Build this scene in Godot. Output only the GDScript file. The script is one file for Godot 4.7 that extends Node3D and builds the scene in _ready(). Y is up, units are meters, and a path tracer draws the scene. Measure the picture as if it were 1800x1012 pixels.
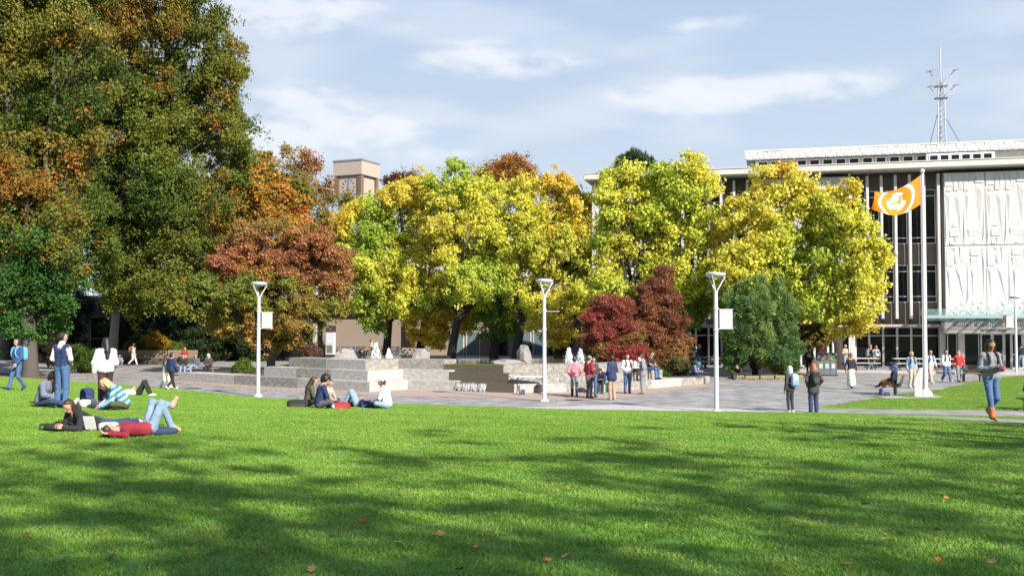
extends Node3D
# A university quad in autumn: sloping lawn, paved plaza, stepped fountain, maples, library.
# Plaza level is y = 0; the eye stands on the lawn at y = 3.05, looking along -z.
const EYE := Vector3(0, 3.05, 0)
const FOCAL := 1800.0
var TILT := atan(66.0 / 1800.0)
var rng := RandomNumberGenerator.new()
var taken := {}
var mats := {}
var noise3 := FastNoiseLite.new()
var noise_fine := FastNoiseLite.new()

# ---------------------------------------------------------------- directions and places
func ray(px: float, py: float) -> Vector3:
	var d := Vector3((px - 900.0) / FOCAL, (506.0 - py) / FOCAL, -1.0)
	return Vector3(d.x, d.y * cos(TILT) - d.z * sin(TILT), d.z * cos(TILT) + d.y * sin(TILT))
func on(px: float, py: float, y := 0.0) -> Vector3:
	var d := ray(px, py)
	return EYE + d * ((y - EYE.y) / d.y)
func deep(px: float, py: float, z: float) -> Vector3:
	var d := ray(px, py)
	return EYE + d * (z / -d.z)
var edge_pts: Array[Vector2] = []
func lawn_edge(x: float) -> float:
	var n := edge_pts.size()
	if x <= edge_pts[0].x: return edge_pts[0].y + (edge_pts[0].x - x) * 0.8
	for i in n - 1:
		if x <= edge_pts[i + 1].x:
			return lerpf(edge_pts[i].y, edge_pts[i + 1].y, (x - edge_pts[i].x) / (edge_pts[i + 1].x - edge_pts[i].x))
	return edge_pts[n - 1].y - (x - edge_pts[n - 1].x) * 0.2
func lawn_y(x: float, z: float) -> float:
	var d := lawn_edge(x) + z
	if d <= 0.0: return 0.0
	var reach := lerpf(18.5, 16.0, smoothstep(-9.0, 8.0, x))
	var t := d / reach
	var h := 1.13 * (t if t < 0.85 else 1.0 - 0.15 * exp(-(t - 0.85) / 0.15))
	return h + 0.22 * smoothstep(20.0, 0.0, -z) + 0.02 * noise3.get_noise_2d(x * 14.0, z * 14.0)
func lawn_at(px: float, py: float) -> Vector3:
	var d := ray(px, py)
	var t := 3.0
	while t < 90.0:
		var p := EYE + d * t
		if p.y <= lawn_y(p.x, p.z):
			for k in 12:
				t -= 0.02
				p = EYE + d * t
				if p.y > lawn_y(p.x, p.z): break
			p.y = lawn_y(p.x, p.z)
			return p
		t += 0.12
	return on(px, py)

# ---------------------------------------------------------------- things and parts
func numbered(called: String) -> String:
	if not taken.has(called):
		taken[called] = 0
		return called
	taken[called] += 1
	return "%s_%03d" % [called, taken[called]]
func tag(o: Node, label: String, category := "", group := "", kind := "") -> void:
	if label: o.set_meta("label", label)
	if category: o.set_meta("category", category)
	if group: o.set_meta("group", group)
	if kind: o.set_meta("kind", kind)
func thing(called: String, label: String, category: String, at := Vector3.ZERO, turn := 0.0, group := "") -> Node3D:
	var o := Node3D.new()
	o.name = numbered(called)
	add_child(o)
	o.position = at
	o.rotation.y = turn
	tag(o, label, category, group)
	return o
func part(called: String, mesh: Mesh, m: Material, parent: Node, at := Transform3D.IDENTITY) -> MeshInstance3D:
	var o := MeshInstance3D.new()
	o.name = called
	o.mesh = mesh
	o.material_override = m
	o.transform = at
	o.cast_shadow = GeometryInstance3D.SHADOW_CASTING_SETTING_ON
	parent.add_child(o, true)
	return o
func setting(called: String, mesh: Mesh, m: Material, at := Transform3D.IDENTITY) -> MeshInstance3D:
	var o := part(numbered(called), mesh, m, self, at)
	o.set_meta("kind", "structure")
	return o

# ---------------------------------------------------------------- a mesh in the making; faces are given clockwise as seen from outside
class Shape:
	var v := PackedVector3Array()
	var n := PackedVector3Array()
	var c := PackedColorArray()
	var ix := PackedInt32Array()
	var uv := PackedVector2Array()
	var tint := Color(1, 1, 1)
	var with_uv := false
	func tri(a: Vector3, b: Vector3, d: Vector3) -> void:
		var m := (d - a).cross(b - a)
		if m.length_squared() < 1e-14: return
		m = m.normalized()
		var k := v.size()
		v.append_array([a, b, d])
		n.append_array([m, m, m])
		c.append_array([tint, tint, tint])
		if with_uv: uv.append_array([Vector2.ZERO, Vector2.ZERO, Vector2.ZERO])
		ix.append_array([k, k + 1, k + 2])
	func quad(a: Vector3, b: Vector3, d: Vector3, e: Vector3) -> void:
		var m := (d - a).cross(b - a)
		if m.length_squared() < 1e-14: m = (e - a).cross(d - a)
		if m.length_squared() < 1e-14: return
		m = m.normalized()
		var k := v.size()
		v.append_array([a, b, d, e])
		n.append_array([m, m, m, m])
		c.append_array([tint, tint, tint, tint])
		if with_uv: uv.append_array([Vector2(0, 0), Vector2(1, 0), Vector2(1, 1), Vector2(0, 1)])
		ix.append_array([k, k + 1, k + 2, k, k + 2, k + 3])
	func box(at: Vector3, size: Vector3, turn := Basis.IDENTITY, bevel := 0.0) -> void:
		var h := size * 0.5
		if bevel <= 0.0:
			var p: Array[Vector3] = []
			for i in 8:
				p.append(at + turn * Vector3(h.x if i & 1 else -h.x, h.y if i & 2 else -h.y, h.z if i & 4 else -h.z))
			quad(p[4], p[6], p[7], p[5])
			quad(p[1], p[3], p[2], p[0])
			quad(p[5], p[7], p[3], p[1])
			quad(p[0], p[2], p[6], p[4])
			quad(p[6], p[2], p[3], p[7])
			quad(p[0], p[4], p[5], p[1])
			return
		var b := minf(bevel, minf(h.x, minf(h.y, h.z)) * 0.8)
		# chamfered along every edge
		var f := func(sx, sy, sz, ax) -> Vector3:
			var q := Vector3(sx * (h.x - (0.0 if ax == 0 else b)), sy * (h.y - (0.0 if ax == 1 else b)), sz * (h.z - (0.0 if ax == 2 else b)))
			return at + turn * q
		for s in [1.0, -1.0]:
			var x := [f.call(s, -1, -1, 0), f.call(s, 1, -1, 0), f.call(s, 1, 1, 0), f.call(s, -1, 1, 0)]
			var y := [f.call(-1, s, -1, 1), f.call(-1, s, 1, 1), f.call(1, s, 1, 1), f.call(1, s, -1, 1)]
			var z := [f.call(-1, -1, s, 2), f.call(1, -1, s, 2), f.call(1, 1, s, 2), f.call(-1, 1, s, 2)]
			for q in [x, y, z]:
				face_out(q, at)
			for t in [1.0, -1.0]:
				face_out([f.call(s, t, -1, 0), f.call(s, t, 1, 0), f.call(s, t, 1, 1), f.call(s, t, -1, 1)], at)
				face_out([f.call(s, -1, t, 0), f.call(s, 1, t, 0), f.call(s, 1, t, 2), f.call(s, -1, t, 2)], at)
				face_out([f.call(-1, s, t, 1), f.call(1, s, t, 1), f.call(1, s, t, 2), f.call(-1, s, t, 2)], at)
				for w in [1.0, -1.0]:
					face_out([f.call(s, t, w, 0), f.call(s, t, w, 1), f.call(s, t, w, 2)], at)
	func face_out(q: Array, from: Vector3) -> void:
		var m: Vector3 = (q[2] - q[0]).cross(q[1] - q[0])
		var mid: Vector3 = (q[0] + q[1] + q[2]) / 3.0
		if m.dot(mid - from) < 0.0: q.reverse()
		if q.size() == 3: tri(q[0], q[1], q[2])
		else: quad(q[0], q[1], q[2], q[3])
	func tube(pts: Array, radii: Array, sides := 8, caps := true) -> void:
		var base := v.size()
		var rows := pts.size()
		var last := Vector3.ZERO
		for i in rows:
			var d: Vector3 = (pts[mini(i + 1, rows - 1)] - pts[maxi(i - 1, 0)]).normalized()
			var s := last - d * last.dot(d)
			if s.length() < 0.01:
				s = d.cross(Vector3.RIGHT if absf(d.x) < 0.8 else Vector3.UP)
			s = s.normalized()
			last = s
			var t := d.cross(s)
			for k in sides:
				var a := TAU * k / sides
				var o := s * cos(a) + t * sin(a)
				v.append(pts[i] + o * radii[i])
				n.append(o)
				c.append(tint)
				if with_uv: uv.append(Vector2(float(k) / sides, float(i) / (rows - 1)))
		for i in rows - 1:
			for k in sides:
				var a := base + i * sides + k
				var b := base + i * sides + (k + 1) % sides
				ix.append_array([a, b + sides, b, a, a + sides, b + sides])
		if caps:
			for e in [0, rows - 1]:
				var k0 := v.size()
				var d: Vector3 = (pts[0] - pts[1]).normalized() if e == 0 else (pts[rows - 1] - pts[rows - 2]).normalized()
				for k in sides:
					v.append(v[base + e * sides + k])
					n.append(d)
					c.append(tint)
					if with_uv: uv.append(Vector2.ZERO)
				for k in range(1, sides - 1):
					if e == 0: ix.append_array([k0, k0 + k, k0 + k + 1])
					else: ix.append_array([k0, k0 + k + 1, k0 + k])
	func lathe(at: Vector3, profile: Array, sides := 20) -> void:
		# profile: Vector2(radius, height) from the bottom up
		var base := v.size()
		var rows := profile.size()
		for i in rows:
			var e: Vector2 = profile[mini(i + 1, rows - 1)] - profile[maxi(i - 1, 0)]
			for k in sides:
				var a := TAU * k / sides
				var o := Vector3(cos(a), 0, sin(a))
				v.append(at + o * profile[i].x + Vector3.UP * profile[i].y)
				n.append((o * e.y - Vector3.UP * e.x).normalized())
				c.append(tint)
				if with_uv: uv.append(Vector2(float(k) / sides, float(i) / (rows - 1)))
		for i in rows - 1:
			for k in sides:
				var a := base + i * sides + k
				var b := base + i * sides + (k + 1) % sides
				ix.append_array([a, b + sides, a + sides, a, b, b + sides])
	func prism(poly: PackedVector2Array, y0: float, y1: float) -> void:
		# poly in x and z, any winding
		var t := Geometry2D.triangulate_polygon(poly)
		for i in range(0, t.size(), 3):
			var q := [Vector3(poly[t[i]].x, y1, poly[t[i]].y), Vector3(poly[t[i + 1]].x, y1, poly[t[i + 1]].y), Vector3(poly[t[i + 2]].x, y1, poly[t[i + 2]].y)]
			if ((q[2] - q[0]).cross(q[1] - q[0])).y < 0: q.reverse()
			tri(q[0], q[1], q[2])
			var dn := Vector3(0, y0 - y1, 0)
			tri(q[2] + dn, q[1] + dn, q[0] + dn)
		var ccw := not Geometry2D.is_polygon_clockwise(poly)
		for i in poly.size():
			var a := poly[i]
			var b := poly[(i + 1) % poly.size()]
			if ccw:
				var w := a
				a = b
				b = w
			quad(Vector3(a.x, y0, a.y), Vector3(a.x, y1, a.y), Vector3(b.x, y1, b.y), Vector3(b.x, y0, b.y))
	func sheet(poly: PackedVector2Array, y: float) -> void:
		var t := Geometry2D.triangulate_polygon(poly)
		for i in range(0, t.size(), 3):
			var q := [Vector3(poly[t[i]].x, y, poly[t[i]].y), Vector3(poly[t[i + 1]].x, y, poly[t[i + 1]].y), Vector3(poly[t[i + 2]].x, y, poly[t[i + 2]].y)]
			if ((q[2] - q[0]).cross(q[1] - q[0])).y < 0: q.reverse()
			tri(q[0], q[1], q[2])
	func pillow(at: Vector3, half: Vector3, e := 0.5, turn := Basis.IDENTITY, rough := 0.0, noise: FastNoiseLite = null, rings := 10, sides := 16) -> void:
		# a rounded box: e = 1 is an ellipsoid, smaller is boxier
		var base := v.size()
		var p := func(a: float) -> float: return signf(a) * pow(absf(a), e)
		for i in rings + 1:
			var la := lerpf(-PI / 2, PI / 2, float(i) / rings)
			for k in sides + 1:
				var lo := TAU * k / sides
				var q := Vector3(p.call(cos(la)) * p.call(cos(lo)), p.call(sin(la)), p.call(cos(la)) * p.call(sin(lo)))
				var m := Vector3(signf(q.x) * pow(absf(q.x), 2.0 / e - 1.0) / half.x, signf(q.y) * pow(absf(q.y), 2.0 / e - 1.0) / half.y, signf(q.z) * pow(absf(q.z), 2.0 / e - 1.0) / half.z)
				if m.length() < 1e-6: m = q
				var s := 1.0
				if noise: s += rough * noise.get_noise_3dv(Vector3(cos(la) * cos(lo), sin(la), cos(la) * sin(lo)) * 60.0 + at * 31.0)
				v.append(at + turn * (q * half * s))
				n.append((turn * m.normalized()).normalized())
				c.append(tint)
				if with_uv: uv.append(Vector2(float(k) / sides, float(i) / rings))
		for i in rings:
			for k in sides:
				var a := base + i * (sides + 1) + k
				ix.append_array([a, a + sides + 2, a + sides + 1, a, a + 1, a + sides + 2])
	func flat() -> void:
		# one normal to each face (stone)
		var v2 := PackedVector3Array()
		var n2 := PackedVector3Array()
		var c2 := PackedColorArray()
		var i2 := PackedInt32Array()
		for i in range(0, ix.size(), 3):
			var a := v[ix[i]]
			var b := v[ix[i + 1]]
			var d := v[ix[i + 2]]
			var m := (d - a).cross(b - a)
			if m.length_squared() < 1e-14: continue
			m = m.normalized()
			i2.append_array([v2.size(), v2.size() + 1, v2.size() + 2])
			v2.append_array([a, b, d])
			n2.append_array([m, m, m])
			c2.append_array([c[ix[i]], c[ix[i + 1]], c[ix[i + 2]]])
		v = v2
		n = n2
		c = c2
		ix = i2
	func mesh() -> ArrayMesh:
		var a := []
		a.resize(Mesh.ARRAY_MAX)
		a[Mesh.ARRAY_VERTEX] = v
		a[Mesh.ARRAY_NORMAL] = n
		a[Mesh.ARRAY_COLOR] = c
		if with_uv: a[Mesh.ARRAY_TEX_UV] = uv
		a[Mesh.ARRAY_INDEX] = ix
		var m := ArrayMesh.new()
		m.add_surface_from_arrays(Mesh.PRIMITIVE_TRIANGLES, a)
		return m

func box_mesh(size: Vector3, at := Vector3.ZERO, bevel := 0.0) -> ArrayMesh:
	var s := Shape.new()
	s.box(at, size, Basis.IDENTITY, bevel)
	return s.mesh()
func bar(a: Vector3, b: Vector3, r: float, sides := 6) -> ArrayMesh:
	var s := Shape.new()
	s.tube([a, b], [r, r], sides)
	return s.mesh()

# ---------------------------------------------------------------- materials; base colours are linear values
func lin(r: float, g: float, b: float) -> Color:
	return Color(r, g, b).linear_to_srgb()
func grain(frequency: float, low: float, seed_: int, octaves := 5, kind := FastNoiseLite.TYPE_SIMPLEX_SMOOTH) -> NoiseTexture2D:
	var key := "grain%s/%s/%s/%s/%s" % [frequency, low, seed_, octaves, kind]
	if mats.has(key): return mats[key]
	var f := FastNoiseLite.new()
	f.noise_type = kind
	f.frequency = frequency
	f.fractal_octaves = octaves
	f.seed = seed_
	var t := NoiseTexture2D.new()
	t.width = 512
	t.height = 512
	t.seamless = true
	t.noise = f
	var g := Gradient.new()
	g.set_color(0, Color(low, low, low))
	g.set_color(1, Color(1, 1, 1))
	t.color_ramp = g
	mats[key] = t
	return t
func mat(key: String, r: float, g: float, b: float, rough := 0.8, metal := 0.0, tex: Texture2D = null, scale := 1.0, bump := 0.0) -> StandardMaterial3D:
	if mats.has(key): return mats[key]
	var m := StandardMaterial3D.new()
	m.albedo_color = lin(r, g, b)
	m.roughness = rough
	m.metallic = metal
	if tex:
		m.albedo_texture = tex
		m.uv1_triplanar = true
		m.uv1_world_triplanar = true
		m.uv1_scale = Vector3.ONE * scale
	if bump > 0.0:
		m.heightmap_enabled = true
		m.heightmap_texture = tex
		m.heightmap_scale = bump
	mats[key] = m
	return m
func coloured(key: String, rough := 0.9, backlight := 0.0) -> StandardMaterial3D:
	if mats.has(key): return mats[key]
	var m := StandardMaterial3D.new()
	m.vertex_color_use_as_albedo = true
	m.roughness = rough
	if backlight > 0.0:
		m.backlight_enabled = true
		m.backlight = Color(backlight, backlight, backlight)
	mats[key] = m
	return m

# ---------------------------------------------------------------- camera, sky and sun
func build_light() -> void:
	var cam := Camera3D.new()
	cam.name = "camera"
	cam.position = EYE
	cam.rotation.x = TILT
	cam.fov = rad_to_deg(2.0 * atan(506.0 / 1800.0))
	cam.near = 0.1
	cam.far = 2000.0
	add_child(cam)
	cam.current = true
	var env := Environment.new()
	env.tonemap_mode = Environment.TONE_MAPPER_LINEAR
	env.tonemap_exposure = EXPOSURE
	env.background_mode = Environment.BG_SKY
	var sky := Sky.new()
	var pm := PanoramaSkyMaterial.new()
	pm.panorama = ImageTexture.create_from_image(sky_image())
	pm.filter = true
	sky.sky_material = pm
	env.sky = sky
	env.background_energy_multiplier = SKY_ENERGY
	env.sdfgi_enabled = true
	env.ssao_enabled = true
	env.ssil_enabled = true
	var we := WorldEnvironment.new()
	we.name = "world_environment"
	we.environment = env
	add_child(we)
	var sun := DirectionalLight3D.new()
	sun.name = "sun"
	sun.light_energy = SUN_ENERGY
	sun.light_color = Color(1.0, 0.965, 0.915)
	sun.light_angular_distance = 0.5
	sun.shadow_enabled = true
	add_child(sun)
	sun.look_at_from_position(SUN_FROM * 100.0, Vector3.ZERO)
const EXPOSURE := 1.95
const SKY_ENERGY := 0.66
const SUN_ENERGY := 1.5
const SUN_FROM := Vector3(0.52, 0.54, 0.66)
func sky_image() -> Image:
	var w := 2048
	var h := 1024
	var im := Image.create(w, h, false, Image.FORMAT_RGBF)
	var wisp := FastNoiseLite.new()
	wisp.seed = 11
	wisp.frequency = 1.0
	wisp.fractal_octaves = 5
	var veil := FastNoiseLite.new()
	veil.seed = 4
	veil.frequency = 1.0
	veil.fractal_octaves = 4
	# clouds: azimuth and height in degrees from the view's axis, half sizes, strength
	var clouds := []
	for q in [[880, 112, 130, 32, 0.8], [1000, 190, 130, 22, 0.35], [1290, 165, 200, 36, 0.9], [1440, 150, 110, 30, 0.7], [470, 30, 110, 40, 0.95], [600, 12, 90, 18, 0.7], [540, 190, 100, 60, 0.75],
			[620, 232, 110, 50, 0.8], [480, 250, 90, 70, 0.85], [740, 215, 60, 25, 0.4], [1250, 45, 90, 20, 0.5], [830, 75, 90, 12, 0.5], [1740, 65, 90, 20, 0.35], [700, 50, 50, 10, 0.4], [1080, 95, 100, 14, 0.25], [1240, 215, 120, 16, 0.35], [700, 270, 150, 40, 0.5]]:
		var d := ray(q[0], q[1])
		clouds.append([rad_to_deg(atan2(d.x, -d.z)), rad_to_deg(asin(d.normalized().y)), q[2] / 1800.0 * 48.0, q[3] / 1800.0 * 34.0, q[4] * 0.9])
	var r := RandomNumberGenerator.new()
	r.seed = 5
	for k in 70:
		var az := r.randf_range(30, 330)
		var el := r.randf_range(2, 45)
		if az > 180: az -= 360
		clouds.append([az, el, r.randf_range(2, 7), r.randf_range(0.6, 2.0), r.randf_range(0.3, 0.9)])
	var cells := []
	cells.resize(72)
	for k in 72: cells[k] = []
	for q in clouds:
		for k in 72:
			var da: float = absf(wrapf(q[0] - (k * 5.0 + 2.5 - 180.0), -180.0, 180.0))
			if da < q[2] * 2.2 + 4.0: cells[k].append(q)
	for y in h:
		var el := 90.0 - (y + 0.5) / h * 180.0
		if el < -1.0:
			for x in w: im.set_pixel(x, y, Color(0.16, 0.17, 0.15))
			continue
		var up := clampf(sin(deg_to_rad(maxf(el, 0.0))), 0.0, 1.0)
		var base := Color(0.61, 0.68, 0.74).lerp(Color(0.37, 0.48, 0.65), clampf(pow(up / 0.33, 0.85), 0.0, 1.0))
		if up > 0.33: base = base.lerp(Color(0.17, 0.30, 0.58), clampf((up - 0.33) / 0.67, 0.0, 1.0))
		for x in w:
			# the seam of the panorama lies towards -z
			var az := wrapf((x + 0.5) / w * 360.0, -180.0, 180.0)
			var a := deg_to_rad(az)
			var e := deg_to_rad(el)
			var d := Vector3(sin(a) * cos(e), sin(e), -cos(a) * cos(e))
			var v := 0.0
			for q in cells[clampi(int((az + 180.0) / 5.0), 0, 71)]:
				var dx: float = wrapf(az - q[0], -180.0, 180.0) / q[2]
				var dy: float = (el - q[1]) / q[3]
				var m := dx * dx + dy * dy
				if m < 4.0: v = maxf(v, q[4] * (1.0 - m * 0.25) * (1.0 if dy > 0.0 else 0.9))
			var f := 0.0
			if v > 0.0:
				f = 0.5 + 0.75 * wisp.get_noise_3d(d.x * 11.0, d.y * 46.0, d.z * 11.0) + 0.4 * wisp.get_noise_3d(d.x * 34.0 + 7.0, d.y * 130.0, d.z * 34.0)
				v = smoothstep(0.2, 0.72, v * (0.42 + 1.15 * f))
			var thin := clampf(veil.get_noise_3d(d.x * 3.0, d.y * 12.0, d.z * 3.0) * 0.9 + 0.08, 0.0, 0.35) * smoothstep(60.0, 5.0, el)
			var col := base.lerp(Color(0.72, 0.75, 0.79), thin)
			col = col.lerp(Color(0.78, 0.79, 0.82), v * 0.66)
			im.set_pixel(x, y, col)
	return im

# ---------------------------------------------------------------- ground, lawn and paving
func pts2(list: Array, y := 0.0) -> PackedVector2Array:
	var out := PackedVector2Array()
	for q in list:
		var p := on(q[0], q[1], y)
		out.append(Vector2(p.x, p.z))
	return out
var lawn2: PackedVector2Array
var lawn3: PackedVector2Array
var path_poly: PackedVector2Array
func build_ground() -> void:
	for q in [[0, 662], [150, 672], [280, 682], [453, 699], [600, 706], [700, 711], [1020, 721], [1300, 725], [1440, 727], [1800, 733]]:
		var p := on(q[0], q[1])
		edge_pts.append(Vector2(p.x, -p.z))
	var s := Shape.new()
	s.quad(Vector3(-600, 0, 200), Vector3(-600, 0, -900), Vector3(600, 0, -900), Vector3(600, 0, 200))
	setting("ground", s.mesh(), mat("asphalt", 0.37, 0.355, 0.345, 0.92, 0, grain(0.012, 0.66, 3, 8), 0.12))
	# the sloping lawn: columns along x, rows from behind the eye to the plaza's edge
	var m := Shape.new()
	var rows := 110
	var xs := []
	var x := -75.0
	while x <= 45.0:
		xs.append(x)
		x += 0.8
	for i in xs.size():
		var far := lawn_edge(xs[i])
		for k in rows + 1:
			var z := lerpf(14.0, -far, float(k) / rows)
			var y := lawn_y(xs[i], z) - (0.014 if k < rows else 0.02)
			m.v.append(Vector3(xs[i], y, z))
			var nx := lawn_y(xs[i] - 0.3, z) - lawn_y(xs[i] + 0.3, z)
			var nz := lawn_y(xs[i], z - 0.3) - lawn_y(xs[i], minf(z + 0.3, 14.0))
			m.n.append(Vector3(nx / 0.6, 1, nz / 0.6).normalized() if k < rows else Vector3.UP)
			var g := noise3.get_noise_2d(xs[i] * 9.0, z * 22.0)
			m.c.append(Color(0.095 + 0.025 * g, 0.215 + 0.04 * g, 0.02))
	for i in xs.size() - 1:
		for k in rows:
			var a := i * (rows + 1) + k
			var b := a + rows + 1
			m.ix.append_array([a, a + 1, b + 1, a, b + 1, b])
	setting("lawn", m.mesh(), coloured("lawn_soil", 1.0))
	lawn2 = pts2([[1445, 718], [1545, 701], [1635, 687.5], [1660, 686.8], [1800, 693], [2100, 706], [2100, 727], [1800, 721.5]])
	lawn3 = pts2([[1658, 685], [1730, 669], [1800, 660], [1950, 652], [2100, 690], [1800, 691]])
	var sm := mat("turf", 0.12, 0.22, 0.022, 1.0)
	for q in [lawn2, lawn3]:
		var t := Shape.new()
		t.prism(q, 0.0, 0.03)
		setting("lawn", t.mesh(), sm)
	# warm brick band round the fountain, pale strips, pads, planting beds
	var brick := mat("brick_band", 0.44, 0.33, 0.27, 0.9, 0, grain(0.05, 0.8, 8, 6), 0.4)
	var pale := mat("pale_paving", 0.50, 0.48, 0.46, 0.88, 0, grain(0.03, 0.82, 5, 6), 0.3)
	var band := Shape.new()
	band.sheet(pts2([[300, 668], [312, 668], [456, 680], [649, 688], [717, 683], [800, 686], [904, 690], [1087, 687.5], [1247, 673], [1290, 671], [1275, 676], [1200, 684], [1100, 699], [980, 704], [820, 698], [640, 694], [460, 685], [300, 672]]), 0.004)
	setting("pavement", band.mesh(), brick)
	var st := Shape.new()
	st.sheet(pts2([[900, 716.5], [1075, 711.5], [1130, 713], [1255, 717.5], [1440, 722], [1440, 726], [1255, 724.4], [1100, 722], [950, 719.5]]), 0.004)
	setting("pavement", st.mesh(), pale)
	var strip := Shape.new()
	strip.sheet(pts2([[1655, 686.4], [1658, 685.2], [1800, 691.2], [2100, 703], [2100, 705.6], [1800, 692.8], [1660, 686.6]]), 0.006)
	setting("path", strip.mesh(), pale)
	var pad := Shape.new()
	pad.prism(pts2([[1545, 698.5], [1560, 696.4], [1640, 695.2], [1660, 698], [1652, 700.6], [1560, 701.5]]), 0.0, 0.05)
	setting("pavement", pad.mesh(), pale)
	# the paved walk that crosses the slope
	var pathm := Shape.new()
	path_poly = PackedVector2Array()
	var top := []
	var low := []
	for q in [[1560, 731.2, 732.6], [1620, 732.6, 735.5], [1690, 734.8, 739.5], [1740, 736.8, 742.5], [1800, 739.6, 746.5], [1880, 744, 752], [1990, 750, 760]]:
		top.append(lawn_at(q[0], q[1]))
		low.append(lawn_at(q[0], q[2]))
	for i in top.size() - 1:
		var cuts := 6
		for k in cuts:
			var a: Vector3 = (top[i] as Vector3).lerp(top[i + 1], float(k) / cuts)
			var b: Vector3 = (top[i] as Vector3).lerp(top[i + 1], float(k + 1) / cuts)
			var c: Vector3 = (low[i] as Vector3).lerp(low[i + 1], float(k + 1) / cuts)
			var d: Vector3 = (low[i] as Vector3).lerp(low[i + 1], float(k) / cuts)
			var rowp := []
			for e in 7:
				var l := a.lerp(d, e / 6.0)
				var r := b.lerp(c, e / 6.0)
				l.y = lawn_y(l.x, l.z) + 0.03
				r.y = lawn_y(r.x, r.z) + 0.03
				rowp.append([l, r])
			for e in 6:
				pathm.quad(rowp[e + 1][0], rowp[e][0], rowp[e][1], rowp[e + 1][1])
	for p in top: path_poly.append(Vector2(p.x, p.z))
	low.reverse()
	for p in low: path_poly.append(Vector2(p.x, p.z))
	setting("path", pathm.mesh(), mat("walk_paving", 0.34, 0.33, 0.33, 0.9, 0, grain(0.035, 0.75, 3, 6), 0.25))
	# beds of bark and litter under the trees
	var bark := mat("bark_mulch", 0.13, 0.075, 0.045, 1.0, 0, grain(0.09, 0.35, 21, 6), 0.5)
	var beds := [
		PackedVector2Array([Vector2(-18.2, -57.3), Vector2(-12.6, -53.0), Vector2(-10.6, -53.6), Vector2(-9, -60), Vector2(-10, -74), Vector2(-15, -74), Vector2(-16, -66), Vector2(-17, -60.5)]),
		PackedVector2Array([Vector2(6.0, -52.5), Vector2(7.9, -52.6), Vector2(10.0, -54.4), Vector2(10.6, -58), Vector2(9.6, -66), Vector2(3, -66), Vector2(4.2, -55)]),
	]
	for i in 2:
		var t := Shape.new()
		t.prism(beds[i], 0.0, 0.38)
		setting("terrain", t.mesh(), bark)
	var litter := Shape.new()
	litter.sheet(pts2([[-60, 668], [20, 663], [60, 667.5], [95, 664.5], [70, 657], [0, 655], [-60, 655]]), 0.005)
	litter.sheet(pts2([[1290, 664], [1330, 667.5], [1420, 664], [1440, 661], [1400, 657], [1300, 657]]), 0.005)
	setting("terrain", litter.mesh(), mat("leaf_litter", 0.26, 0.14, 0.07, 1.0, 0, grain(0.12, 0.4, 9, 6), 0.4))
	# raised walk with a kerb before the library
	var lib := library_frame()
	var walk := Shape.new()
	var wp := PackedVector2Array()
	for q in [Vector3(-3, 0, 4.2), Vector3(23.4, 0, 4.2), Vector3(24.4, 0, 5.0), Vector3(48, 0, 5.0), Vector3(48, 0, -3), Vector3(-3, 0, -3)]:
		var p: Vector3 = lib * q
		wp.append(Vector2(p.x, p.z))
	walk.prism(wp, 0.0, 0.14)
	setting("pavement", walk.mesh(), pale)

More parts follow.
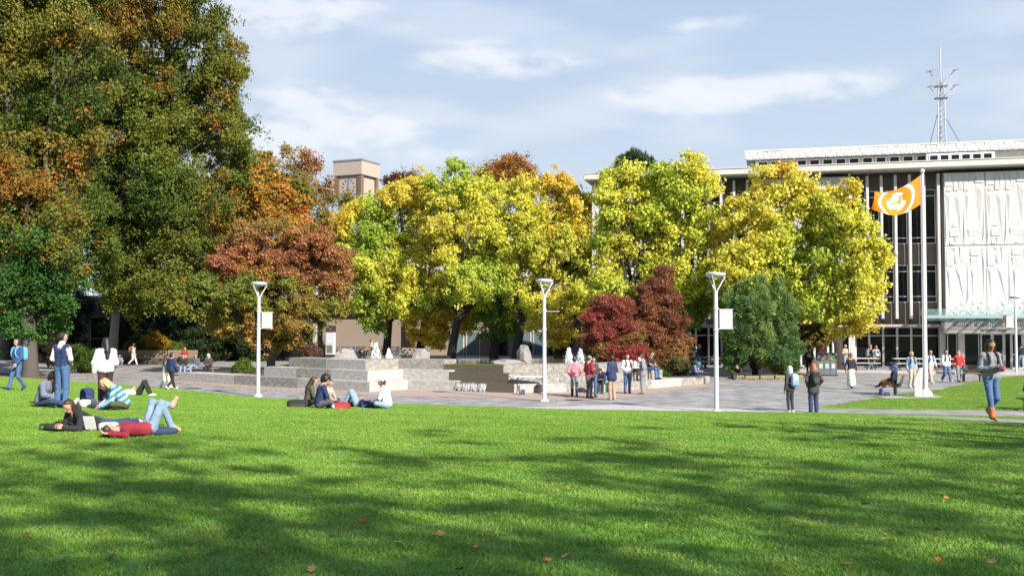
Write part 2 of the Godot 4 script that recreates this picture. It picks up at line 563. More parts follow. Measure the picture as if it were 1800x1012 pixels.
# one tuft-covered patch of turf, repeated over the lawn
func build_grass() -> void:
	var r := RandomNumberGenerator.new()
	r.seed = 77
	var s := Shape.new()
	for k in 420:
		var p := Vector3(r.randf_range(-0.24, 0.24), 0, r.randf_range(-0.24, 0.24))
		var a := r.randf() * TAU
		var w := r.randf_range(0.0026, 0.005)
		var hgt := r.randf_range(0.014, 0.038)
		var side := Vector3(cos(a), 0, sin(a)) * w
		var lean := Vector3(r.randf_range(-1, 1), 0, r.randf_range(-1, 1)) * hgt * 1.15
		var mid := p + lean * 0.35 + Vector3.UP * hgt * 0.6
		var tip := p + lean + Vector3.UP * hgt
		var g := r.randf_range(0.75, 1.2)
		s.tint = Color(g * r.randf_range(0.85, 1.2), g, g * r.randf_range(0.7, 1.2)) if r.randf() > 0.07 else Color(2.0, 1.35, 1.6)
		s.quad(p - side, mid - side * 0.8, mid + side * 0.8, p + side)
		s.tri(mid - side * 0.8, tip, mid + side * 0.8)
	var spots: Array[Transform3D] = []
	var cols: Array[Color] = []
	var drift := FastNoiseLite.new()
	drift.seed = 31
	drift.frequency = 1.0
	drift.fractal_octaves = 3
	var z := -3.6
	while z > -62.0:
		var near := -z
		var step := 0.36 if near < 24.0 else 0.42
		var half := near * 0.53 + 2.2
		var x := -half
		while x < half:
			var p := Vector3(x + r.randf_range(-0.16, 0.16), 0, z + r.randf_range(-0.16, 0.16))
			x += step
			var q := Vector2(p.x, p.z)
			var inside := false
			var y := 0.0
			if lawn_edge(p.x) + p.z > 0.12:
				inside = not Geometry2D.is_point_in_polygon(q, path_poly)
				y = lawn_y(p.x, p.z) - 0.004
			elif p.x > 10.0 and (Geometry2D.is_point_in_polygon(q, lawn2) or Geometry2D.is_point_in_polygon(q, lawn3)):
				inside = true
				y = 0.028
			if not inside: continue
			var b := Basis(Vector3.UP, r.randf() * TAU).scaled(Vector3(1, r.randf_range(0.75, 1.25) * (1.0 if near < 24 else 1.25), 1))
			spots.append(Transform3D(b, Vector3(p.x, y, p.z)))
			# the turf is a patchwork of grasses: fescue and rye mixed
			var dryness := clampf(0.5 + 0.75 * drift.get_noise_2d(p.x * 0.22, p.z * 0.55) + 0.5 * drift.get_noise_2d(p.x * 0.7 + 40.0, p.z * 1.9), 0.0, 1.0)
			var col := Color(0.138, 0.290, 0.024).lerp(Color(0.215, 0.352, 0.042), dryness)
			col = col.lerp(Color(0.33, 0.33, 0.11), clampf(drift.get_noise_2d(p.x * 1.7 - 90.0, p.z * 3.0) * 0.9 - 0.18, 0.0, 0.5))
			var f := r.randf_range(0.93, 1.07)
			cols.append(Color(col.r * f, col.g * f, col.b * f))
		z -= step * 0.9
	var mm := MultiMesh.new()
	mm.transform_format = MultiMesh.TRANSFORM_3D
	mm.use_colors = true
	mm.mesh = s.mesh()
	mm.instance_count = spots.size()
	for i in spots.size():
		mm.set_instance_transform(i, spots[i])
		mm.set_instance_color(i, cols[i])
	var o := MultiMeshInstance3D.new()
	o.name = "grass"
	o.multimesh = mm
	o.material_override = coloured("grass_blade", 0.6, 0.5)
	add_child(o)
	tag(o, "short mown green grass covering the sloping lawn", "grass", "", "stuff")
	print("grass patches ", spots.size())

func leaf_shape(size: float, curl: float, rr: RandomNumberGenerator) -> Shape:
	# a lobed leaf, a little cupped
	var s := Shape.new()
	var rim := [Vector2(0, -0.5), Vector2(0.2, -0.32), Vector2(0.5, -0.2), Vector2(0.3, -0.02), Vector2(0.46, 0.22), Vector2(0.18, 0.2), Vector2(0, 0.55), Vector2(-0.18, 0.2), Vector2(-0.46, 0.22), Vector2(-0.3, -0.02), Vector2(-0.5, -0.2), Vector2(-0.2, -0.32)]
	var at := []
	for q in rim: at.append(Vector3(q.x * size, (q.length_squared() * curl + rr.randf_range(0, 0.06)) * size, q.y * size))
	for i in at.size():
		s.tri(Vector3(0, 0.004, 0), at[(i + 1) % at.size()], at[i])
	return s
func build_fallen_leaves() -> void:
	var r := RandomNumberGenerator.new()
	r.seed = 15
	var kinds := []
	for k in 4: kinds.append(leaf_shape(0.072, 0.35 + 0.2 * k, r).mesh())
	var tones := [mat("leaf_rust", 0.36, 0.11, 0.03, 0.8), mat("leaf_tan", 0.42, 0.24, 0.10, 0.8), mat("leaf_orange", 0.55, 0.2, 0.04, 0.8), mat("leaf_brown", 0.2, 0.08, 0.03, 0.8)]
	var words := ["rust red", "pale tan", "orange", "dark brown"]
	var spots := [[637, 920], [952, 922], [1204, 911], [863, 943], [836, 966], [1026, 958], [994, 983], [963, 990], [1360, 977], [1650, 990], [1648, 937], [1614, 930], [1745, 995], [1791, 873], [331, 973], [48, 945], [110, 897], [577, 886], [773, 945], [1530, 843], [1198, 800], [1350, 820], [1664, 879], [1520, 891], [808, 1008], [658, 891], [888, 889], [1318, 902], [197, 983], [1408, 926], [1568, 756], [1632, 760], [931, 831], [1492, 928], [461, 976], [548, 1008], [1257, 1008], [221, 853], [996, 865], [1555, 953], [1592, 811], [1752, 857], [1490, 997], [700, 960], [380, 900]]
	for q in spots:
		var k := r.randi() % 4
		var p := lawn_at(q[0], q[1])
		var b := Basis(Vector3.UP, r.randf() * TAU) * Basis(Vector3.RIGHT, r.randf_range(-0.7, 0.7)) * r.randf_range(0.7, 1.25)
		var o := part(numbered("fallen_leaf"), kinds[r.randi() % 4], tones[k], self, Transform3D(b, p + Vector3(0, 0.03, 0)))
		tag(o, "curled %s fallen leaf lying on the mown grass" % words[k], "leaf", "%s fallen leaves on the lawn" % words[k])
func build_litter() -> void:
	# small dropped leaves drifted against walls and under the trees: too many to count
	var r := RandomNumberGenerator.new()
	r.seed = 92
	var xf: Array[Transform3D] = []
	var cs: Array[Color] = []
	var runs := [[[300, 671], [460, 683], 1.0, 260], [[-40, 664], [110, 668], 2.0, 420], [[120, 660], [300, 668], 2.5, 260], [[1285, 668], [1440, 665], 0.9, 360], [[1395, 655], [1450, 657], 1.4, 160], [[460, 684], [650, 691], 0.5, 90], [[1090, 688], [1250, 674], 0.6, 110], [[1150, 655], [1330, 662], 2.5, 120], [[200, 643], [400, 650], 2.0, 160], [[700, 640], [1000, 640], 4.0, 220], [[300, 690], [1400, 712], 4.0, 160], [[1440, 700], [1600, 680], 6.0, 70]]
	for q in runs:
		for k in q[3]:
			var p: Vector3 = on(q[0][0], q[0][1]).lerp(on(q[1][0], q[1][1]), r.randf()) + Vector3(r.randfn() * 0.5, 0, r.randfn()) * q[2] * 0.5
			p.y = lawn_y(p.x, p.z) + (0.03 if lawn_edge(p.x) + p.z > 0.0 else 0.014)
			xf.append(Transform3D(Basis(Vector3.UP, r.randf() * TAU) * Basis(Vector3.RIGHT, r.randf_range(-0.4, 0.4)) * r.randf_range(0.8, 1.7), p))
			cs.append([Color(0.4, 0.2, 0.06), Color(0.5, 0.34, 0.08), Color(0.28, 0.13, 0.05), Color(0.46, 0.22, 0.03)][r.randi() % 4])
	var mm := MultiMesh.new()
	mm.transform_format = MultiMesh.TRANSFORM_3D
	mm.use_colors = true
	mm.mesh = leaf_shape(0.06, 0.5, r).mesh()
	mm.instance_count = xf.size()
	for i in xf.size():
		mm.set_instance_transform(i, xf[i])
		mm.set_instance_color(i, cs[i])
	var o := MultiMeshInstance3D.new()
	o.name = "leaf_litter"
	o.multimesh = mm
	o.material_override = coloured("litter_leaf", 0.8)
	add_child(o)
	tag(o, "scattered brown and yellow leaves drifted over the paving", "leaves", "", "stuff")

# ---------------------------------------------------------------- the library: x along the front, z out of it, y up; the eave's edge is z = 0
func library_frame() -> Transform3D:
	var u := Vector3(0.968135, 0, 0.25043)
	return Transform3D(Basis(u, Vector3.UP, Vector3(-0.25043, 0, 0.968135)), Vector3(5.319, 0, -75.029))
func facets(s: Shape, list: Array, sx: float, sy: float) -> void:
	# each: outline (clockwise from outside), apex x, y and how far it stands out; a roof of triangles
	for q in list:
		var poly: Array = q[0]
		var apex := Vector3(q[1] * sx, q[2] * sy, q[3])
		for i in poly.size():
			var a := Vector3(poly[i][0] * sx, poly[i][1] * sy, 0.0)
			var b := Vector3(poly[(i + 1) % poly.size()][0] * sx, poly[(i + 1) % poly.size()][1] * sy, 0.0)
			var t := [a, b, apex]
			var m: Vector3 = (t[2] - t[0]).cross(t[1] - t[0])
			if m.z < 0: t = [b, a, apex]
			s.tri(t[0], t[1], t[2])
func wedge(s: Shape, x0: float, x1: float, y0: float, y1: float, d0: float, d1: float) -> void:
	# a block whose face tilts from depth d0 at the bottom to d1 at the top
	var a := Vector3(x0, y0, d0)
	var b := Vector3(x1, y0, d0)
	var c := Vector3(x1, y1, d1)
	var d := Vector3(x0, y1, d1)
	s.quad(a, d, c, b)
	s.quad(Vector3(x0, y1, 0), Vector3(x1, y1, 0), c, d)
	s.quad(Vector3(x1, y0, 0), Vector3(x0, y0, 0), a, b)
	s.quad(Vector3(x0, y0, 0), Vector3(x0, y1, 0), d, a)
	s.quad(b, c, Vector3(x1, y1, 0), Vector3(x1, y0, 0))
func relief_panel(w: float, h: float, upper: bool) -> ArrayMesh:
	var s := Shape.new()
	s.box(Vector3(w / 2, h / 2, -0.12), Vector3(w - 0.03, h - 0.03, 0.24))
	var sx := w / 2.6
	var D := 0.058
	if upper:
		var sy := h / 4.9
		for q in [[0.06, 0.56, 4.02, 4.8, 0.16, 0.03], [0.62, 0.9, 3.7, 4.82, 0.18, 0.04], [0.94, 1.22, 3.75, 4.82, 0.05, 0.18], [1.28, 1.54, 3.66, 4.82, 0.18, 0.03], [1.6, 1.86, 3.9, 4.82, 0.03, 0.2], [1.96, 2.54, 4.2, 4.84, 0.2, 0.03], [0.34, 0.9, 0.62, 1.1, 0.18, 0.05], [1.5, 2.4, 0.62, 1.05, 0.04, 0.18], [0.34, 0.6, 0.06, 0.5, 0.18, 0.02], [0.66, 0.92, 0.06, 0.52, 0.02, 0.18]]:
			wedge(s, q[0] * sx, q[1] * sx, q[2] * sy, q[3] * sy, q[4] * 0.27, q[5] * 0.27)
		facets(s, [
			[[[0.06, 3.62], [0.56, 3.62], [0.46, 3.9], [0.16, 3.9]], 0.31, 3.68, D],
			[[[0.05, 3.55], [0.6, 3.55], [0.28, 1.15]], 0.34, 3.2, D],
			[[[0.64, 3.5], [1.24, 3.5], [1.06, 0.08]], 0.95, 3.0, D * 1.1],
			[[[1.3, 3.5], [1.88, 3.5], [1.42, 1.12]], 1.52, 3.25, D],
			[[[1.95, 4.1], [2.55, 4.1], [2.26, 1.14]], 2.36, 3.6, D * 1.15],
			[[[0.32, 1.22], [0.92, 1.22], [0.6, 1.62]], 0.6, 1.3, D * 0.9],
			[[[1.62, 0.06], [2.2, 0.06], [1.9, 0.52]], 1.92, 0.14, D * 0.9],
			[[[0.03, 0.05], [0.27, 0.05], [0.06, 3.3]], 0.13, 0.6, D],
			[[[1.12, 0.05], [1.5, 0.05], [1.27, 3.3]], 1.26, 0.7, D * 1.1],
			[[[2.32, 0.05], [2.57, 0.05], [2.55, 3.3]], 2.47, 0.7, D],
		], sx, sy)
	else:
		var sy := h / 4.6
		for q in [[1.62, 2.16, 3.9, 4.42, 0.18, 0.04], [0.95, 1.2, 3.5, 4.5, 0.03, 0.17], [1.62, 2.2, 3.2, 3.75, 0.03, 0.18], [0.1, 0.5, 3.2, 4.3, 0.15, 0.03], [0.7, 0.98, 0.08, 0.42, 0.16, 0.02], [1.06, 1.3, 0.08, 0.42, 0.16, 0.02], [1.66, 1.96, 0.08, 0.42, 0.16, 0.02], [2.04, 2.3, 0.08, 0.42, 0.02, 0.16]]:
			wedge(s, q[0] * sx, q[1] * sx, q[2] * sy, q[3] * sy, q[4] * 0.27, q[5] * 0.27)
		facets(s, [
			[[[0.34, 4.5], [0.9, 4.5], [0.62, 4.15]], 0.62, 4.4, D],
			[[[0.56, 3.3], [0.92, 3.3], [0.9, 4.3], [0.58, 4.1]], 0.7, 3.5, D],
			[[[0.06, 3.12], [0.58, 3.12], [0.32, 0.55]], 0.24, 2.7, D],
			[[[0.62, 3.12], [1.18, 3.12], [1.24, 0.55]], 0.9, 2.6, D * 1.1],
			[[[1.62, 3.1], [2.26, 3.1], [1.7, 0.9]], 1.78, 2.6, D * 1.1],
			[[[2.3, 4.5], [2.55, 4.5], [2.42, 0.6]], 2.45, 3.4, D],
			[[[1.3, 0.5], [1.62, 0.5], [1.4, 4.4]], 1.46, 1.1, D * 1.1],
			[[[0.86, 0.46], [1.28, 0.46], [0.92, 0.95]], 1.0, 0.55, D * 0.9],
			[[[1.66, 0.5], [1.98, 0.5], [1.7, 0.86]], 1.78, 0.56, D * 0.8],
			[[[2.04, 0.66], [2.3, 0.98], [2.56, 0.66], [2.3, 0.46]], 2.3, 0.7, D * 0.9],
			[[[0.06, 0.06], [0.6, 0.06], [0.1, 0.52]], 0.2, 0.14, D * 0.8],
			[[[2.36, 0.06], [2.57, 0.06], [2.54, 0.4]], 2.5, 0.12, D * 0.8],
		], sx, sy)
	return s.mesh()
func glass_dark() -> StandardMaterial3D:
	var m := mat("window_glass", 0.012, 0.013, 0.015, 0.04)
	m.metallic_specular = 0.35
	return m
func window_into(root: Node, w: float, h: float, at: Vector3, bars: Array, m: Material, thick := 0.05, called := "window") -> MeshInstance3D:
	# frame with cross bars (heights from the bottom), its pane a sub-part
	var key := "win%.3f/%.3f/%s/%s" % [w, h, bars, thick]
	if not mats.has(key):
		var s := Shape.new()
		for x in [-1.0, 1.0]: s.box(Vector3(x * (w - thick) / 2, h / 2, 0), Vector3(thick, h, 0.09))
		for y in [thick / 2, h - thick / 2]: s.box(Vector3(0, y, 0), Vector3(w - thick * 2, thick, 0.09))
		for y in bars: s.box(Vector3(0, y, 0), Vector3(w - thick * 2, thick, 0.085))
		mats[key] = s.mesh()
		mats[key + "p"] = box_mesh(Vector3(w - thick * 1.2, h - thick * 1.2, 0.02), Vector3(0, h / 2, -0.012))
	var f := part(called, mats[key], m, root, Transform3D(Basis.IDENTITY, at))
	part("pane", mats[key + "p"], glass_dark(), f)
	return f
func build_library() -> void:
	var white := mat("precast_white", 0.68, 0.675, 0.665, 0.75, 0, grain(0.02, 0.8, 12, 6), 0.2)
	white.uv1_scale = Vector3(0.5, 0.07, 0.5)
	var brown := mat("aggregate_brown", 0.20, 0.165, 0.145, 0.95, 0, grain(0.14, 0.6, 14, 4), 1.2)
	var cream := mat("roof_edge", 0.66, 0.63, 0.58, 0.8, 0, grain(0.02, 0.85, 13, 5), 0.25)
	var alu := mat("white_frame", 0.62, 0.62, 0.63, 0.5)
	var root := thing("library_building", "long white library with relief panels, dark glazed bays and flat roof", "building")
	root.transform = library_frame()
	part("core_wall", box_mesh(Vector3(42.6, 13.7, 11.0), Vector3(21.7, 6.85, -7.6)), brown, root)
	# roof slab with its thin edge
	part("roof", box_mesh(Vector3(44.5, 0.42, 13.5), Vector3(22.2, 13.97, -6.75), 0.03), cream, root)
	part("roof_trim", box_mesh(Vector3(44.56, 0.06, 13.6), Vector3(22.2, 14.215, -6.75)), mat("metal_trim", 0.55, 0.54, 0.52, 0.5), root)
	# panels
	for q in [[0.4, 5.62, 2], [12.5, 6.33, 2], [24.8, 7.8, 3], [38.6, 4.4, 2]]:
		var n: int = q[2]
		var w: float = q[1] / n
		var up := relief_panel(w, 4.95, true)
		var lo := relief_panel(w, 4.55, false)
		part("panel_backing", box_mesh(Vector3(q[1], 10.2, 1.16), Vector3(q[0] + q[1] / 2, 8.4, -1.75)), white, root)
		for k in n:
			part("relief_panel", up, white, root, Transform3D(Basis.IDENTITY, Vector3(q[0] + k * w, 8.5, -0.92)))
			part("relief_panel", lo, white, root, Transform3D(Basis.IDENTITY, Vector3(q[0] + k * w, 3.93, -0.92)))
	# glazed bays: fins, windows on two floors, spandrels
	for q in [[6.02, 12.5, 7], [18.83, 24.8, 6], [32.6, 38.6, 6]]:
		var n: int = q[2]
		var step := 0.925
		var first: float = q[0] + 1.02
		for k in n:
			var x := first + k * step
			if x > q[1] - 0.15: break
			part("fin", box_mesh(Vector3(0.17, 9.97, 0.55), Vector3(x, 8.5, -1.33), 0.015), white, root)
		var x0: float = q[0]
		for k in n + 1:
			var a := x0 + 0.04 if k == 0 else first + (k - 1) * step + 0.09
			var b: float = minf(first + k * step - 0.09, q[1] - 0.04)
			if b - a < 0.2: continue
			window_into(root, b - a, 3.77, Vector3((a + b) / 2, 8.73, -1.97), [0.42, 3.33], alu)
			window_into(root, b - a, 2.62, Vector3((a + b) / 2, 4.65, -1.97), [0.42, 2.16], alu)
			for y in [[7.27, 8.73], [12.5, 13.46], [3.14, 4.65]]:
				part("spandrel", box_mesh(Vector3(b - a + 0.1, y[1] - y[0] - 0.02, 0.2), Vector3((a + b) / 2, (y[0] + y[1]) / 2, -2.0)), brown, root)
	# ground floor: glazing, columns and a soffit edge
	part("soffit", box_mesh(Vector3(42.0, 0.16, 1.9), Vector3(21.6, 3.05, -1.6)), mat("soffit_grey", 0.42, 0.38, 0.34, 0.9), root)
	var x := 6.05
	while x < 24.3:
		var w := 0.925
		window_into(root, w, 2.82, Vector3(x + w / 2, 0.14, -2.02), [2.2], alu, 0.07)
		x += w
	for cx in [0.5, 6.0, 12.4, 18.7, 24.62, 32.0]:
		part("column", box_mesh(Vector3(0.42, 2.9, 0.6), Vector3(cx, 1.59, -1.5), 0.02), white, root)
	# entrance: side lights, two pairs of doors, lettered fascia
	window_into(root, 0.62, 2.4, Vector3(25.18, 0.14, -1.0), [], alu, 0.05)
	part("column", box_mesh(Vector3(0.36, 2.4, 0.4), Vector3(25.72, 1.34, -1.0), 0.02), white, root)
	window_into(root, 0.95, 2.4, Vector3(26.4, 0.14, -1.0), [], alu, 0.05)
	for d in [[26.96, 0.72], [27.7, 0.72], [28.86, 0.72], [29.6, 0.72], [30.4, 0.72]]:
		var door := window_into(root, d[1], 2.36, Vector3(d[0] + d[1] / 2, 0.16, -0.98), [0.95], alu, 0.085, "door")
		part("handle", bar(Vector3(d[1] * 0.3, 0.85, 0.09), Vector3(d[1] * 0.3, 1.25, 0.09), 0.018), alu, door)
	window_into(root, 0.4, 2.4, Vector3(28.65, 0.14, -1.0), [], alu, 0.05)
	part("door_head", box_mesh(Vector3(6.6, 0.2, 0.3), Vector3(28.05, 2.62, -1.0)), white, root)
	var grey := mat("fascia_grey", 0.58, 0.57, 0.57, 0.6)
	var fascia := part("fascia", box_mesh(Vector3(8.0, 0.46, 1.5), Vector3(28.5, 3.04, -0.25), 0.01), grey, root)
	var under := part("fascia", box_mesh(Vector3(8.0, 0.26, 1.4), Vector3(28.5, 2.66, -0.25), 0.01), grey, root)
	var ink := mat("letter_grey", 0.035, 0.035, 0.04, 0.5)
	for q in [["WILLIAM C. MEARNS CENTRE FOR LEARNING", 0.46, Vector3(25.0, 2.86, 0.505), 4.8, fascia], ["MCPHERSON LIBRARY", 0.27, Vector3(26.75, 2.58, 0.455), 1.55, under]]:
		var t := TextMesh.new()
		var f := SystemFont.new()
		f.font_names = PackedStringArray(["Droid Serif"])
		t.font = f
		t.text = q[0]
		t.font_size = 48
		t.pixel_size = q[1] / 48.0
		t.depth = 0.02
		t.horizontal_alignment = HORIZONTAL_ALIGNMENT_LEFT
		t.vertical_alignment = VERTICAL_ALIGNMENT_BOTTOM
		var wide := t.get_aabb().size.x
		part("lettering", t, ink, q[4], Transform3D(Basis.from_scale(Vector3(q[3] / wide, 0.85, 1)), q[2]))
	# glass canopy on steel ribs
	var can := thing("glass_canopy", "teal glass entrance canopy on steel ribs above the library doors", "canopy")
	can.transform = library_frame()
	var steel := mat("canopy_steel", 0.16, 0.22, 0.23, 0.5)
	var pane := mat("canopy_glass", 0.30, 0.50, 0.50, 0.05)
	pane.transparency = BaseMaterial3D.TRANSPARENCY_ALPHA
	pane.albedo_color.a = 0.42
	part("beam", box_mesh(Vector3(10.4, 0.2, 0.14), Vector3(28.3, 3.46, 1.9)), steel, can)
	part("beam", box_mesh(Vector3(9.2, 0.16, 0.14), Vector3(28.9, 3.4, 0.35)), steel, can)
	for k in 12:
		var rx := 23.15 + k * 0.9
		var s := Shape.new()
		s.quad(Vector3(rx - 0.03, 3.52, 2.75), Vector3(rx - 0.03, 3.6, 2.75), Vector3(rx - 0.03, 4.12, -0.6), Vector3(rx - 0.03, 3.74, -0.6))
		s.quad(Vector3(rx + 0.03, 3.74, -0.6), Vector3(rx + 0.03, 4.12, -0.6), Vector3(rx + 0.03, 3.6, 2.75), Vector3(rx + 0.03, 3.52, 2.75))
		s.quad(Vector3(rx + 0.03, 3.52, 2.75), Vector3(rx + 0.03, 3.6, 2.75), Vector3(rx - 0.03, 3.6, 2.75), Vector3(rx - 0.03, 3.52, 2.75))
		part("rib", s.mesh(), steel, can)
		if k < 11:
			var g := Shape.new()
			g.box(Vector3(rx + 0.45, 3.9, 1.08), Vector3(0.85, 0.025, 3.5), Basis(Vector3.RIGHT, atan2(0.52, 3.35)))
			part("glass_panel", g.mesh(), pane, can)
	part("fascia_edge", box_mesh(Vector3(10.2, 0.2, 0.05), Vector3(28.2, 3.62, 2.83)), mat("canopy_edge", 0.30, 0.42, 0.42, 0.3), can)
	# set-back top storey with a carved band and a strip of windows
	part("attic_wall", box_mesh(Vector3(30.4, 1.3, 7.0), Vector3(27.4, 14.8, -8.3)), cream, root)
	part("attic_roof", box_mesh(Vector3(32.5, 0.16, 9.0), Vector3(27.7, 16.02, -8.5)), cream, root)
	var band := Shape.new()
	band.box(Vector3(0, 0.3, -0.1), Vector3(1.3, 0.6, 0.2))
	for q in [[-0.6, -0.3, 0.05, 0.5, 0.1, 0.02], [-0.27, -0.1, 0.2, 0.56, 0.02, 0.12], [-0.08, 0.28, 0.06, 0.4, 0.12, 0.03], [0.3, 0.42, 0.1, 0.56, 0.03, 0.12], [0.44, 0.62, 0.05, 0.36, 0.1, 0.02]]:
		wedge(band, q[0], q[1], q[2], q[3], q[4] * 0.36, q[5] * 0.36)
	facets(band, [[[[-0.27, 0.04], [-0.1, 0.04], [-0.18, 0.18]], -0.18, 0.08, 0.04], [[[-0.05, 0.43], [0.26, 0.43], [0.1, 0.58]], 0.1, 0.48, 0.04], [[[0.45, 0.4], [0.62, 0.4], [0.6, 0.58]], 0.55, 0.45, 0.04]], 1, 1)
	var bm := band.mesh()
	for k in 25:
		part("frieze_panel", bm, white, root, Transform3D(Basis.IDENTITY, Vector3(12.1 + k * 1.3, 15.4, -4.0)))
	part("attic_sill", box_mesh(Vector3(17.0, 0.1, 0.5), Vector3(20.3, 14.35, -4.7)), cream, root)
	for k in 13:
		window_into(root, 0.78, 0.66, Vector3(12.75 + k * 0.93, 14.72, -4.74), [], alu, 0.09)
	part("attic_bay", box_mesh(Vector3(4.5, 0.98, 1.2), Vector3(26.4, 14.82, -4.6)), mat("bay_white", 0.72, 0.72, 0.73, 0.6), root)
	for k in 6:
		window_into(root, 0.62, 0.6, Vector3(24.62 + k * 0.71, 14.62, -3.97), [], alu, 0.05)
	# things on the roof
	var kerb := part("roof_hatch", box_mesh(Vector3(2.6, 0.3, 2.0), Vector3(25.9, 16.25, -8)), mat("roof_dark", 0.05, 0.05, 0.055, 0.8), root)
	kerb.set_meta("label", "dark equipment plinth on the roof")
	for q in [[28.4, 1.5], [30.6, 1.0]]:
		var dome := Shape.new()
		dome.lathe(Vector3(q[0], 16.1, -8.5), [Vector2(q[1], 0), Vector2(q[1] * 0.85, 0.18), Vector2(q[1] * 0.5, 0.3), Vector2(0.01, 0.36)], 20)
		part("roof_dome", dome.mesh(), mat("dome_grey", 0.12, 0.13, 0.15, 0.4), root)
	build_antenna()
func build_antenna() -> void:
	var met := mat("galvanised", 0.46, 0.48, 0.52, 0.45, 0.3)
	var dark := mat("antenna_dark", 0.10, 0.11, 0.14, 0.5)
	var t := thing("antenna_mast", "lattice steel antenna mast with wire grid reflectors standing on library roof", "antenna")
	t.transform = library_frame() * Transform3D(Basis.IDENTITY, Vector3(25.75, 16.4, -8.0))
	var legs := [Vector3(-0.28, 0, 0.16), Vector3(0.28, 0, 0.16), Vector3(0, 0, -0.32)]
	for l in legs:
		part("leg", bar(l, l * 0.75 + Vector3(0, 5.0, 0), 0.045), met, t)
	var lace := Shape.new()
	for k in 12:
		var y := k * 0.41
		for i in 3:
			var f := 1.0 - 0.25 * y / 5.0
			var a: Vector3 = legs[i] * f + Vector3(0, y, 0)
			var b: Vector3 = legs[(i + 1) % 3] * f + Vector3(0, y + 0.41, 0)
			lace.tube([a, b], [0.018, 0.018], 4)
			lace.tube([Vector3(b.x, y, b.z), a], [0.014, 0.014], 4)
	part("lacing", lace.mesh(), met, t)
	part("mast", bar(Vector3(0, 4.6, 0), Vector3(0, 7.6, 0), 0.05), met, t)
	part("whip", bar(Vector3(0, 7.6, 0), Vector3(0, 8.1, 0), 0.018), met, t)
	for q in [[Vector3(-0.9, 0, 0.1), Vector3(-0.25, 2.6, 0.1)], [Vector3(1.4, 0, 0.1), Vector3(0.25, 2.3, 0.1)], [Vector3(0, 0, -1.2), Vector3(0, 2.4, -0.25)]]:
		part("stay", bar(q[0], q[1], 0.03), dark, t)
	for side in [-1.0, 1.0]:
		var w: float = 0.75 if side < 0 else 1.05
		var s := Shape.new()
		for k in 11:
			var y := 3.95 + k * 0.19
			s.tube([Vector3(side * 0.12, y, 0.3), Vector3(side * (0.12 + w), y, 0.05)], [0.013, 0.013], 4)
		for k in 3:
			var x: float = side * (0.14 + w * k / 2.0 * 0.97)
			s.tube([Vector3(x, 3.9, 0.29 - 0.12 * k), Vector3(x, 5.9, 0.29 - 0.12 * k)], [0.016, 0.016], 4)
		part("grid_reflector", s.mesh(), met, t)
		for y in [4.35, 5.5]:
			var d := Shape.new()
			d.tube([Vector3(side * 0.6, y - 0.15, 0.3), Vector3(side * 0.9, y + 0.1, 0.8)], [0.025, 0.025], 5)
			d.tube([Vector3(side * 0.9 - 0.22, y + 0.06, 0.8), Vector3(side * 0.9 + 0.22, y + 0.16, 0.8)], [0.03, 0.03], 5)
			part("dipole", d.mesh(), dark, t)
	part("bracket", box_mesh(Vector3(0.9, 0.08, 0.5), Vector3(0, 4.6, 0)), dark, t)
	part("bracket", box_mesh(Vector3(0.9, 0.08, 0.5), Vector3(0, 3.7, 0)), dark, t)

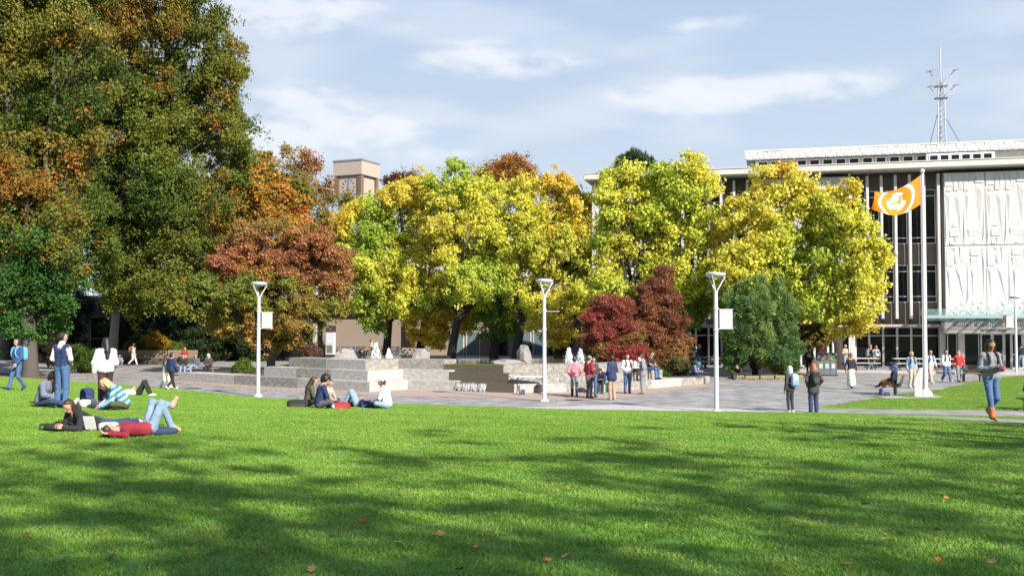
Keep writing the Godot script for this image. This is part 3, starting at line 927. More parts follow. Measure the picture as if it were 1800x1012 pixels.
# ---------------------------------------------------------------- the other buildings
func build_far_buildings() -> void:
	var tan := mat("tan_stucco", 0.27, 0.215, 0.175, 0.95, 0, grain(0.08, 0.8, 17, 5), 0.6)
	var stone := mat("tower_stone", 0.52, 0.44, 0.36, 0.95, 0, grain(0.12, 0.75, 18, 4), 0.5)
	var pale := mat("pale_concrete", 0.55, 0.50, 0.44, 0.9, 0, grain(0.03, 0.85, 19, 5), 0.2)
	var alu := mat("white_frame", 0.62, 0.62, 0.63, 0.5)
	# hall behind the fountain
	var hall := thing("lecture_hall", "tan stucco hall with deep concrete eaves behind the row of maples", "building", Vector3(-4.5, 0, -101.5))
	part("wall", box_mesh(Vector3(30, 6.5, 8), Vector3(0, 3.25, -5)), tan, hall)
	part("eave", box_mesh(Vector3(31, 1.3, 3.4), Vector3(0.2, 6.0, -0.6), 0.03), pale, hall)
	part("soffit", box_mesh(Vector3(30.6, 0.1, 3.0), Vector3(0.2, 5.28, -0.6)), tan, hall)
	part("upper_wall", box_mesh(Vector3(28, 5.0, 7), Vector3(0, 9.0, -6)), pale, hall)
	for x in [-13.6, -4.2, 4.6, 12.5]:
		part("column", box_mesh(Vector3(0.8, 5.1, 0.8), Vector3(x, 2.55, 1.2), 0.03), tan, hall)
	for q in [[-1.6, 1.35], [0.0, 1.35], [5.2, 1.2], [6.6, 1.2]]:
		var d := window_into(hall, q[1], 2.5, Vector3(q[0] + 0.6, 0.02, -0.94), [], alu, 0.06, "door")
		d.get_child(0).material_override = mat("teal_glass", 0.10, 0.15, 0.16, 0.15)
	for q in [[3.2, 1.7], [9.2, 2.2]]:
		window_into(hall, q[1], 3.3, Vector3(q[0], 0.02, -0.93), [2.4], mat("bronze_frame", 0.10, 0.075, 0.06, 0.5), 0.09, "door")
	part("notice", box_mesh(Vector3(0.22, 0.3, 0.02), Vector3(3.4, 2.0, -0.75)), mat("paper", 0.75, 0.75, 0.75, 0.9), hall)
	# clock tower rising beyond it
	var tw := thing("clock_tower", "square stone clock tower with corner windows rising above the maples", "tower", Vector3(-20.0, 0, -131), deg_to_rad(-24))
	tw.scale = Vector3(0.87, 1, 0.87)
	part("shaft", box_mesh(Vector3(4.0, 22.0, 4.0), Vector3(0, 11.0, 0)), stone, tw)
	part("crown_block", box_mesh(Vector3(4.9, 1.75, 4.9), Vector3(0, 22.95, 0), 0.02), stone, tw)
	part("roof_edge", box_mesh(Vector3(5.05, 0.22, 5.05), Vector3(0, 23.94, 0)), mat("tower_cap", 0.16, 0.18, 0.22, 0.6), tw)
	part("hatch", box_mesh(Vector3(1.3, 0.2, 1.0), Vector3(-0.2, 24.1, 0)), mat("tower_cap", 0.16, 0.18, 0.22, 0.6), tw)
	for s in [-1.0, 1.0]:
		for r in [-1.0, 1.0]:
			var c := part("corner_window", box_mesh(Vector3(0.62, 2.6, 0.62), Vector3(s * 2.02, 20.7, r * 2.02)), mat("louvre_brown", 0.15, 0.095, 0.06, 0.6), tw)
			part("mullion", box_mesh(Vector3(0.1, 2.6, 0.1), Vector3(s * 2.3, 20.7, r * 2.3)), mat("mullion_brown", 0.3, 0.19, 0.11, 0.6), c)
			part("sill", box_mesh(Vector3(0.8, 0.14, 0.8), Vector3(s * 2.02, 19.34, r * 2.02)), mat("tower_cap", 0.16, 0.18, 0.22, 0.6), c)
	part("face_panel", box_mesh(Vector3(3.3, 3.6, 0.1), Vector3(0, 20.3, 2.04)), stone, tw)
	var ink := mat("clock_metal", 0.07, 0.07, 0.09, 0.5)
	for k in 12:
		var a := TAU * k / 12.0
		var m := Shape.new()
		m.box(Vector3(sin(a) * 0.95, 20.6 + cos(a) * 0.95, 2.13), Vector3(0.1, 0.24, 0.06), Basis(Vector3.BACK, -a))
		part("hour_mark", m.mesh(), ink, tw)
	var hands := Shape.new()
	hands.box(Vector3(0.02, 21.05, 2.16), Vector3(0.16, 1.1, 0.06), Basis(Vector3.BACK, -0.06))
	part("clock_hand", hands.mesh(), mat("hand_blue", 0.20, 0.22, 0.32, 0.4), tw)
	var hh := Shape.new()
	hh.box(Vector3(0.0, 20.55, 2.15), Vector3(0.34, 0.75, 0.05), Basis(Vector3.BACK, 0.08))
	part("clock_hand", hh.mesh(), mat("hand_blue", 0.20, 0.22, 0.32, 0.4), tw)
	# low glazed building under the oaks
	var west := thing("low_pavilion", "low grey building with columns and dark windows under the oaks", "building", Vector3(-42, 0, -97), 0.12)
	part("wall", box_mesh(Vector3(48, 5.2, 8), Vector3(0, 2.6, -5)), mat("west_grey", 0.34, 0.32, 0.30, 0.9), west)
	part("roof", box_mesh(Vector3(50, 0.7, 11), Vector3(0, 5.5, -4)), mat("west_roof", 0.34, 0.31, 0.28, 0.9), west)
	for k in 18:
		var x := -22.0 + k * 2.6
		part("column", box_mesh(Vector3(0.32, 5.1, 0.32), Vector3(x, 2.55, 0.6)), pale, west)
		if k < 17: window_into(west, 2.0, 3.2, Vector3(x + 1.3, 0.7, -0.94), [1.1], alu, 0.07)
	for x in [-14.2, -6.4]:
		for d in [-1.0, 1.0]:
			var b := Shape.new()
			b.box(Vector3(x + 1.3, 2.2, 0.62 + d * 0.07), Vector3(0.16, 4.2, 0.12), Basis(Vector3.BACK, d * 0.55))
			part("brace", b.mesh(), pale, west)

# ---------------------------------------------------------------- trees and shrubs
var sprays := {}
func spray(kind: String) -> ArrayMesh:
	# a twig's worth of leaves, repeated through a crown
	if sprays.has(kind): return sprays[kind]
	var r := RandomNumberGenerator.new()
	r.seed = hash(kind)
	var s := Shape.new()
	var count := 30
	var size := 0.125
	var spread := Vector3(0.5, 0.42, 0.5)
	if kind == "oak": size = 0.11; count = 34; spread = Vector3(0.5, 0.4, 0.5)
	elif kind == "fine": size = 0.10; count = 40; spread = Vector3(0.42, 0.2, 0.42)
	elif kind == "layer": size = 0.085; count = 46; spread = Vector3(0.42, 0.11, 0.42)
	elif kind == "needle": count = 70; spread = Vector3(0.26, 0.34, 0.26)
	elif kind == "shrub": size = 0.075; count = 36; spread = Vector3(0.26, 0.24, 0.26)
	elif kind == "sparse": size = 0.13; count = 12; spread = Vector3(0.6, 0.5, 0.6)
	for k in count:
		var d := Vector3(r.randfn(), r.randfn(), r.randfn()).normalized() * pow(r.randf(), 0.45)
		var p := d * spread
		var g := r.randf_range(0.72, 1.25)
		s.tint = Color(g * r.randf_range(0.9, 1.12), g, g * r.randf_range(0.85, 1.15))
		if kind == "needle":
			var up := (d + Vector3(0, 0.9, 0)).normalized()
			var side := up.cross(Vector3(r.randfn(), r.randfn(), r.randfn())).normalized() * 0.02
			var l := r.randf_range(0.12, 0.24)
			s.quad(p - side, p - side * 0.4 + up * l, p + side * 0.4 + up * l, p + side)
			continue
		# leaves hang a little and turn their faces outwards
		var face := (d * 0.7 + Vector3(r.randfn(), r.randfn() * 0.7 + 0.55, r.randfn()) * 0.7).normalized()
		var a := face.cross(Vector3(r.randfn(), r.randfn(), r.randfn())).normalized()
		var b := face.cross(a)
		var l := size * r.randf_range(0.5, 1.5)
		var w := l * (0.48 if kind != "maple" else 0.62)
		var fold := face * l * 0.16
		# a folded leaf: two halves with a notched outline
		s.quad(p - a * l * 0.6, p - a * l * 0.15 + b * w + fold, p + a * l * 0.2 + b * w * 0.75 + fold, p + a * l * 0.65)
		s.quad(p - a * l * 0.6, p + a * l * 0.65, p + a * l * 0.2 - b * w * 0.75 + fold, p - a * l * 0.15 - b * w + fold)
	sprays[kind] = s.mesh()
	return sprays[kind]
func limb_path(a: Vector3, b: Vector3, r: RandomNumberGenerator, bend := 0.12) -> Array:
	var out := []
	var l := a.distance_to(b)
	var off := Vector3(r.randf_range(-1, 1), 0.6, r.randf_range(-1, 1)) * l * bend
	for i in 7:
		var t := i / 6.0
		out.append(a.lerp(b, t) + off * sin(t * PI) + Vector3(r.randf_range(-1, 1), r.randf_range(-1, 1), r.randf_range(-1, 1)) * l * 0.012)
	return out
func bark_mat(key: String) -> StandardMaterial3D:
	var c := {"grey": [0.17, 0.15, 0.135], "dark": [0.085, 0.068, 0.055], "pale": [0.36, 0.33, 0.31], "red": [0.11, 0.07, 0.055]}[key] as Array
	return mat("bark_" + key, c[0], c[1], c[2], 0.95, 0, grain(0.06, 0.45, 40, 5), 1.6)
# q: name, label, group, at (foot), z (distance of the crown), trunk radius, fork height, bark, spray, density, size, blobs [px, py, radius px, tone], tones [[dark, light], ...]
func tree(q: Dictionary) -> Node3D:
	var r := RandomNumberGenerator.new()
	r.seed = hash(q.label)
	var foot: Vector3 = q.at
	var root := thing(q.name, q.label, q.get("category", "tree"), foot, 0.0, q.get("group", ""))
	var depth: float = q.z
	var scale := depth / FOCAL
	var bark := bark_mat(q.get("bark", "grey"))
	var blobs := []
	for b in q.blobs:
		var c := deep(b[0], b[1], depth)
		var rad: float = b[2] * scale * 1.1
		c.z += r.randf_range(-0.7, 0.7) * rad * q.get("thick", 1.0)
		blobs.append([c - foot, rad, b[3] if b.size() > 3 else 0])
	var mean := Vector3.ZERO
	for b in blobs: mean += b[0]
	mean /= blobs.size()
	# trunk: flared foot, slight lean towards the crown
	var tr: float = q.get("trunk", 0.3)
	var fork: float = q.get("fork", 3.0)
	var stems: int = q.get("stems", 1)
	var tops := []
	for k in stems:
		var out := Vector3.ZERO
		if stems > 1:
			var a := TAU * k / stems + 0.6
			out = Vector3(cos(a), 0, sin(a) * 0.6) * fork * 0.32
		var f := Vector3(clampf(mean.x, -1.2, 1.2) * 0.4, fork, clampf(mean.z, -1.2, 1.2) * 0.3) + out
		var rt := tr / sqrt(float(stems))
		var pts := [out * 0.15 - Vector3(0, 0.25, 0), out * 0.15 + Vector3(0, 0.12, 0), out * 0.22 + Vector3(0, 0.5, 0), out * 0.45 + Vector3(f.x * 0.3, fork * 0.5, f.z * 0.3), f]
		var sh := Shape.new()
		sh.tube(pts, [rt * 1.55, rt * 1.35, rt * 1.06, rt * 0.92, rt * 0.8], 12)
		part("trunk", sh.mesh(), bark, root)
		tops.append(f)
	# limbs to every mass of leaves, twigs inside it
	var twigs := Shape.new()
	for b in blobs:
		var c: Vector3 = b[0]
		var from: Vector3 = tops[0]
		for t in tops:
			if t.distance_to(c) < from.distance_to(c): from = t
		var start := from + Vector3(0, -0.1, 0)
		var path := limb_path(start, c, r)
		var rr := clampf(0.035 + 0.045 * b[1], 0.04, tr * 0.55)
		var sh := Shape.new()
		sh.tube(path, [rr * 1.4, rr * 1.2, rr, rr * 0.85, rr * 0.7, rr * 0.55, rr * 0.35], 7)
		part("limb", sh.mesh(), bark, root)
		for k in 7:
			var d: Vector3 = Vector3(r.randfn(), r.randfn() + 0.3, r.randfn()).normalized() * b[1] * r.randf_range(0.6, 0.95)
			var w := limb_path(path[3 + r.randi() % 4], c + d, r, 0.1)
			var g := rr * 0.3
			twigs.tube([w[0], w[2], w[4], w[6]], [g, g * 0.75, g * 0.5, g * 0.2], 5, false)
	part("twigs", twigs.mesh(), bark, root)
	# leaves
	var dens: float = q.get("density", 1.0)
	var size: float = q.get("size", 1.0)
	var flatten: float = q.get("flatten", 1.0)
	var tones: Array = q.tones
	var hole: float = q.get("holes", 0.12)
	var xf: Array[Transform3D] = []
	var cs: Array[Color] = []
	var tufts := []
	for b in blobs:
		var nsub := q.get("tufts", 16) as int
		tufts.append([b[0], b[1] * 0.55, b[2]])
		for k in nsub:
			var d := Vector3(r.randfn(), r.randfn() * 0.9 + 0.1, r.randfn()).normalized()
			tufts.append([b[0] + d * b[1] * r.randf_range(0.6, 1.0) * Vector3(1, flatten, 1), b[1] * r.randf_range(0.16, 0.5), b[2]])
	for b in tufts:
		var rad: float = b[1]
		var count := int(0.95 * dens * (rad * rad * 52.0 + 4.0) / (size * size))
		for k in count:
			var d := Vector3(r.randfn(), r.randfn(), r.randfn()).normalized()
			var u := minf(absf(r.randfn()) * 0.62 + 0.2 * r.randf(), 2.2)
			var p: Vector3 = b[0] + d * rad * u * Vector3(1, flatten, 1)
			var wp := p + foot
			var h := noise3.get_noise_3d(wp.x * 42.0, wp.y * 50.0, wp.z * 42.0)
			if h < -0.5 + hole * 2.4 and r.randf() < 0.9: continue
			if wp.y < 0.1: continue
			var turn := Basis(Vector3(r.randfn(), r.randfn() * 2.0, r.randfn()).normalized(), r.randf() * TAU) if flatten > 0.7 else Basis(Vector3.UP, r.randf() * TAU) * Basis(Vector3.RIGHT, r.randf_range(-0.3, 0.3))
			xf.append(Transform3D(turn * (size * r.randf_range(0.75, 1.25)), p))
			var tone: Array = tones[b[2]]
			var m := clampf(0.5 + 1.15 * noise3.get_noise_3d(wp.x * 11.0 + 300.0, wp.y * 11.0, wp.z * 11.0) + r.randf_range(-0.22, 0.22), 0.0, 1.0)
			var col: Color
			if tone.size() == 3:
				col = (tone[0] as Color).lerp(tone[1], m * 2.0) if m < 0.5 else (tone[1] as Color).lerp(tone[2], m * 2.0 - 1.0)
			else:
				col = (tone[0] as Color).lerp(tone[1], m)
			if q.has("flecks") and noise3.get_noise_3d(wp.x * 30.0, wp.y * 30.0 + 70.0, wp.z * 30.0) > 0.48:
				col = col.lerp(q.flecks, 0.55)
			var f := r.randf_range(0.82, 1.18)
			cs.append(Color(minf(col.r * f, 0.82), minf(col.g * f, 0.8), col.b * f))
	var mm := MultiMesh.new()
	mm.transform_format = MultiMesh.TRANSFORM_3D
	mm.use_colors = true
	mm.mesh = spray(q.get("spray", "maple"))
	mm.instance_count = xf.size()
	for i in xf.size():
		mm.set_instance_transform(i, xf[i])
		mm.set_instance_color(i, cs[i])
	var o := MultiMeshInstance3D.new()
	o.name = "crown"
	o.multimesh = mm
	o.material_override = coloured("leaf_" + ("needle" if q.get("spray", "") == "needle" else "broad"), 0.55, 0.1 if q.get("spray", "") == "needle" else 0.9)
	root.add_child(o, true)
	o.set_meta("kind", "stuff")
	total_sprays += xf.size()
	return root
var total_sprays := 0
func C(r: float, g: float, b: float) -> Color:
	return Color(r, g, b)
func build_trees() -> void:
	var olive := [C(0.085, 0.13, 0.016), C(0.19, 0.21, 0.025), C(0.32, 0.2, 0.03)]
	var rusty := [C(0.17, 0.2, 0.025), C(0.28, 0.22, 0.03), C(0.42, 0.19, 0.03)]
	var green := [C(0.04, 0.12, 0.016), C(0.08, 0.2, 0.03), C(0.14, 0.24, 0.03)]
	var mid := [C(0.07, 0.13, 0.015), C(0.14, 0.2, 0.022), C(0.24, 0.24, 0.03)]
	tree({"name": "oak_tree", "label": "huge oak with green lower leaves and rusty orange upper crown at lawn edge", "at": on(52, 664), "z": 60.0, "trunk": 0.42, "fork": 5.2, "bark": "grey", "spray": "oak", "group": "",
		"density": 0.8, "size": 1.0, "holes": 0.17, "flecks": C(0.55, 0.16, 0.03), "tones": [olive, rusty, green, mid],
		"blobs": [[-60, 20, 110, 1], [40, 30, 80, 0], [110, 70, 75, 1], [20, 120, 85, 1], [-60, 170, 110, 0], [110, 160, 70, 0], [50, 230, 80, 3], [-40, 300, 100, 1], [110, 270, 60, 1], [60, 320, 75, 1], [10, 390, 75, 1], [100, 380, 60, 0], [120, 450, 45, 0], [40, 460, 70, 2], [-40, 470, 90, 2], [100, 510, 50, 2], [20, 530, 60, 2], [-70, 560, 60, 2], [75, 570, 32, 2], [30, -90, 120, 0], [-80, -110, 130, 1]]})
	tree({"name": "oak_tree", "label": "tall olive green oak with drooping crown and pale trunk beyond the path", "at": on(197, 640), "z": 76.0, "trunk": 0.36, "fork": 5.5, "bark": "pale", "spray": "oak",
		"density": 0.8, "size": 1.1, "holes": 0.17, "flecks": C(0.5, 0.16, 0.02), "tones": [olive, rusty, mid, green],
		"blobs": [[170, 20, 90, 1], [260, 30, 80, 1], [330, 30, 55, 0], [375, 90, 48, 0], [300, 110, 75, 0], [395, 140, 38, 2], [210, 120, 80, 0], [150, 200, 80, 2], [250, 210, 85, 2], [340, 190, 70, 2], [400, 215, 36, 2], [380, 270, 52, 2], [300, 290, 80, 2], [200, 300, 85, 2], [150, 370, 60, 0], [240, 370, 75, 2], [320, 370, 65, 2], [370, 340, 45, 0], [200, 440, 60, 2], [270, 450, 70, 2], [330, 440, 45, 2], [230, 510, 50, 2], [290, 520, 45, 2], [190, 490, 40, 2], [200, -80, 110, 0], [310, -60, 75, 1]]})
	tree({"name": "oak_tree", "label": "dark oak with shaded trunk standing behind the pale trunked oak", "at": on(10, 632), "z": 84.0, "trunk": 0.5, "fork": 6.0, "bark": "grey", "spray": "oak",
		"density": 0.6, "size": 1.25, "holes": 0.06, "tones": [mid, green, olive],
		"blobs": [[-60, 380, 90, 0], [20, 400, 90, 0], [110, 420, 80, 1], [-20, 200, 120, 0], [80, 250, 100, 0], [60, 80, 120, 2], [-80, 60, 120, 2], [-60, 500, 70, 1], [160, 330, 80, 1]]})
	# dark evergreens filling the shade below them
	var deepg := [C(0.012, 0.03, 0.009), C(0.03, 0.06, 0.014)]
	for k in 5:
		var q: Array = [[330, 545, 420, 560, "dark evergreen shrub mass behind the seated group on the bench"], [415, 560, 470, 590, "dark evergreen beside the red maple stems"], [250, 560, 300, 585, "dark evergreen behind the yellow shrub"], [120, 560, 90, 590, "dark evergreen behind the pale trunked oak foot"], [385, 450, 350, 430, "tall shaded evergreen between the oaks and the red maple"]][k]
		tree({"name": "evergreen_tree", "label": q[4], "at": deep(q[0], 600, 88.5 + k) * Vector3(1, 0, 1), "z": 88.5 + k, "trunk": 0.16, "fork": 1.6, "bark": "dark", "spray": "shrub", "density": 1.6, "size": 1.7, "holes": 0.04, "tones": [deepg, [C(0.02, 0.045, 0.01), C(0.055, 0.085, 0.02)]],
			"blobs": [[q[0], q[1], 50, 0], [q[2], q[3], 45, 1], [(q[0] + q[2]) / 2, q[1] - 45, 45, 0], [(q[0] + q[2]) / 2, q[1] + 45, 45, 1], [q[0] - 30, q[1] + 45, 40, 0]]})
	# mixed autumn trees between the oaks and the maples
	var amber := [C(0.2, 0.2, 0.025), C(0.44, 0.25, 0.03), C(0.52, 0.2, 0.03)]
	tree({"name": "autumn_tree", "label": "orange and olive tree behind the red maple", "at": on(398, 634), "z": 84.0, "trunk": 0.25, "fork": 5.5, "bark": "grey", "spray": "maple", "density": 0.9, "size": 1.0, "holes": 0.12, "tones": [amber, olive, mid],
		"blobs": [[400, 330, 40, 1], [440, 310, 40, 0], [410, 380, 45, 0], [460, 360, 50, 0], [510, 350, 40, 1], [380, 430, 42, 0], [440, 420, 45, 0], [500, 400, 48, 0], [420, 470, 40, 2], [560, 420, 40, 1], [350, 480, 36, 2]]})
	tree({"name": "autumn_tree", "label": "thin sparse tree with yellow brown top leaves beside the clock tower", "at": on(545, 628), "z": 96.0, "trunk": 0.22, "fork": 7.0, "bark": "grey", "spray": "sparse", "density": 0.55, "size": 1.0, "holes": 0.2, "tones": [[C(0.12, 0.13, 0.02), C(0.3, 0.24, 0.03), C(0.38, 0.16, 0.03)]],
		"blobs": [[515, 278, 26], [540, 300, 30], [480, 305, 34], [520, 330, 40], [565, 335, 26], [560, 375, 40], [600, 385, 34], [610, 352, 14], [500, 370, 40]]})
	# red maple by the lamp
	tree({"name": "red_maple", "label": "spreading maple with coral red crown and several pale stems beside lamp post", "at": on(476, 644, 0.38), "z": 63.0, "trunk": 0.3, "fork": 2.4, "stems": 5, "bark": "pale", "spray": "fine", "density": 0.95, "size": 0.85, "holes": 0.19, "flatten": 0.85,
		"tones": [[C(0.38, 0.14, 0.07), C(0.45, 0.19, 0.08), C(0.32, 0.27, 0.05)], [C(0.48, 0.17, 0.05), C(0.46, 0.26, 0.05), C(0.3, 0.26, 0.035)], [C(0.14, 0.2, 0.025), C(0.24, 0.27, 0.035), C(0.4, 0.24, 0.05)]],
		"blobs": [[480, 405, 34, 1], [450, 412, 30, 0], [540, 415, 30, 1], [590, 450, 26, 0], [470, 420, 36, 0], [430, 440, 40, 0], [520, 435, 40, 0], [560, 445, 36, 0], [410, 475, 42, 0], [465, 475, 46, 1], [525, 480, 46, 0], [575, 485, 36, 0], [595, 510, 22, 0], [390, 515, 38, 1], [440, 520, 46, 2], [500, 525, 48, 2], [555, 525, 42, 1], [375, 550, 30, 2], [420, 560, 42, 2], [480, 565, 44, 1], [535, 560, 38, 2], [450, 590, 30, 1], [575, 545, 28, 2], [370, 500, 22, 2], [510, 590, 26, 2]]})
	# the row of yellow maples behind the fountain
	var lemon := [C(0.57, 0.60, 0.07), C(0.73, 0.69, 0.085), C(0.79, 0.67, 0.10)]
	var lime := [C(0.36, 0.49, 0.05), C(0.56, 0.63, 0.07), C(0.73, 0.69, 0.08)]
	var gold := [C(0.68, 0.58, 0.07), C(0.79, 0.65, 0.08), C(0.80, 0.54, 0.07)]
	var leafy := [C(0.14, 0.28, 0.03), C(0.27, 0.40, 0.04), C(0.45, 0.5, 0.05)]
	var tones := [lemon, lime, gold, leafy]
	var ym := {"trunk": 0.36, "fork": 3.4, "bark": "dark", "spray": "maple", "density": 0.7, "size": 0.8, "holes": 0.2, "tones": tones}
	tree(ym.merged({"name": "yellow_maple", "label": "lime yellow maple with forked trunk behind the fountain jet", "at": on(679, 636), "z": 82.0,
		"blobs": [[695, 345, 26, 2], [655, 380, 36, 1], [705, 385, 42, 0], [620, 420, 40, 1], [670, 430, 46, 1], [735, 430, 44, 0], [780, 430, 40, 0], [640, 480, 44, 1], [700, 490, 48, 1], [760, 485, 44, 0], [625, 515, 30, 1], [670, 530, 36, 3], [720, 530, 36, 1], [660, 560, 22, 3], [610, 385, 28, 2]]}))
	tree(ym.merged({"name": "yellow_maple", "label": "maple with drooping golden lower bough beside the bicycle racks", "at": on(737, 634), "z": 83.0, "trunk": 0.24,
		"blobs": [[740, 345, 40, 2], [770, 375, 40, 1], [750, 560, 34, 2], [790, 555, 36, 2], [820, 560, 26, 2], [765, 585, 24, 2], [740, 520, 34, 3], [800, 520, 34, 1], [735, 590, 16, 2]]}))
	tree(ym.merged({"name": "yellow_maple", "label": "tall lime maple with thick dark trunk near the white fountain boulder", "at": on(793, 641), "z": 79.0, "trunk": 0.4,
		"blobs": [[800, 298, 20, 1], [790, 330, 34, 1], [830, 345, 40, 1], [870, 350, 38, 0], [780, 385, 42, 0], [840, 395, 46, 1], [885, 395, 40, 0], [810, 440, 44, 0], [860, 450, 46, 1], [835, 495, 44, 1], [800, 480, 36, 0], [880, 505, 36, 1]]}))
	tree(ym.merged({"name": "yellow_maple", "label": "maple with fresh green lower leaves beside the teal doors", "at": on(868, 640), "z": 80.0, "trunk": 0.3,
		"blobs": [[880, 545, 30, 3], [860, 570, 26, 3], [895, 575, 22, 3], [905, 470, 40, 0], [880, 430, 38, 1], [920, 400, 40, 0]]}))
	tree(ym.merged({"name": "yellow_maple", "label": "broad bright yellow maple behind the boulder and lamp post", "at": on(907, 642), "z": 78.0,
		"blobs": [[975, 325, 24, 2], [930, 345, 36, 0], [985, 350, 36, 2], [1015, 365, 30, 2], [950, 385, 44, 0], [1010, 400, 42, 2], [920, 430, 42, 0], [975, 440, 48, 0], [1040, 430, 42, 0], [945, 490, 46, 0], [1010, 495, 48, 0], [1065, 465, 40, 0], [1085, 445, 24, 0], [930, 540, 36, 1]]}))
	tree(ym.merged({"name": "yellow_maple", "label": "twin stemmed yellow maple beside the second fountain jet", "at": on(985, 643), "z": 77.0, "stems": 2, "fork": 3.0,
		"blobs": [[960, 560, 34, 0], [1000, 545, 40, 0], [1045, 530, 40, 0], [985, 585, 26, 2], [1075, 500, 36, 0], [1030, 575, 26, 1], [1085, 530, 26, 0]]}))
	tree(ym.merged({"name": "yellow_maple", "label": "airy lime maple before the white end panel of the library", "at": on(1120, 652, 0.1) * Vector3(1, 0, 1), "z": 66.0, "trunk": 0.26, "fork": 3.2, "bark": "grey", "density": 0.62, "size": 0.66, "holes": 0.25,
		"blobs": [[1080, 320, 26, 1], [1115, 315, 28, 1], [1080, 355, 30, 1], [1130, 355, 36, 1], [1095, 395, 34, 1], [1150, 390, 36, 1], [1090, 430, 28, 0], [1140, 430, 34, 1], [1110, 470, 34, 1], [1065, 345, 20, 1], [1155, 470, 30, 1], [1130, 505, 26, 3], [1062, 420, 24, 1], [1058, 470, 26, 0], [1070, 510, 26, 1]]}))
	tree(ym.merged({"name": "yellow_maple", "label": "green yellow maple before the first glazed bay of the library", "at": on(1215, 645, 0.1) * Vector3(1, 0, 1), "z": 65.0, "trunk": 0.25, "fork": 3.4, "bark": "grey", "density": 0.66, "size": 0.66, "holes": 0.24,
		"blobs": [[1165, 310, 24, 1], [1205, 305, 28, 0], [1235, 325, 28, 0], [1180, 345, 32, 1], [1225, 365, 32, 1], [1180, 400, 32, 1], [1230, 410, 34, 1], [1205, 450, 38, 1], [1255, 460, 36, 0], [1240, 500, 40, 1], [1200, 505, 32, 1], [1265, 395, 22, 0], [1215, 540, 28, 3], [1265, 535, 28, 0]]}))
	tree(ym.merged({"name": "yellow_maple", "label": "olive gold maple with twiggy crown behind the dark green pine", "at": on(1350, 645, 0.1) * Vector3(1, 0, 1), "z": 63.0, "trunk": 0.28, "fork": 3.4, "bark": "grey", "density": 0.72, "size": 0.66, "holes": 0.22,
		"tones": [[C(0.5, 0.46, 0.05), C(0.70, 0.56, 0.06), C(0.74, 0.48, 0.06)], [C(0.36, 0.41, 0.04), C(0.55, 0.53, 0.05), C(0.68, 0.57, 0.06)], gold, leafy],
		"blobs": [[1385, 310, 24, 2], [1350, 325, 32, 0], [1400, 345, 36, 0], [1320, 365, 38, 0], [1370, 385, 44, 0], [1425, 380, 34, 0], [1300, 415, 36, 0], [1345, 430, 42, 1], [1400, 440, 42, 1], [1300, 470, 40, 1], [1350, 480, 42, 1], [1410, 490, 38, 1], [1290, 510, 32, 1], [1330, 520, 34, 0], [1285, 540, 24, 2], [1440, 420, 28, 0]]}))
	tree(ym.merged({"name": "yellow_maple", "label": "pure yellow maple nearest the flag in front of the library", "at": on(1474, 650, 0.1) * Vector3(1, 0, 1), "z": 61.0, "trunk": 0.28, "fork": 3.3, "bark": "grey", "density": 0.7, "size": 0.66, "holes": 0.22, "tones": [[C(0.64, 0.60, 0.05), C(0.80, 0.68, 0.06), C(0.82, 0.62, 0.07)], lime, [C(0.5, 0.36, 0.02), C(0.66, 0.4, 0.02), C(0.62, 0.24, 0.02)], leafy],
		"blobs": [[1480, 340, 26, 2], [1450, 360, 26, 0], [1475, 380, 36, 0], [1510, 395, 28, 0], [1460, 430, 40, 1], [1505, 435, 38, 0], [1540, 450, 26, 0], [1475, 480, 42, 0], [1520, 485, 36, 0], [1545, 500, 22, 0], [1450, 520, 36, 1], [1500, 530, 40, 0], [1530, 555, 22, 2], [1480, 560, 28, 0], [1430, 540, 28, 1], [1510, 572, 14, 2]]}))
	# far crowns over the roofs
	tree({"name": "autumn_tree", "label": "rust orange tree top with bare twigs over the yellow maples", "at": Vector3(-0.5, 0, -118), "z": 118.0, "trunk": 0.3, "fork": 9.0, "spray": "sparse", "density": 1.0, "size": 1.2, "holes": 0.18, "tones": [[C(0.3, 0.12, 0.02), C(0.44, 0.19, 0.03), C(0.4, 0.26, 0.03)]],
		"blobs": [[870, 310, 26], [905, 305, 28], [890, 290, 22], [920, 325, 30], [870, 335, 34], [910, 290, 14], [935, 310, 14]]})
	tree({"name": "autumn_tree", "label": "dark maroon tree top just beyond the lime maple crowns", "at": Vector3(-10.5, 0, -118), "z": 118.0, "trunk": 0.3, "fork": 9.0, "spray": "sparse", "density": 1.5, "size": 1.2, "holes": 0.12, "tones": [[C(0.1, 0.035, 0.02), C(0.2, 0.07, 0.03), C(0.24, 0.13, 0.03)]],
		"blobs": [[735, 325, 22], [755, 335, 26], [715, 335, 26], [690, 320, 14]]})
	tree({"name": "pine_tree", "label": "dark pine top showing above the far end of library roof", "at": Vector3(13.5, 0, -112), "z": 112.0, "trunk": 0.3, "fork": 12.0, "bark": "dark", "spray": "needle", "density": 2.2, "size": 1.5, "holes": 0.12, "tones": [[C(0.014, 0.04, 0.016), C(0.04, 0.08, 0.035)]],
		"blobs": [[1115, 285, 16], [1105, 292, 16], [1130, 290, 14], [1117, 276, 9], [1095, 290, 10], [1140, 296, 8], [1115, 310, 24]]})
	tree({"name": "evergreen_tree", "label": "dark evergreen in the gap between maples and library end", "at": Vector3(7.5, 0, -108), "z": 108.0, "trunk": 0.3, "fork": 5.0, "bark": "dark", "spray": "oak", "density": 0.8, "size": 1.4, "holes": 0.04, "tones": [deepg, mid],
		"blobs": [[1015, 370, 24, 0], [1030, 400, 30, 0], [1020, 460, 40, 0], [1040, 540, 45, 1], [1000, 560, 45, 0], [1085, 560, 40, 0], [1100, 500, 40, 0]]})
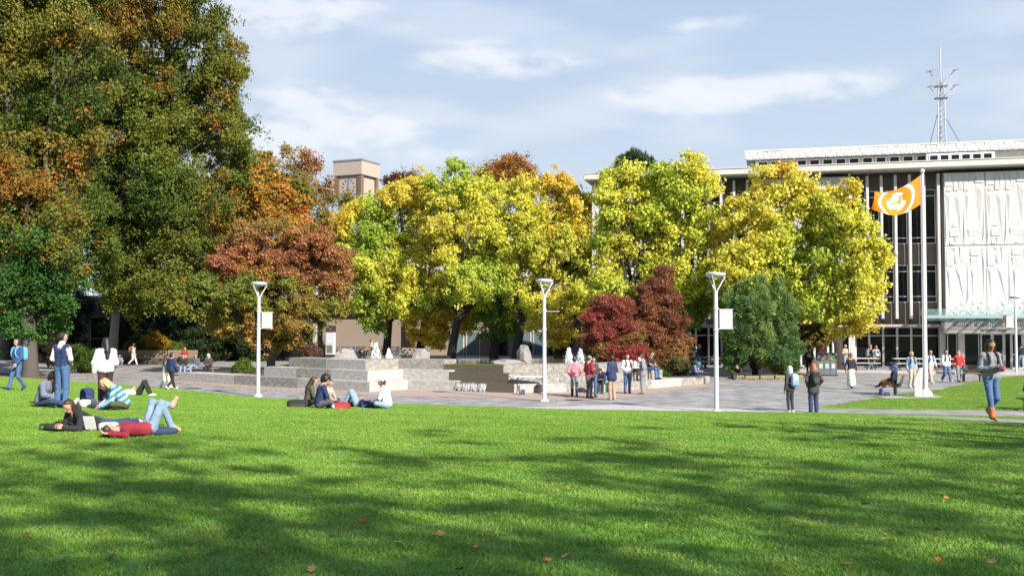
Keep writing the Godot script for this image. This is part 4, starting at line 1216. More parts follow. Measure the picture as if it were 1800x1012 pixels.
	# japanese maples
	tree({"name": "japanese_maple", "label": "crimson japanese maple with layered leaves beside the fountain steps", "at": Vector3(5.6, 0.38, -56.5), "z": 56.5, "trunk": 0.12, "fork": 0.8, "stems": 3, "bark": "red", "spray": "layer", "density": 3.2, "size": 0.62, "holes": 0.15, "flatten": 0.75, "thick": 0.5, "tufts": 26,
		"tones": [[C(0.26, 0.04, 0.035), C(0.38, 0.065, 0.055), C(0.32, 0.1, 0.05)], [C(0.36, 0.055, 0.05), C(0.44, 0.085, 0.07)], [C(0.26, 0.08, 0.04), C(0.34, 0.16, 0.05), C(0.18, 0.17, 0.04)]],
		"blobs": [[1065, 535, 18, 0], [1085, 545, 20, 0], [1055, 560, 20, 1], [1085, 575, 26, 0], [1055, 590, 22, 0], [1100, 600, 22, 2], [1070, 605, 26, 2], [1095, 620, 24, 1], [1050, 615, 16, 2], [1115, 625, 20, 1], [1080, 632, 24, 2]]})
	tree({"name": "japanese_maple", "label": "tall conical copper brown japanese maple in the bed near fountain", "at": Vector3(8.2, 0.38, -59.5), "z": 59.5, "trunk": 0.15, "fork": 1.0, "stems": 3, "bark": "red", "spray": "layer", "density": 3.2, "size": 0.62, "holes": 0.16, "flatten": 0.72, "thick": 0.6, "tufts": 26,
		"tones": [[C(0.2, 0.07, 0.035), C(0.3, 0.11, 0.05), C(0.36, 0.15, 0.06)], [C(0.32, 0.12, 0.05), C(0.38, 0.2, 0.06), C(0.22, 0.19, 0.045)]],
		"blobs": [[1167, 480, 11], [1162, 500, 17], [1145, 520, 22], [1172, 525, 18], [1130, 545, 24], [1165, 550, 26], [1110, 540, 15], [1185, 565, 20], [1140, 575, 28], [1115, 580, 22], [1175, 590, 26], [1190, 605, 18, 1], [1150, 605, 28], [1120, 612, 26, 1], [1180, 625, 24, 1], [1145, 632, 26, 1], [1110, 640, 18, 1], [1195, 635, 12, 1], [1170, 645, 18, 1]]})
	# the pine shrub with bare stems
	tree({"name": "pine_shrub", "label": "dense dark green pine with twisted bare stems on the plaza", "category": "pine", "at": on(1328, 661), "z": 60.5, "trunk": 0.3, "fork": 1.0, "stems": 6, "bark": "red", "spray": "needle", "density": 3.4, "size": 0.85, "holes": 0.16, "thick": 0.8, "flatten": 1.35, "tones": [[C(0.05, 0.12, 0.032), C(0.1, 0.19, 0.045), C(0.17, 0.26, 0.05)], [C(0.12, 0.2, 0.04), C(0.2, 0.27, 0.05)]],
		"blobs": [[1335, 515, 20], [1315, 525, 22], [1358, 528, 22], [1298, 545, 24], [1335, 550, 30], [1375, 552, 22], [1290, 575, 22], [1320, 585, 30, 1], [1355, 585, 30], [1388, 585, 18], [1295, 605, 24], [1330, 615, 24, 1], [1365, 615, 26], [1392, 610, 14], [1290, 630, 14], [1375, 635, 16], [1310, 560, 26]]})
	tree({"name": "autumn_tree", "label": "small rounded orange tree before the library beside the recycling bin", "at": on(1427, 646, 0.1) * Vector3(1, 0, 1), "z": 68.0, "trunk": 0.38, "fork": 1.6, "bark": "grey", "spray": "fine", "density": 1.8, "size": 0.8, "holes": 0.08, "flatten": 0.7, "tones": [[C(0.16, 0.14, 0.02), C(0.28, 0.16, 0.025), C(0.34, 0.1, 0.03)]],
		"blobs": [[1425, 550, 22], [1410, 570, 22], [1440, 565, 22], [1450, 585, 18], [1405, 592, 20], [1430, 590, 24], [1412, 605, 14]]})
	# shrubs under the oaks and along the beds
	for k in 9:
		var q: Array = [[275, 608, 22, 0, "golden yellow shrub behind the wooden seat wall"], [310, 622, 16, 1, "small green shrub beside the golden shrub"], [240, 612, 18, 1, "bright green shrub at the end of wooden seat wall"], [150, 630, 20, 1, "leafy green shrub between the standing pair on the lawn"], [85, 610, 24, 2, "dark red leaved shrub beside the large oak trunk"], [425, 648, 12, 1, "low green shrub behind the low fountain wall"], [545, 618, 12, 3, "brownish shrub beside the map sign"], [1192, 645, 12, 4, "green orange shrub at the end of fountain wall"], [1166, 660, 7, 1, "tiny green plant at the fountain step corner"]][k]
		var z: float = [84.0, 84.0, 83.0, 66.0, 72.0, 58.0, 78.0, 55.0, 53.0][k]
		var sets: Array = [[C(0.3, 0.2, 0.015), C(0.55, 0.32, 0.02)], [C(0.05, 0.11, 0.012), C(0.13, 0.2, 0.02)], [C(0.04, 0.025, 0.015), C(0.09, 0.05, 0.03)], [C(0.12, 0.06, 0.04), C(0.2, 0.11, 0.06)], [C(0.1, 0.12, 0.02), C(0.22, 0.18, 0.03)]]
		var gy := 0.38 if k in [5, 7, 8] else 0.0
		var f := deep(q[0], q[1], z)
		tree({"name": "shrub", "category": "shrub", "label": q[4], "at": Vector3(f.x, gy, f.z), "z": z, "trunk": 0.06, "fork": 0.4, "stems": 3, "bark": "dark", "spray": "shrub", "density": 2.6, "size": 0.9, "holes": 0.1, "tones": [sets[q[3]]],
			"blobs": [[q[0], q[1] - q[2] * 0.3, q[2] * 0.8], [q[0] - q[2] * 0.7, q[1] + q[2] * 0.3, q[2] * 0.6], [q[0] + q[2] * 0.7, q[1] + q[2] * 0.2, q[2] * 0.6], [q[0], q[1] + q[2] * 0.5, q[2] * 0.7]]})
	# trees that stand out of view towards the sun and shade the lawn
	var r := RandomNumberGenerator.new()
	r.seed = 3
	for q in [[Vector3(9.0, 1.4, 15.0), 16.0, 6.5, "tall oak shading the lawn from behind the viewer"], [Vector3(15.0, 1.3, 13.5), 16.5, 6.5, "tall oak shading the lawn towards the sun"], [Vector3(20.5, 1.0, 12.0), 16.0, 6.5, "tall oak shading the grass beside the benches"], [Vector3(26.5, 0.7, 10.0), 15.5, 6.0, "outer oak of the row shading the lawn"], [Vector3(13.8, 1.0, -10.4), 7.4, 2.2, "small maple shading the slope beside the crossing walk"], [Vector3(17.4, 0.9, -10.0), 7.6, 2.2, "second small maple shading the crossing walk"]]:
		var list := []
		var root_at: Vector3 = q[0]
		for k in 30 if q[2] > 3.0 else 9:
			var a := r.randf() * TAU
			var reach: float = sqrt(r.randf()) * q[2]
			list.append([Vector3(cos(a) * reach, q[1] + r.randf_range(-0.6, 0.6) * q[2], sin(a) * reach), r.randf_range(0.2, 0.34) * q[2]])
		shade_tree(root_at, list, q[3])
func shade_tree(at: Vector3, list: Array, label: String) -> void:
	var q := {"name": "yellow_maple", "label": label, "at": at, "z": 60.0, "trunk": 0.3, "fork": 4.5, "spray": "maple", "density": 0.1, "holes": 0.13, "tones": [[C(0.13, 0.22, 0.012), C(0.27, 0.34, 0.014), C(0.46, 0.43, 0.016)]], "blobs": [], "metres": list}
	tree_metres(q)
func tree_metres(q: Dictionary) -> void:
	# the same builder, crown given in metres from the foot
	var blobs := []
	for b in q.metres:
		var p: Vector3 = q.at + b[0]
		blobs.append([p, b[1]])
	var r := RandomNumberGenerator.new()
	r.seed = hash(q.label)
	var root := thing(q.name, q.label, "tree", q.at)
	var bark := bark_mat("grey")
	var sh := Shape.new()
	sh.tube([Vector3(0, -0.3, 0), Vector3(0, 0.4, 0), Vector3(0.1, 2.4, 0), Vector3(0, q.fork, 0.1)], [0.5, 0.34, 0.28, 0.24], 10)
	part("trunk", sh.mesh(), bark, root)
	var xf: Array[Transform3D] = []
	for b in blobs:
		var c: Vector3 = b[0] - q.at
		var l := Shape.new()
		l.tube(limb_path(Vector3(0, q.fork - 0.2, 0.1), c, r), [0.13, 0.12, 0.1, 0.08, 0.06, 0.05, 0.03], 6)
		part("limb", l.mesh(), bark, root)
		for k in int(q.density * (b[1] * b[1] * 40.0 + 10.0)):
			var p: Vector3 = c + Vector3(r.randfn(), r.randfn(), r.randfn()) * b[1] * 0.6
			xf.append(Transform3D(Basis(Vector3(r.randfn(), r.randfn(), r.randfn()).normalized(), r.randf() * TAU), p))
	var mm := MultiMesh.new()
	mm.transform_format = MultiMesh.TRANSFORM_3D
	mm.use_colors = true
	mm.mesh = spray("maple")
	mm.instance_count = xf.size()
	for i in xf.size():
		mm.set_instance_transform(i, xf[i])
		mm.set_instance_color(i, (q.tones[0][0] as Color).lerp(q.tones[0][2], r.randf()))
	var o := MultiMeshInstance3D.new()
	o.name = "crown"
	o.multimesh = mm
	o.material_override = coloured("leaf_broad", 0.55, 0.9)
	o.set_meta("kind", "stuff")
	root.add_child(o, true)

# ---------------------------------------------------------------- stepped fountain
func inset(line: Array, by: float) -> Array:
	# the same run of points moved back from the viewer's side, corners mitred
	var out := []
	for i in line.size():
		var a: Vector2 = line[maxi(i - 1, 0)]
		var b: Vector2 = line[i]
		var c: Vector2 = line[mini(i + 1, line.size() - 1)]
		var d1 := (b - a).normalized() if i > 0 else (c - b).normalized()
		var d2 := (c - b).normalized() if i < line.size() - 1 else d1
		var n1 := Vector2(d1.y, -d1.x)
		var n2 := Vector2(d2.y, -d2.x)
		var m := (n1 + n2).normalized()
		out.append(b + m * (by / maxf(m.dot(n1), 0.55)))
	return out
func build_fountain() -> void:
	var f := thing("fountain", "stepped grey concrete fountain with wet cascade and two white jets", "fountain")
	var dry := mat("cast_concrete", 0.52, 0.50, 0.465, 0.92, 0, grain(0.02, 0.76, 50, 8), 0.45)
	var worn := mat("stained_concrete", 0.44, 0.405, 0.36, 0.9, 0, grain(0.022, 0.6, 51, 7), 0.4)
	var wet := mat("wet_concrete", 0.2, 0.165, 0.12, 0.25, 0, grain(0.05, 0.5, 52, 6), 0.5)
	var moss := mat("moss", 0.16, 0.17, 0.03, 1.0, 0, grain(0.1, 0.5, 53, 4), 1.0)
	var V := func(x, z) -> Vector2: return Vector2(x, z)
	var tiers := [
		[[-18.5, -56.8], [-6.55, -47.1], [-4.97, -49.0], [-2.65, -47.9], [0.1, -46.4], [4.92, -47.5], [10.4, -54.0]],
		[[-12.8, -52.9], [-6.75, -47.95], [-5.3, -49.75], [-3.0, -48.65], [-0.15, -47.15], [4.6, -48.25], [7.6, -51.8]],
		[[-11.5, -52.85], [-6.98, -48.85], [-5.6, -50.55], [-3.3, -49.45], [-0.4, -47.95], [4.3, -48.95], [6.1, -51.1]]]
	var tops := [[0.46, 0.46, 0.46, 0.42, 0.40, 0.40], [0.93, 0.93, 0.93, 0.86, 0.83, 0.83], [1.40, 1.40, 1.40, 1.14, 1.22, 1.22]]
	var r := RandomNumberGenerator.new()
	r.seed = 8
	for t in 3:
		var line := []
		for q in tiers[t]: line.append(Vector2(q[0], q[1]))
		var back := inset(line, 1.25)
		for i in line.size() - 1:
			var a: Vector2 = line[i]
			var b: Vector2 = line[i + 1]
			var n := maxi(1, int(round(a.distance_to(b) / 2.7)))
			for k in n:
				var gap := 0.006 / a.distance_to(b)
				var k0 := float(k) / n + (gap if k > 0 else 0.0)
				var k1 := float(k + 1) / n - (gap if k < n - 1 else 0.0)
				var p0 := a.lerp(b, k0)
				var p1 := a.lerp(b, k1)
				var q0: Vector2 = back[i].lerp(back[i + 1], k0)
				var q1: Vector2 = back[i].lerp(back[i + 1], k1)
				var s := Shape.new()
				var low: float = 0.0 if t == 0 else tops[t - 1][i] - 0.1
				s.prism(PackedVector2Array([p0, p1, q1, q0]), low, tops[t][i] - 0.0005 * k)
				part("concrete_block", s.mesh(), wet if i == 3 else (worn if i > 3 and r.randf() < 0.7 or r.randf() < 0.25 else dry), f)
				# a rounded lip on the tread
				if i == 3 and t == 2:
					var mm := Shape.new()
					mm.prism(PackedVector2Array([p0 + Vector2(0, 0.01), p1 + Vector2(0, 0.01), q1, q0]), tops[t][i] + 0.002, tops[t][i] + 0.04)
					part("moss_edge", mm.mesh(), moss, f)
	# basin floor and water behind the top tier
	var basin := Shape.new()
	basin.prism(PackedVector2Array([Vector2(-10.6, -53.4), Vector2(-6.8, -50.3), Vector2(-5.5, -51.7), Vector2(-0.6, -49.2), Vector2(3.9, -50.2), Vector2(5.2, -52.0), Vector2(4.0, -60), Vector2(-9, -60)]), 0.0, 0.9)
	part("basin", basin.mesh(), worn, f)
	var water := mat("water", 0.05, 0.075, 0.08, 0.06)
	var wsh := Shape.new()
	wsh.prism(PackedVector2Array([Vector2(-10.6, -53.4), Vector2(-6.8, -50.3), Vector2(-5.5, -51.7), Vector2(-3.6, -50.8), Vector2(-3.6, -60), Vector2(-9, -60)]), 0.9, 1.3)
	part("pool_water", wsh.mesh(), water, f)
	var ws2 := Shape.new()
	ws2.prism(PackedVector2Array([Vector2(-3.55, -50.75), Vector2(-0.6, -49.2), Vector2(3.9, -50.2), Vector2(5.2, -52.0), Vector2(4.0, -60), Vector2(-3.55, -60)]), 0.9, 1.12)
	part("pool_water", ws2.mesh(), water, f)
	# falling water: threads over the wet steps
	var foam := mat("white_water", 0.82, 0.84, 0.87, 0.35)
	for t in 3:
		var thr := Shape.new()
		var a := Vector2(tiers[t][3][0], tiers[t][3][1])
		var b := Vector2(tiers[t][4][0], tiers[t][4][1])
		var outw := Vector2(-(a - b).y, (a - b).x).normalized()
		if outw.y < 0: outw = -outw
		var lo: float = 0.0 if t == 0 else tops[t - 1][3]
		for k in [150, 0, 0][t]:
			var u: float = r.randf_range(0.02, 0.55 if t == 0 else 0.98)
			var p := a.lerp(b, u) + outw * r.randf_range(0.01, 0.05)
			var y1: float = tops[t][3] - r.randf_range(0.0, 0.12)
			var y0: float = maxf(lo + 0.01, y1 - r.randf_range(0.08, 0.36))
			thr.tube([Vector3(p.x, y1, p.y), Vector3(p.x + outw.x * 0.05, (y0 + y1) / 2, p.y + outw.y * 0.05), Vector3(p.x + outw.x * 0.07, y0, p.y + outw.y * 0.07)], [0.002, 0.0035, 0.006], 4)
		if thr.v.size() > 0:
			var o := part("falling_water", thr.mesh(), foam, f)
			o.set_meta("kind", "stuff")
	# jets: columns of white broken water
	for q in [[660, 634, 33, 0.42], [683, 634, 22, 0.3], [1000, 640, 30, 0.34], [1020, 640, 28, 0.36]]:
		var base := deep(q[0], q[1], 53.0)
		var hgt: float = q[2] * 53.0 / 1800.0 + 0.1
		var jet := Shape.new()
		for k in 280:
			var u := pow(r.randf(), 0.8)
			var w: float = q[3] * (1.0 - 0.75 * u) * 0.85
			var a := r.randf() * TAU
			var d := sqrt(r.randf()) * w
			var p := base + Vector3(cos(a) * d, u * hgt - 0.15, sin(a) * d)
			var sz := r.randf_range(0.02, 0.055) * (1.25 - u * 0.7)
			jet.pillow(p, Vector3(sz * 0.7, sz * r.randf_range(1.6, 3.4), sz * 0.7), 1.0, Basis(Vector3.BACK, r.randf_range(-0.25, 0.25)), 0.0, null, 4, 6)
		for k in 60:
			var a := r.randf() * TAU
			var u := r.randf()
			var d: float = q[3] * r.randf_range(0.6, 1.7) * (1.1 - u)
			var p := base + Vector3(cos(a) * d, u * hgt * 0.95 - 0.1, sin(a) * d)
			jet.pillow(p, Vector3.ONE * r.randf_range(0.008, 0.022), 1.0, Basis.IDENTITY, 0.0, null, 3, 5)
		var mist := mat("jet_water", 0.84, 0.86, 0.88, 0.2)
		mist.transparency = BaseMaterial3D.TRANSPARENCY_ALPHA
		mist.albedo_color.a = 0.5
		var jm := part("water_jet", jet.mesh(), mist, f)
		jm.set_meta("kind", "stuff")
	# boulders set round the basin
	var stone := mat("boulder_stone", 0.48, 0.45, 0.42, 0.95, 0, grain(0.04, 0.5, 60, 6), 0.9)
	for q in [[607, 628, 52.5, 0.55, 0.34, "rounded pale grey boulder on the fountain rim beside map sign", 1.25], [737, 628, 52.0, 0.5, 0.34, "flat topped white boulder on the fountain rim corner", 1.25], [922, 625, 51.5, 0.42, 0.52, "upright pale boulder with tan side at the fountain rim", 1.1], [890, 637, 50.5, 0.9, 0.12, "low flat pale slab lying on the fountain rim", 1.16]]:
		var s := Shape.new()
		s.pillow(Vector3.ZERO, Vector3(q[3], q[4], q[3] * 0.8), 0.7, Basis(Vector3.UP, q[0]), 0.5, noise3, 7, 10)
		s.flat()
		var p := deep(q[0], q[1], q[2])
		p.y = q[6] + q[4] * 0.8
		var o := part(numbered("boulder"), s.mesh(), stone, self, Transform3D(Basis.IDENTITY, p))
		tag(o, q[5], "boulder")

# ---------------------------------------------------------------- lamps, flag, signs
func build_street() -> void:
	var pole := mat("lamp_paint", 0.58, 0.58, 0.62, 0.4)
	var dish := mat("lamp_dish", 0.50, 0.51, 0.54, 0.5)
	var lens := mat("lamp_lens", 0.72, 0.72, 0.70, 0.3)
	var cloth := mat("banner_cloth", 0.62, 0.60, 0.52, 0.85)
	var edge := mat("banner_edge", 0.55, 0.34, 0.18, 0.7)
	var lamps := [[453, 697, 1.0, "white lamp post with cream banner before the red maple"], [957, 705, 0.0, "white lamp post with empty banner arms before the yellow maples"], [1260, 724.5, 1.0, "white lamp post with banner at the lawn edge before the pine"], [1465, 653, 1.0, "white lamp post with banner before the library columns"], [1788, 657, -1.0, "white lamp post with orange edged banner by library entrance"]]
	for q in lamps:
		var at := on(q[0], q[1])
		var t := thing("lamp_post", q[3], "lamp post", at)
		var s := Shape.new()
		s.lathe(Vector3.ZERO, [Vector2(0.19, 0), Vector2(0.19, 0.03), Vector2(0.13, 0.07), Vector2(0.105, 0.12)], 18)
		part("base", s.mesh(), pole, t)
		var p := Shape.new()
		p.tube([Vector3(0, 0.05, 0), Vector3(0, 2.0, 0), Vector3(0, 4.25, 0)], [0.084, 0.078, 0.066], 14)
		part("pole", p.mesh(), pole, t)
		for k in 3:
			var a := TAU * k / 3.0
			var o := Vector3(cos(a), 0, sin(a))
			var y := Shape.new()
			y.tube([Vector3(0, 4.15, 0) + o * 0.03, Vector3(0, 4.3, 0) + o * 0.06, Vector3(0, 4.78, 0) + o * 0.34], [0.03, 0.03, 0.022], 7)
			part("arm", y.mesh(), pole, t)
		var d := Shape.new()
		d.lathe(Vector3(0, 4.76, 0), [Vector2(0.01, 0), Vector2(0.27, 0.0), Vector2(0.34, 0.05), Vector2(0.36, 0.12), Vector2(0.34, 0.15), Vector2(0.01, 0.19)], 28)
		part("dish", d.mesh(), dish, t)
		var l := Shape.new()
		l.lathe(Vector3(0, 4.74, 0), [Vector2(0.01, 0), Vector2(0.2, 0.005), Vector2(0.22, 0.018), Vector2(0.01, 0.02)], 20)
		part("lens", l.mesh(), lens, t)
		var side: float = q[2] if q[2] != 0.0 else 1.0
		for y in ([3.62, 2.93] if q[2] != 0.0 else [3.62]):
			part("bracket", bar(Vector3(0, y, 0), Vector3(side * 0.62, y, 0), 0.014), pole, t)
		for y in [2.9, 3.66]:
			var c := Shape.new()
			c.lathe(Vector3(0, y - 0.04, 0), [Vector2(0.088, 0), Vector2(0.092, 0.01), Vector2(0.092, 0.07), Vector2(0.088, 0.08)], 14)
			part("clamp", c.mesh(), pole, t)
		if q[2] != 0.0:
			var b := part("banner", box_mesh(Vector3(0.42, 0.64, 0.02), Vector3(side * 0.36, 3.275, 0)), cloth, t)
			for e in [-1.0, 1.0]:
				part("hem", box_mesh(Vector3(0.022, 0.66, 0.03), Vector3(side * 0.36 + e * 0.215, 3.275, 0)), edge if q[0] == 1788 else pole, b)
			part("hem", box_mesh(Vector3(0.45, 0.025, 0.03), Vector3(side * 0.36, 3.6, 0)), edge, b)
	# flagpole with its flag
	var fp := on(1628, 697.5)
	var t := thing("flagpole", "tall white flagpole with ball top on the small lawn", "flagpole", fp)
	var s := Shape.new()
	s.lathe(Vector3.ZERO, [Vector2(0.3, 0.04), Vector2(0.3, 0.1), Vector2(0.26, 0.2), Vector2(0.16, 0.3), Vector2(0.11, 0.34)], 24)
	part("base", s.mesh(), pole, t)
	var p := Shape.new()
	p.tube([Vector3(0, 0.1, 0), Vector3(0, 4.0, 0), Vector3(0, 9.6, 0)], [0.1, 0.09, 0.06], 16)
	part("pole", p.mesh(), pole, t)
	var ball := Shape.new()
	ball.pillow(Vector3(0, 9.7, 0), Vector3.ONE * 0.1, 1.0)
	part("finial", ball.mesh(), pole, t)
	part("halyard", bar(Vector3(-0.11, 1.2, 0.03), Vector3(-0.08, 9.5, 0.03), 0.008), pole, t)
	build_flag(fp)
	var slab := thing("plaque_stand", "slanted white plaque stand beside the flagpole foot", "plaque", on(1615, 698.5))
	var sl := Shape.new()
	var poly := [Vector2(-0.12, 0), Vector2(-0.1, 0.85), Vector2(0.1, 1.25), Vector2(0.16, 1.25), Vector2(0.12, 0)]
	for z in [-0.2, 0.2]:
		for k in range(1, 4):
			var q := [Vector3(poly[0].x, poly[0].y, z), Vector3(poly[k].x, poly[k].y, z), Vector3(poly[k + 1].x, poly[k + 1].y, z)]
			sl.face_out(q, Vector3(0, 0.6, 0))
	for k in 5:
		var a: Vector2 = poly[k]
		var b: Vector2 = poly[(k + 1) % 5]
		sl.face_out([Vector3(a.x, a.y, -0.2), Vector3(b.x, b.y, -0.2), Vector3(b.x, b.y, 0.2), Vector3(a.x, a.y, 0.2)], Vector3(0, 0.6, 0))
	part("slab", sl.mesh(), mat("plaque_white", 0.66, 0.66, 0.66, 0.6), slab)
	var face := Shape.new()
	face.box(Vector3(-0.012, 1.06, 0), Vector3(0.02, 0.42, 0.36), Basis(Vector3.BACK, -0.46))
	part("plate", face.mesh(), mat("plate_grey", 0.2, 0.2, 0.21, 0.4), slab)
	slab.rotation.y = -0.5
	# map sign beyond the fountain
	var ms := thing("map_sign", "tall grey map sign with black head and red emblem", "sign", deep(581, 600, 80.0) * Vector3(1, 0, 1), 0.1)
	part("plinth", box_mesh(Vector3(0.82, 0.8, 0.3), Vector3(0, 0.4, 0)), mat("sign_black", 0.02, 0.018, 0.02, 0.5), ms)
	part("panel", box_mesh(Vector3(0.75, 1.75, 0.24), Vector3(0, 1.65, 0)), mat("sign_grey", 0.34, 0.36, 0.40, 0.5), ms)
	part("side_strip", box_mesh(Vector3(0.14, 1.72, 0.01), Vector3(0.29, 1.65, 0.128)), mat("sign_pale", 0.62, 0.63, 0.64, 0.5), ms)
	part("head", box_mesh(Vector3(0.78, 0.52, 0.27), Vector3(0, 2.79, 0)), mat("sign_black", 0.02, 0.018, 0.02, 0.5), ms)
	part("emblem", box_mesh(Vector3(0.2, 0.22, 0.01), Vector3(-0.02, 2.78, 0.142)), mat("sign_red", 0.2, 0.01, 0.03, 0.5), ms)
	part("map_print", box_mesh(Vector3(0.44, 0.6, 0.01), Vector3(-0.09, 1.22, 0.128)), mat("sign_map", 0.2, 0.27, 0.12, 0.6, 0, grain(0.03, 0.3, 70, 3, FastNoiseLite.TYPE_CELLULAR), 2.0), ms)
	for k in 4:
		part("text_line", box_mesh(Vector3(0.4, 0.03, 0.008), Vector3(-0.09, 2.3 - k * 0.16, 0.126)), mat("sign_text", 0.6, 0.6, 0.62, 0.5), ms)
	build_seats()
	build_bikes()
func build_flag(fp: Vector3) -> void:
	# cloth flown to one side and hanging at the fly; the print is a computed picture
	var w := 320
	var h := 176
	var im := Image.create(w, h, false, Image.FORMAT_RGB8)
	var orange := Color(0.98, 0.52, 0.02)
	var white := Color(0.93, 0.92, 0.92)
	for y in h:
		for x in w:
			var u := (x + 0.5) / w * 1.82
			var v := (y + 0.5) / h
			var c := orange
			var d := Vector2(u - 0.93, v - 0.5)
			var ring := Vector2(d.x * 0.95, d.y).length()
			if ring > 0.56 and ring < 0.66: c = white
			var rad := d.length()
			var ang := atan2(d.y, d.x)
			if rad < 0.37:
				var on_white := false
				# plain rounded emblem: disc, band and curls
				if d.distance_to(Vector2(0.02, -0.12)) < 0.16: on_white = absf(d.distance_to(Vector2(0.02, -0.12)) - 0.135) > 0.008 and (absf(d.x - 0.02) > 0.018 or d.y < -0.16) and absf(absf(d.x - 0.02) - 0.06) > 0.01
				elif rad > 0.27: on_white = sin(ang * 3.0 + 0.6) > -0.35 and absf(rad - 0.32) > 0.007
				elif d.y > 0.06: on_white = absf(fmod(d.distance_to(Vector2(-0.1, 0.1)) * 22.0, 1.0) - 0.5) > 0.22
				else: on_white = absf(d.x) > 0.19 and fmod(absf(d.x) * 30.0 + d.y * 10.0 + 10.0, 1.0) > 0.4
				if on_white: c = white
			im.set_pixel(x, y, c)
	var m := StandardMaterial3D.new()
	m.albedo_texture = ImageTexture.create_from_image(im)
	m.roughness = 0.8
	m.backlight_enabled = true
	m.backlight = Color(0.6, 0.6, 0.6)
	var s := Shape.new()
	s.with_uv = true
	var nx := 36
	var ny := 16
	for i in nx + 1:
		var u := float(i) / nx
		for k in ny + 1:
			var v := float(k) / ny
			var x := -0.08 - 2.2 * u + 0.05 * u * (1.0 - v)
			var drop := 0.78 * u + 0.55 * u * (1.0 - u)
			var hgt := lerpf(1.23, 0.72, u * u)
			var top := 9.52 - drop - 0.1 * sin(u * PI)
			var y := top - hgt * v
			var z := 0.16 * sin(u * 7.5 + v * 2.0) * u + 0.07 * sin(u * 15.0 - v * 4.0) * u + 0.25 * u
			s.v.append(Vector3(x, y, z))
			s.n.append(Vector3.BACK)
			s.c.append(Color.WHITE)
			s.uv.append(Vector2(u, v))
	for i in nx:
		for k in ny:
			var a := i * (ny + 1) + k
			var b := a + ny + 1
			s.ix.append_array([a, b, b + 1, a, b + 1, a + 1])
	for i in nx + 1:
		for k in ny + 1:
			var a := s.v[maxi(i - 1, 0) * (ny + 1) + k]
			var b := s.v[mini(i + 1, nx) * (ny + 1) + k]
			var c := s.v[i * (ny + 1) + maxi(k - 1, 0)]
			var d := s.v[i * (ny + 1) + mini(k + 1, ny)]
			s.n[i * (ny + 1) + k] = (b - a).cross(d - c).normalized()
	for i in s.ix.size() / 3:
		var q := i * 3
		var g := (s.v[s.ix[q + 2]] - s.v[s.ix[q]]).cross(s.v[s.ix[q + 1]] - s.v[s.ix[q]])
		if g.dot(s.n[s.ix[q]]) < 0.0:
			var t := s.ix[q + 1]
			s.ix[q + 1] = s.ix[q + 2]
			s.ix[q + 2] = t
	var flag := thing("flag", "orange flag with white ring and round emblem flying from the flagpole", "flag", fp)
	part("cloth", s.mesh(), m, flag)
	part("hoist_band", box_mesh(Vector3(0.03, 1.25, 0.01), Vector3(-0.07, 8.9, 0.0)), mat("hoist_white", 0.7, 0.7, 0.7, 0.8), flag)

# ---------------------------------------------------------------- benches, tables, bins
func make_bench(label: String, at: Vector3, turn: float, wide := 1.7) -> Node3D:
	var wood := mat("bench_wood", 0.30, 0.20, 0.125, 0.8, 0, grain(0.05, 0.6, 61, 4), 2.0)
	var iron := mat("bench_leg", 0.13, 0.10, 0.08, 0.7)
	var t := thing("park_bench", label, "bench", at, turn)
	for k in 4: part("seat_slat", box_mesh(Vector3(wide, 0.04, 0.095), Vector3(0, 0.44 + 0.006 * absf(k - 1.5), 0.16 - k * 0.108), 0.008), wood, t)
	for k in 4:
		var s := Shape.new()
		s.box(Vector3(0, 0.53 + k * 0.105, -0.25 - k * 0.028), Vector3(wide, 0.095, 0.035), Basis(Vector3.RIGHT, -0.26), 0.008)
		part("back_slat", s.mesh(), wood, t)
	for x in [-0.62, 0.62]:
		var l := Shape.new()
		l.box(Vector3(x * wide / 1.7, 0.21, -0.02), Vector3(0.1, 0.42, 0.1))
		part("leg", l.mesh(), iron, t)
		var b := Shape.new()
		b.tube([Vector3(x * wide / 1.7, 0.4, 0.15), Vector3(x * wide / 1.7, 0.41, -0.24), Vector3(x * wide / 1.7, 0.86, -0.38)], [0.03, 0.03, 0.025], 6)
		part("bracket", b.mesh(), iron, t)
	return t
func picnic_table(label: String, at: Vector3, turn: float) -> void:
	var slab := mat("picnic_top", 0.46, 0.44, 0.42, 0.85)
	var leg := mat("picnic_leg", 0.10, 0.095, 0.09, 0.8)
	var t := thing("picnic_table", label, "picnic table", at, turn, "picnic tables before the library")
	part("table_top", box_mesh(Vector3(1.9, 0.06, 0.75), Vector3(0, 0.75, 0), 0.01), slab, t)
	for z in [-0.68, 0.68]: part("bench_seat", box_mesh(Vector3(1.9, 0.05, 0.28), Vector3(0, 0.45, z), 0.01), slab, t)
	for x in [-0.65, 0.65]:
		var s := Shape.new()
		for d in [-1.0, 1.0]:
			s.tube([Vector3(x, 0.72, d * 0.18), Vector3(x, 0.35, d * 0.3), Vector3(x, 0.02, d * 0.62)], [0.055, 0.055, 0.055], 6)
			s.tube([Vector3(x, 0.2, d * 0.25), Vector3(x, 0.42, d * 0.68)], [0.045, 0.045], 6)
		part("leg_frame", s.mesh(), leg, t)
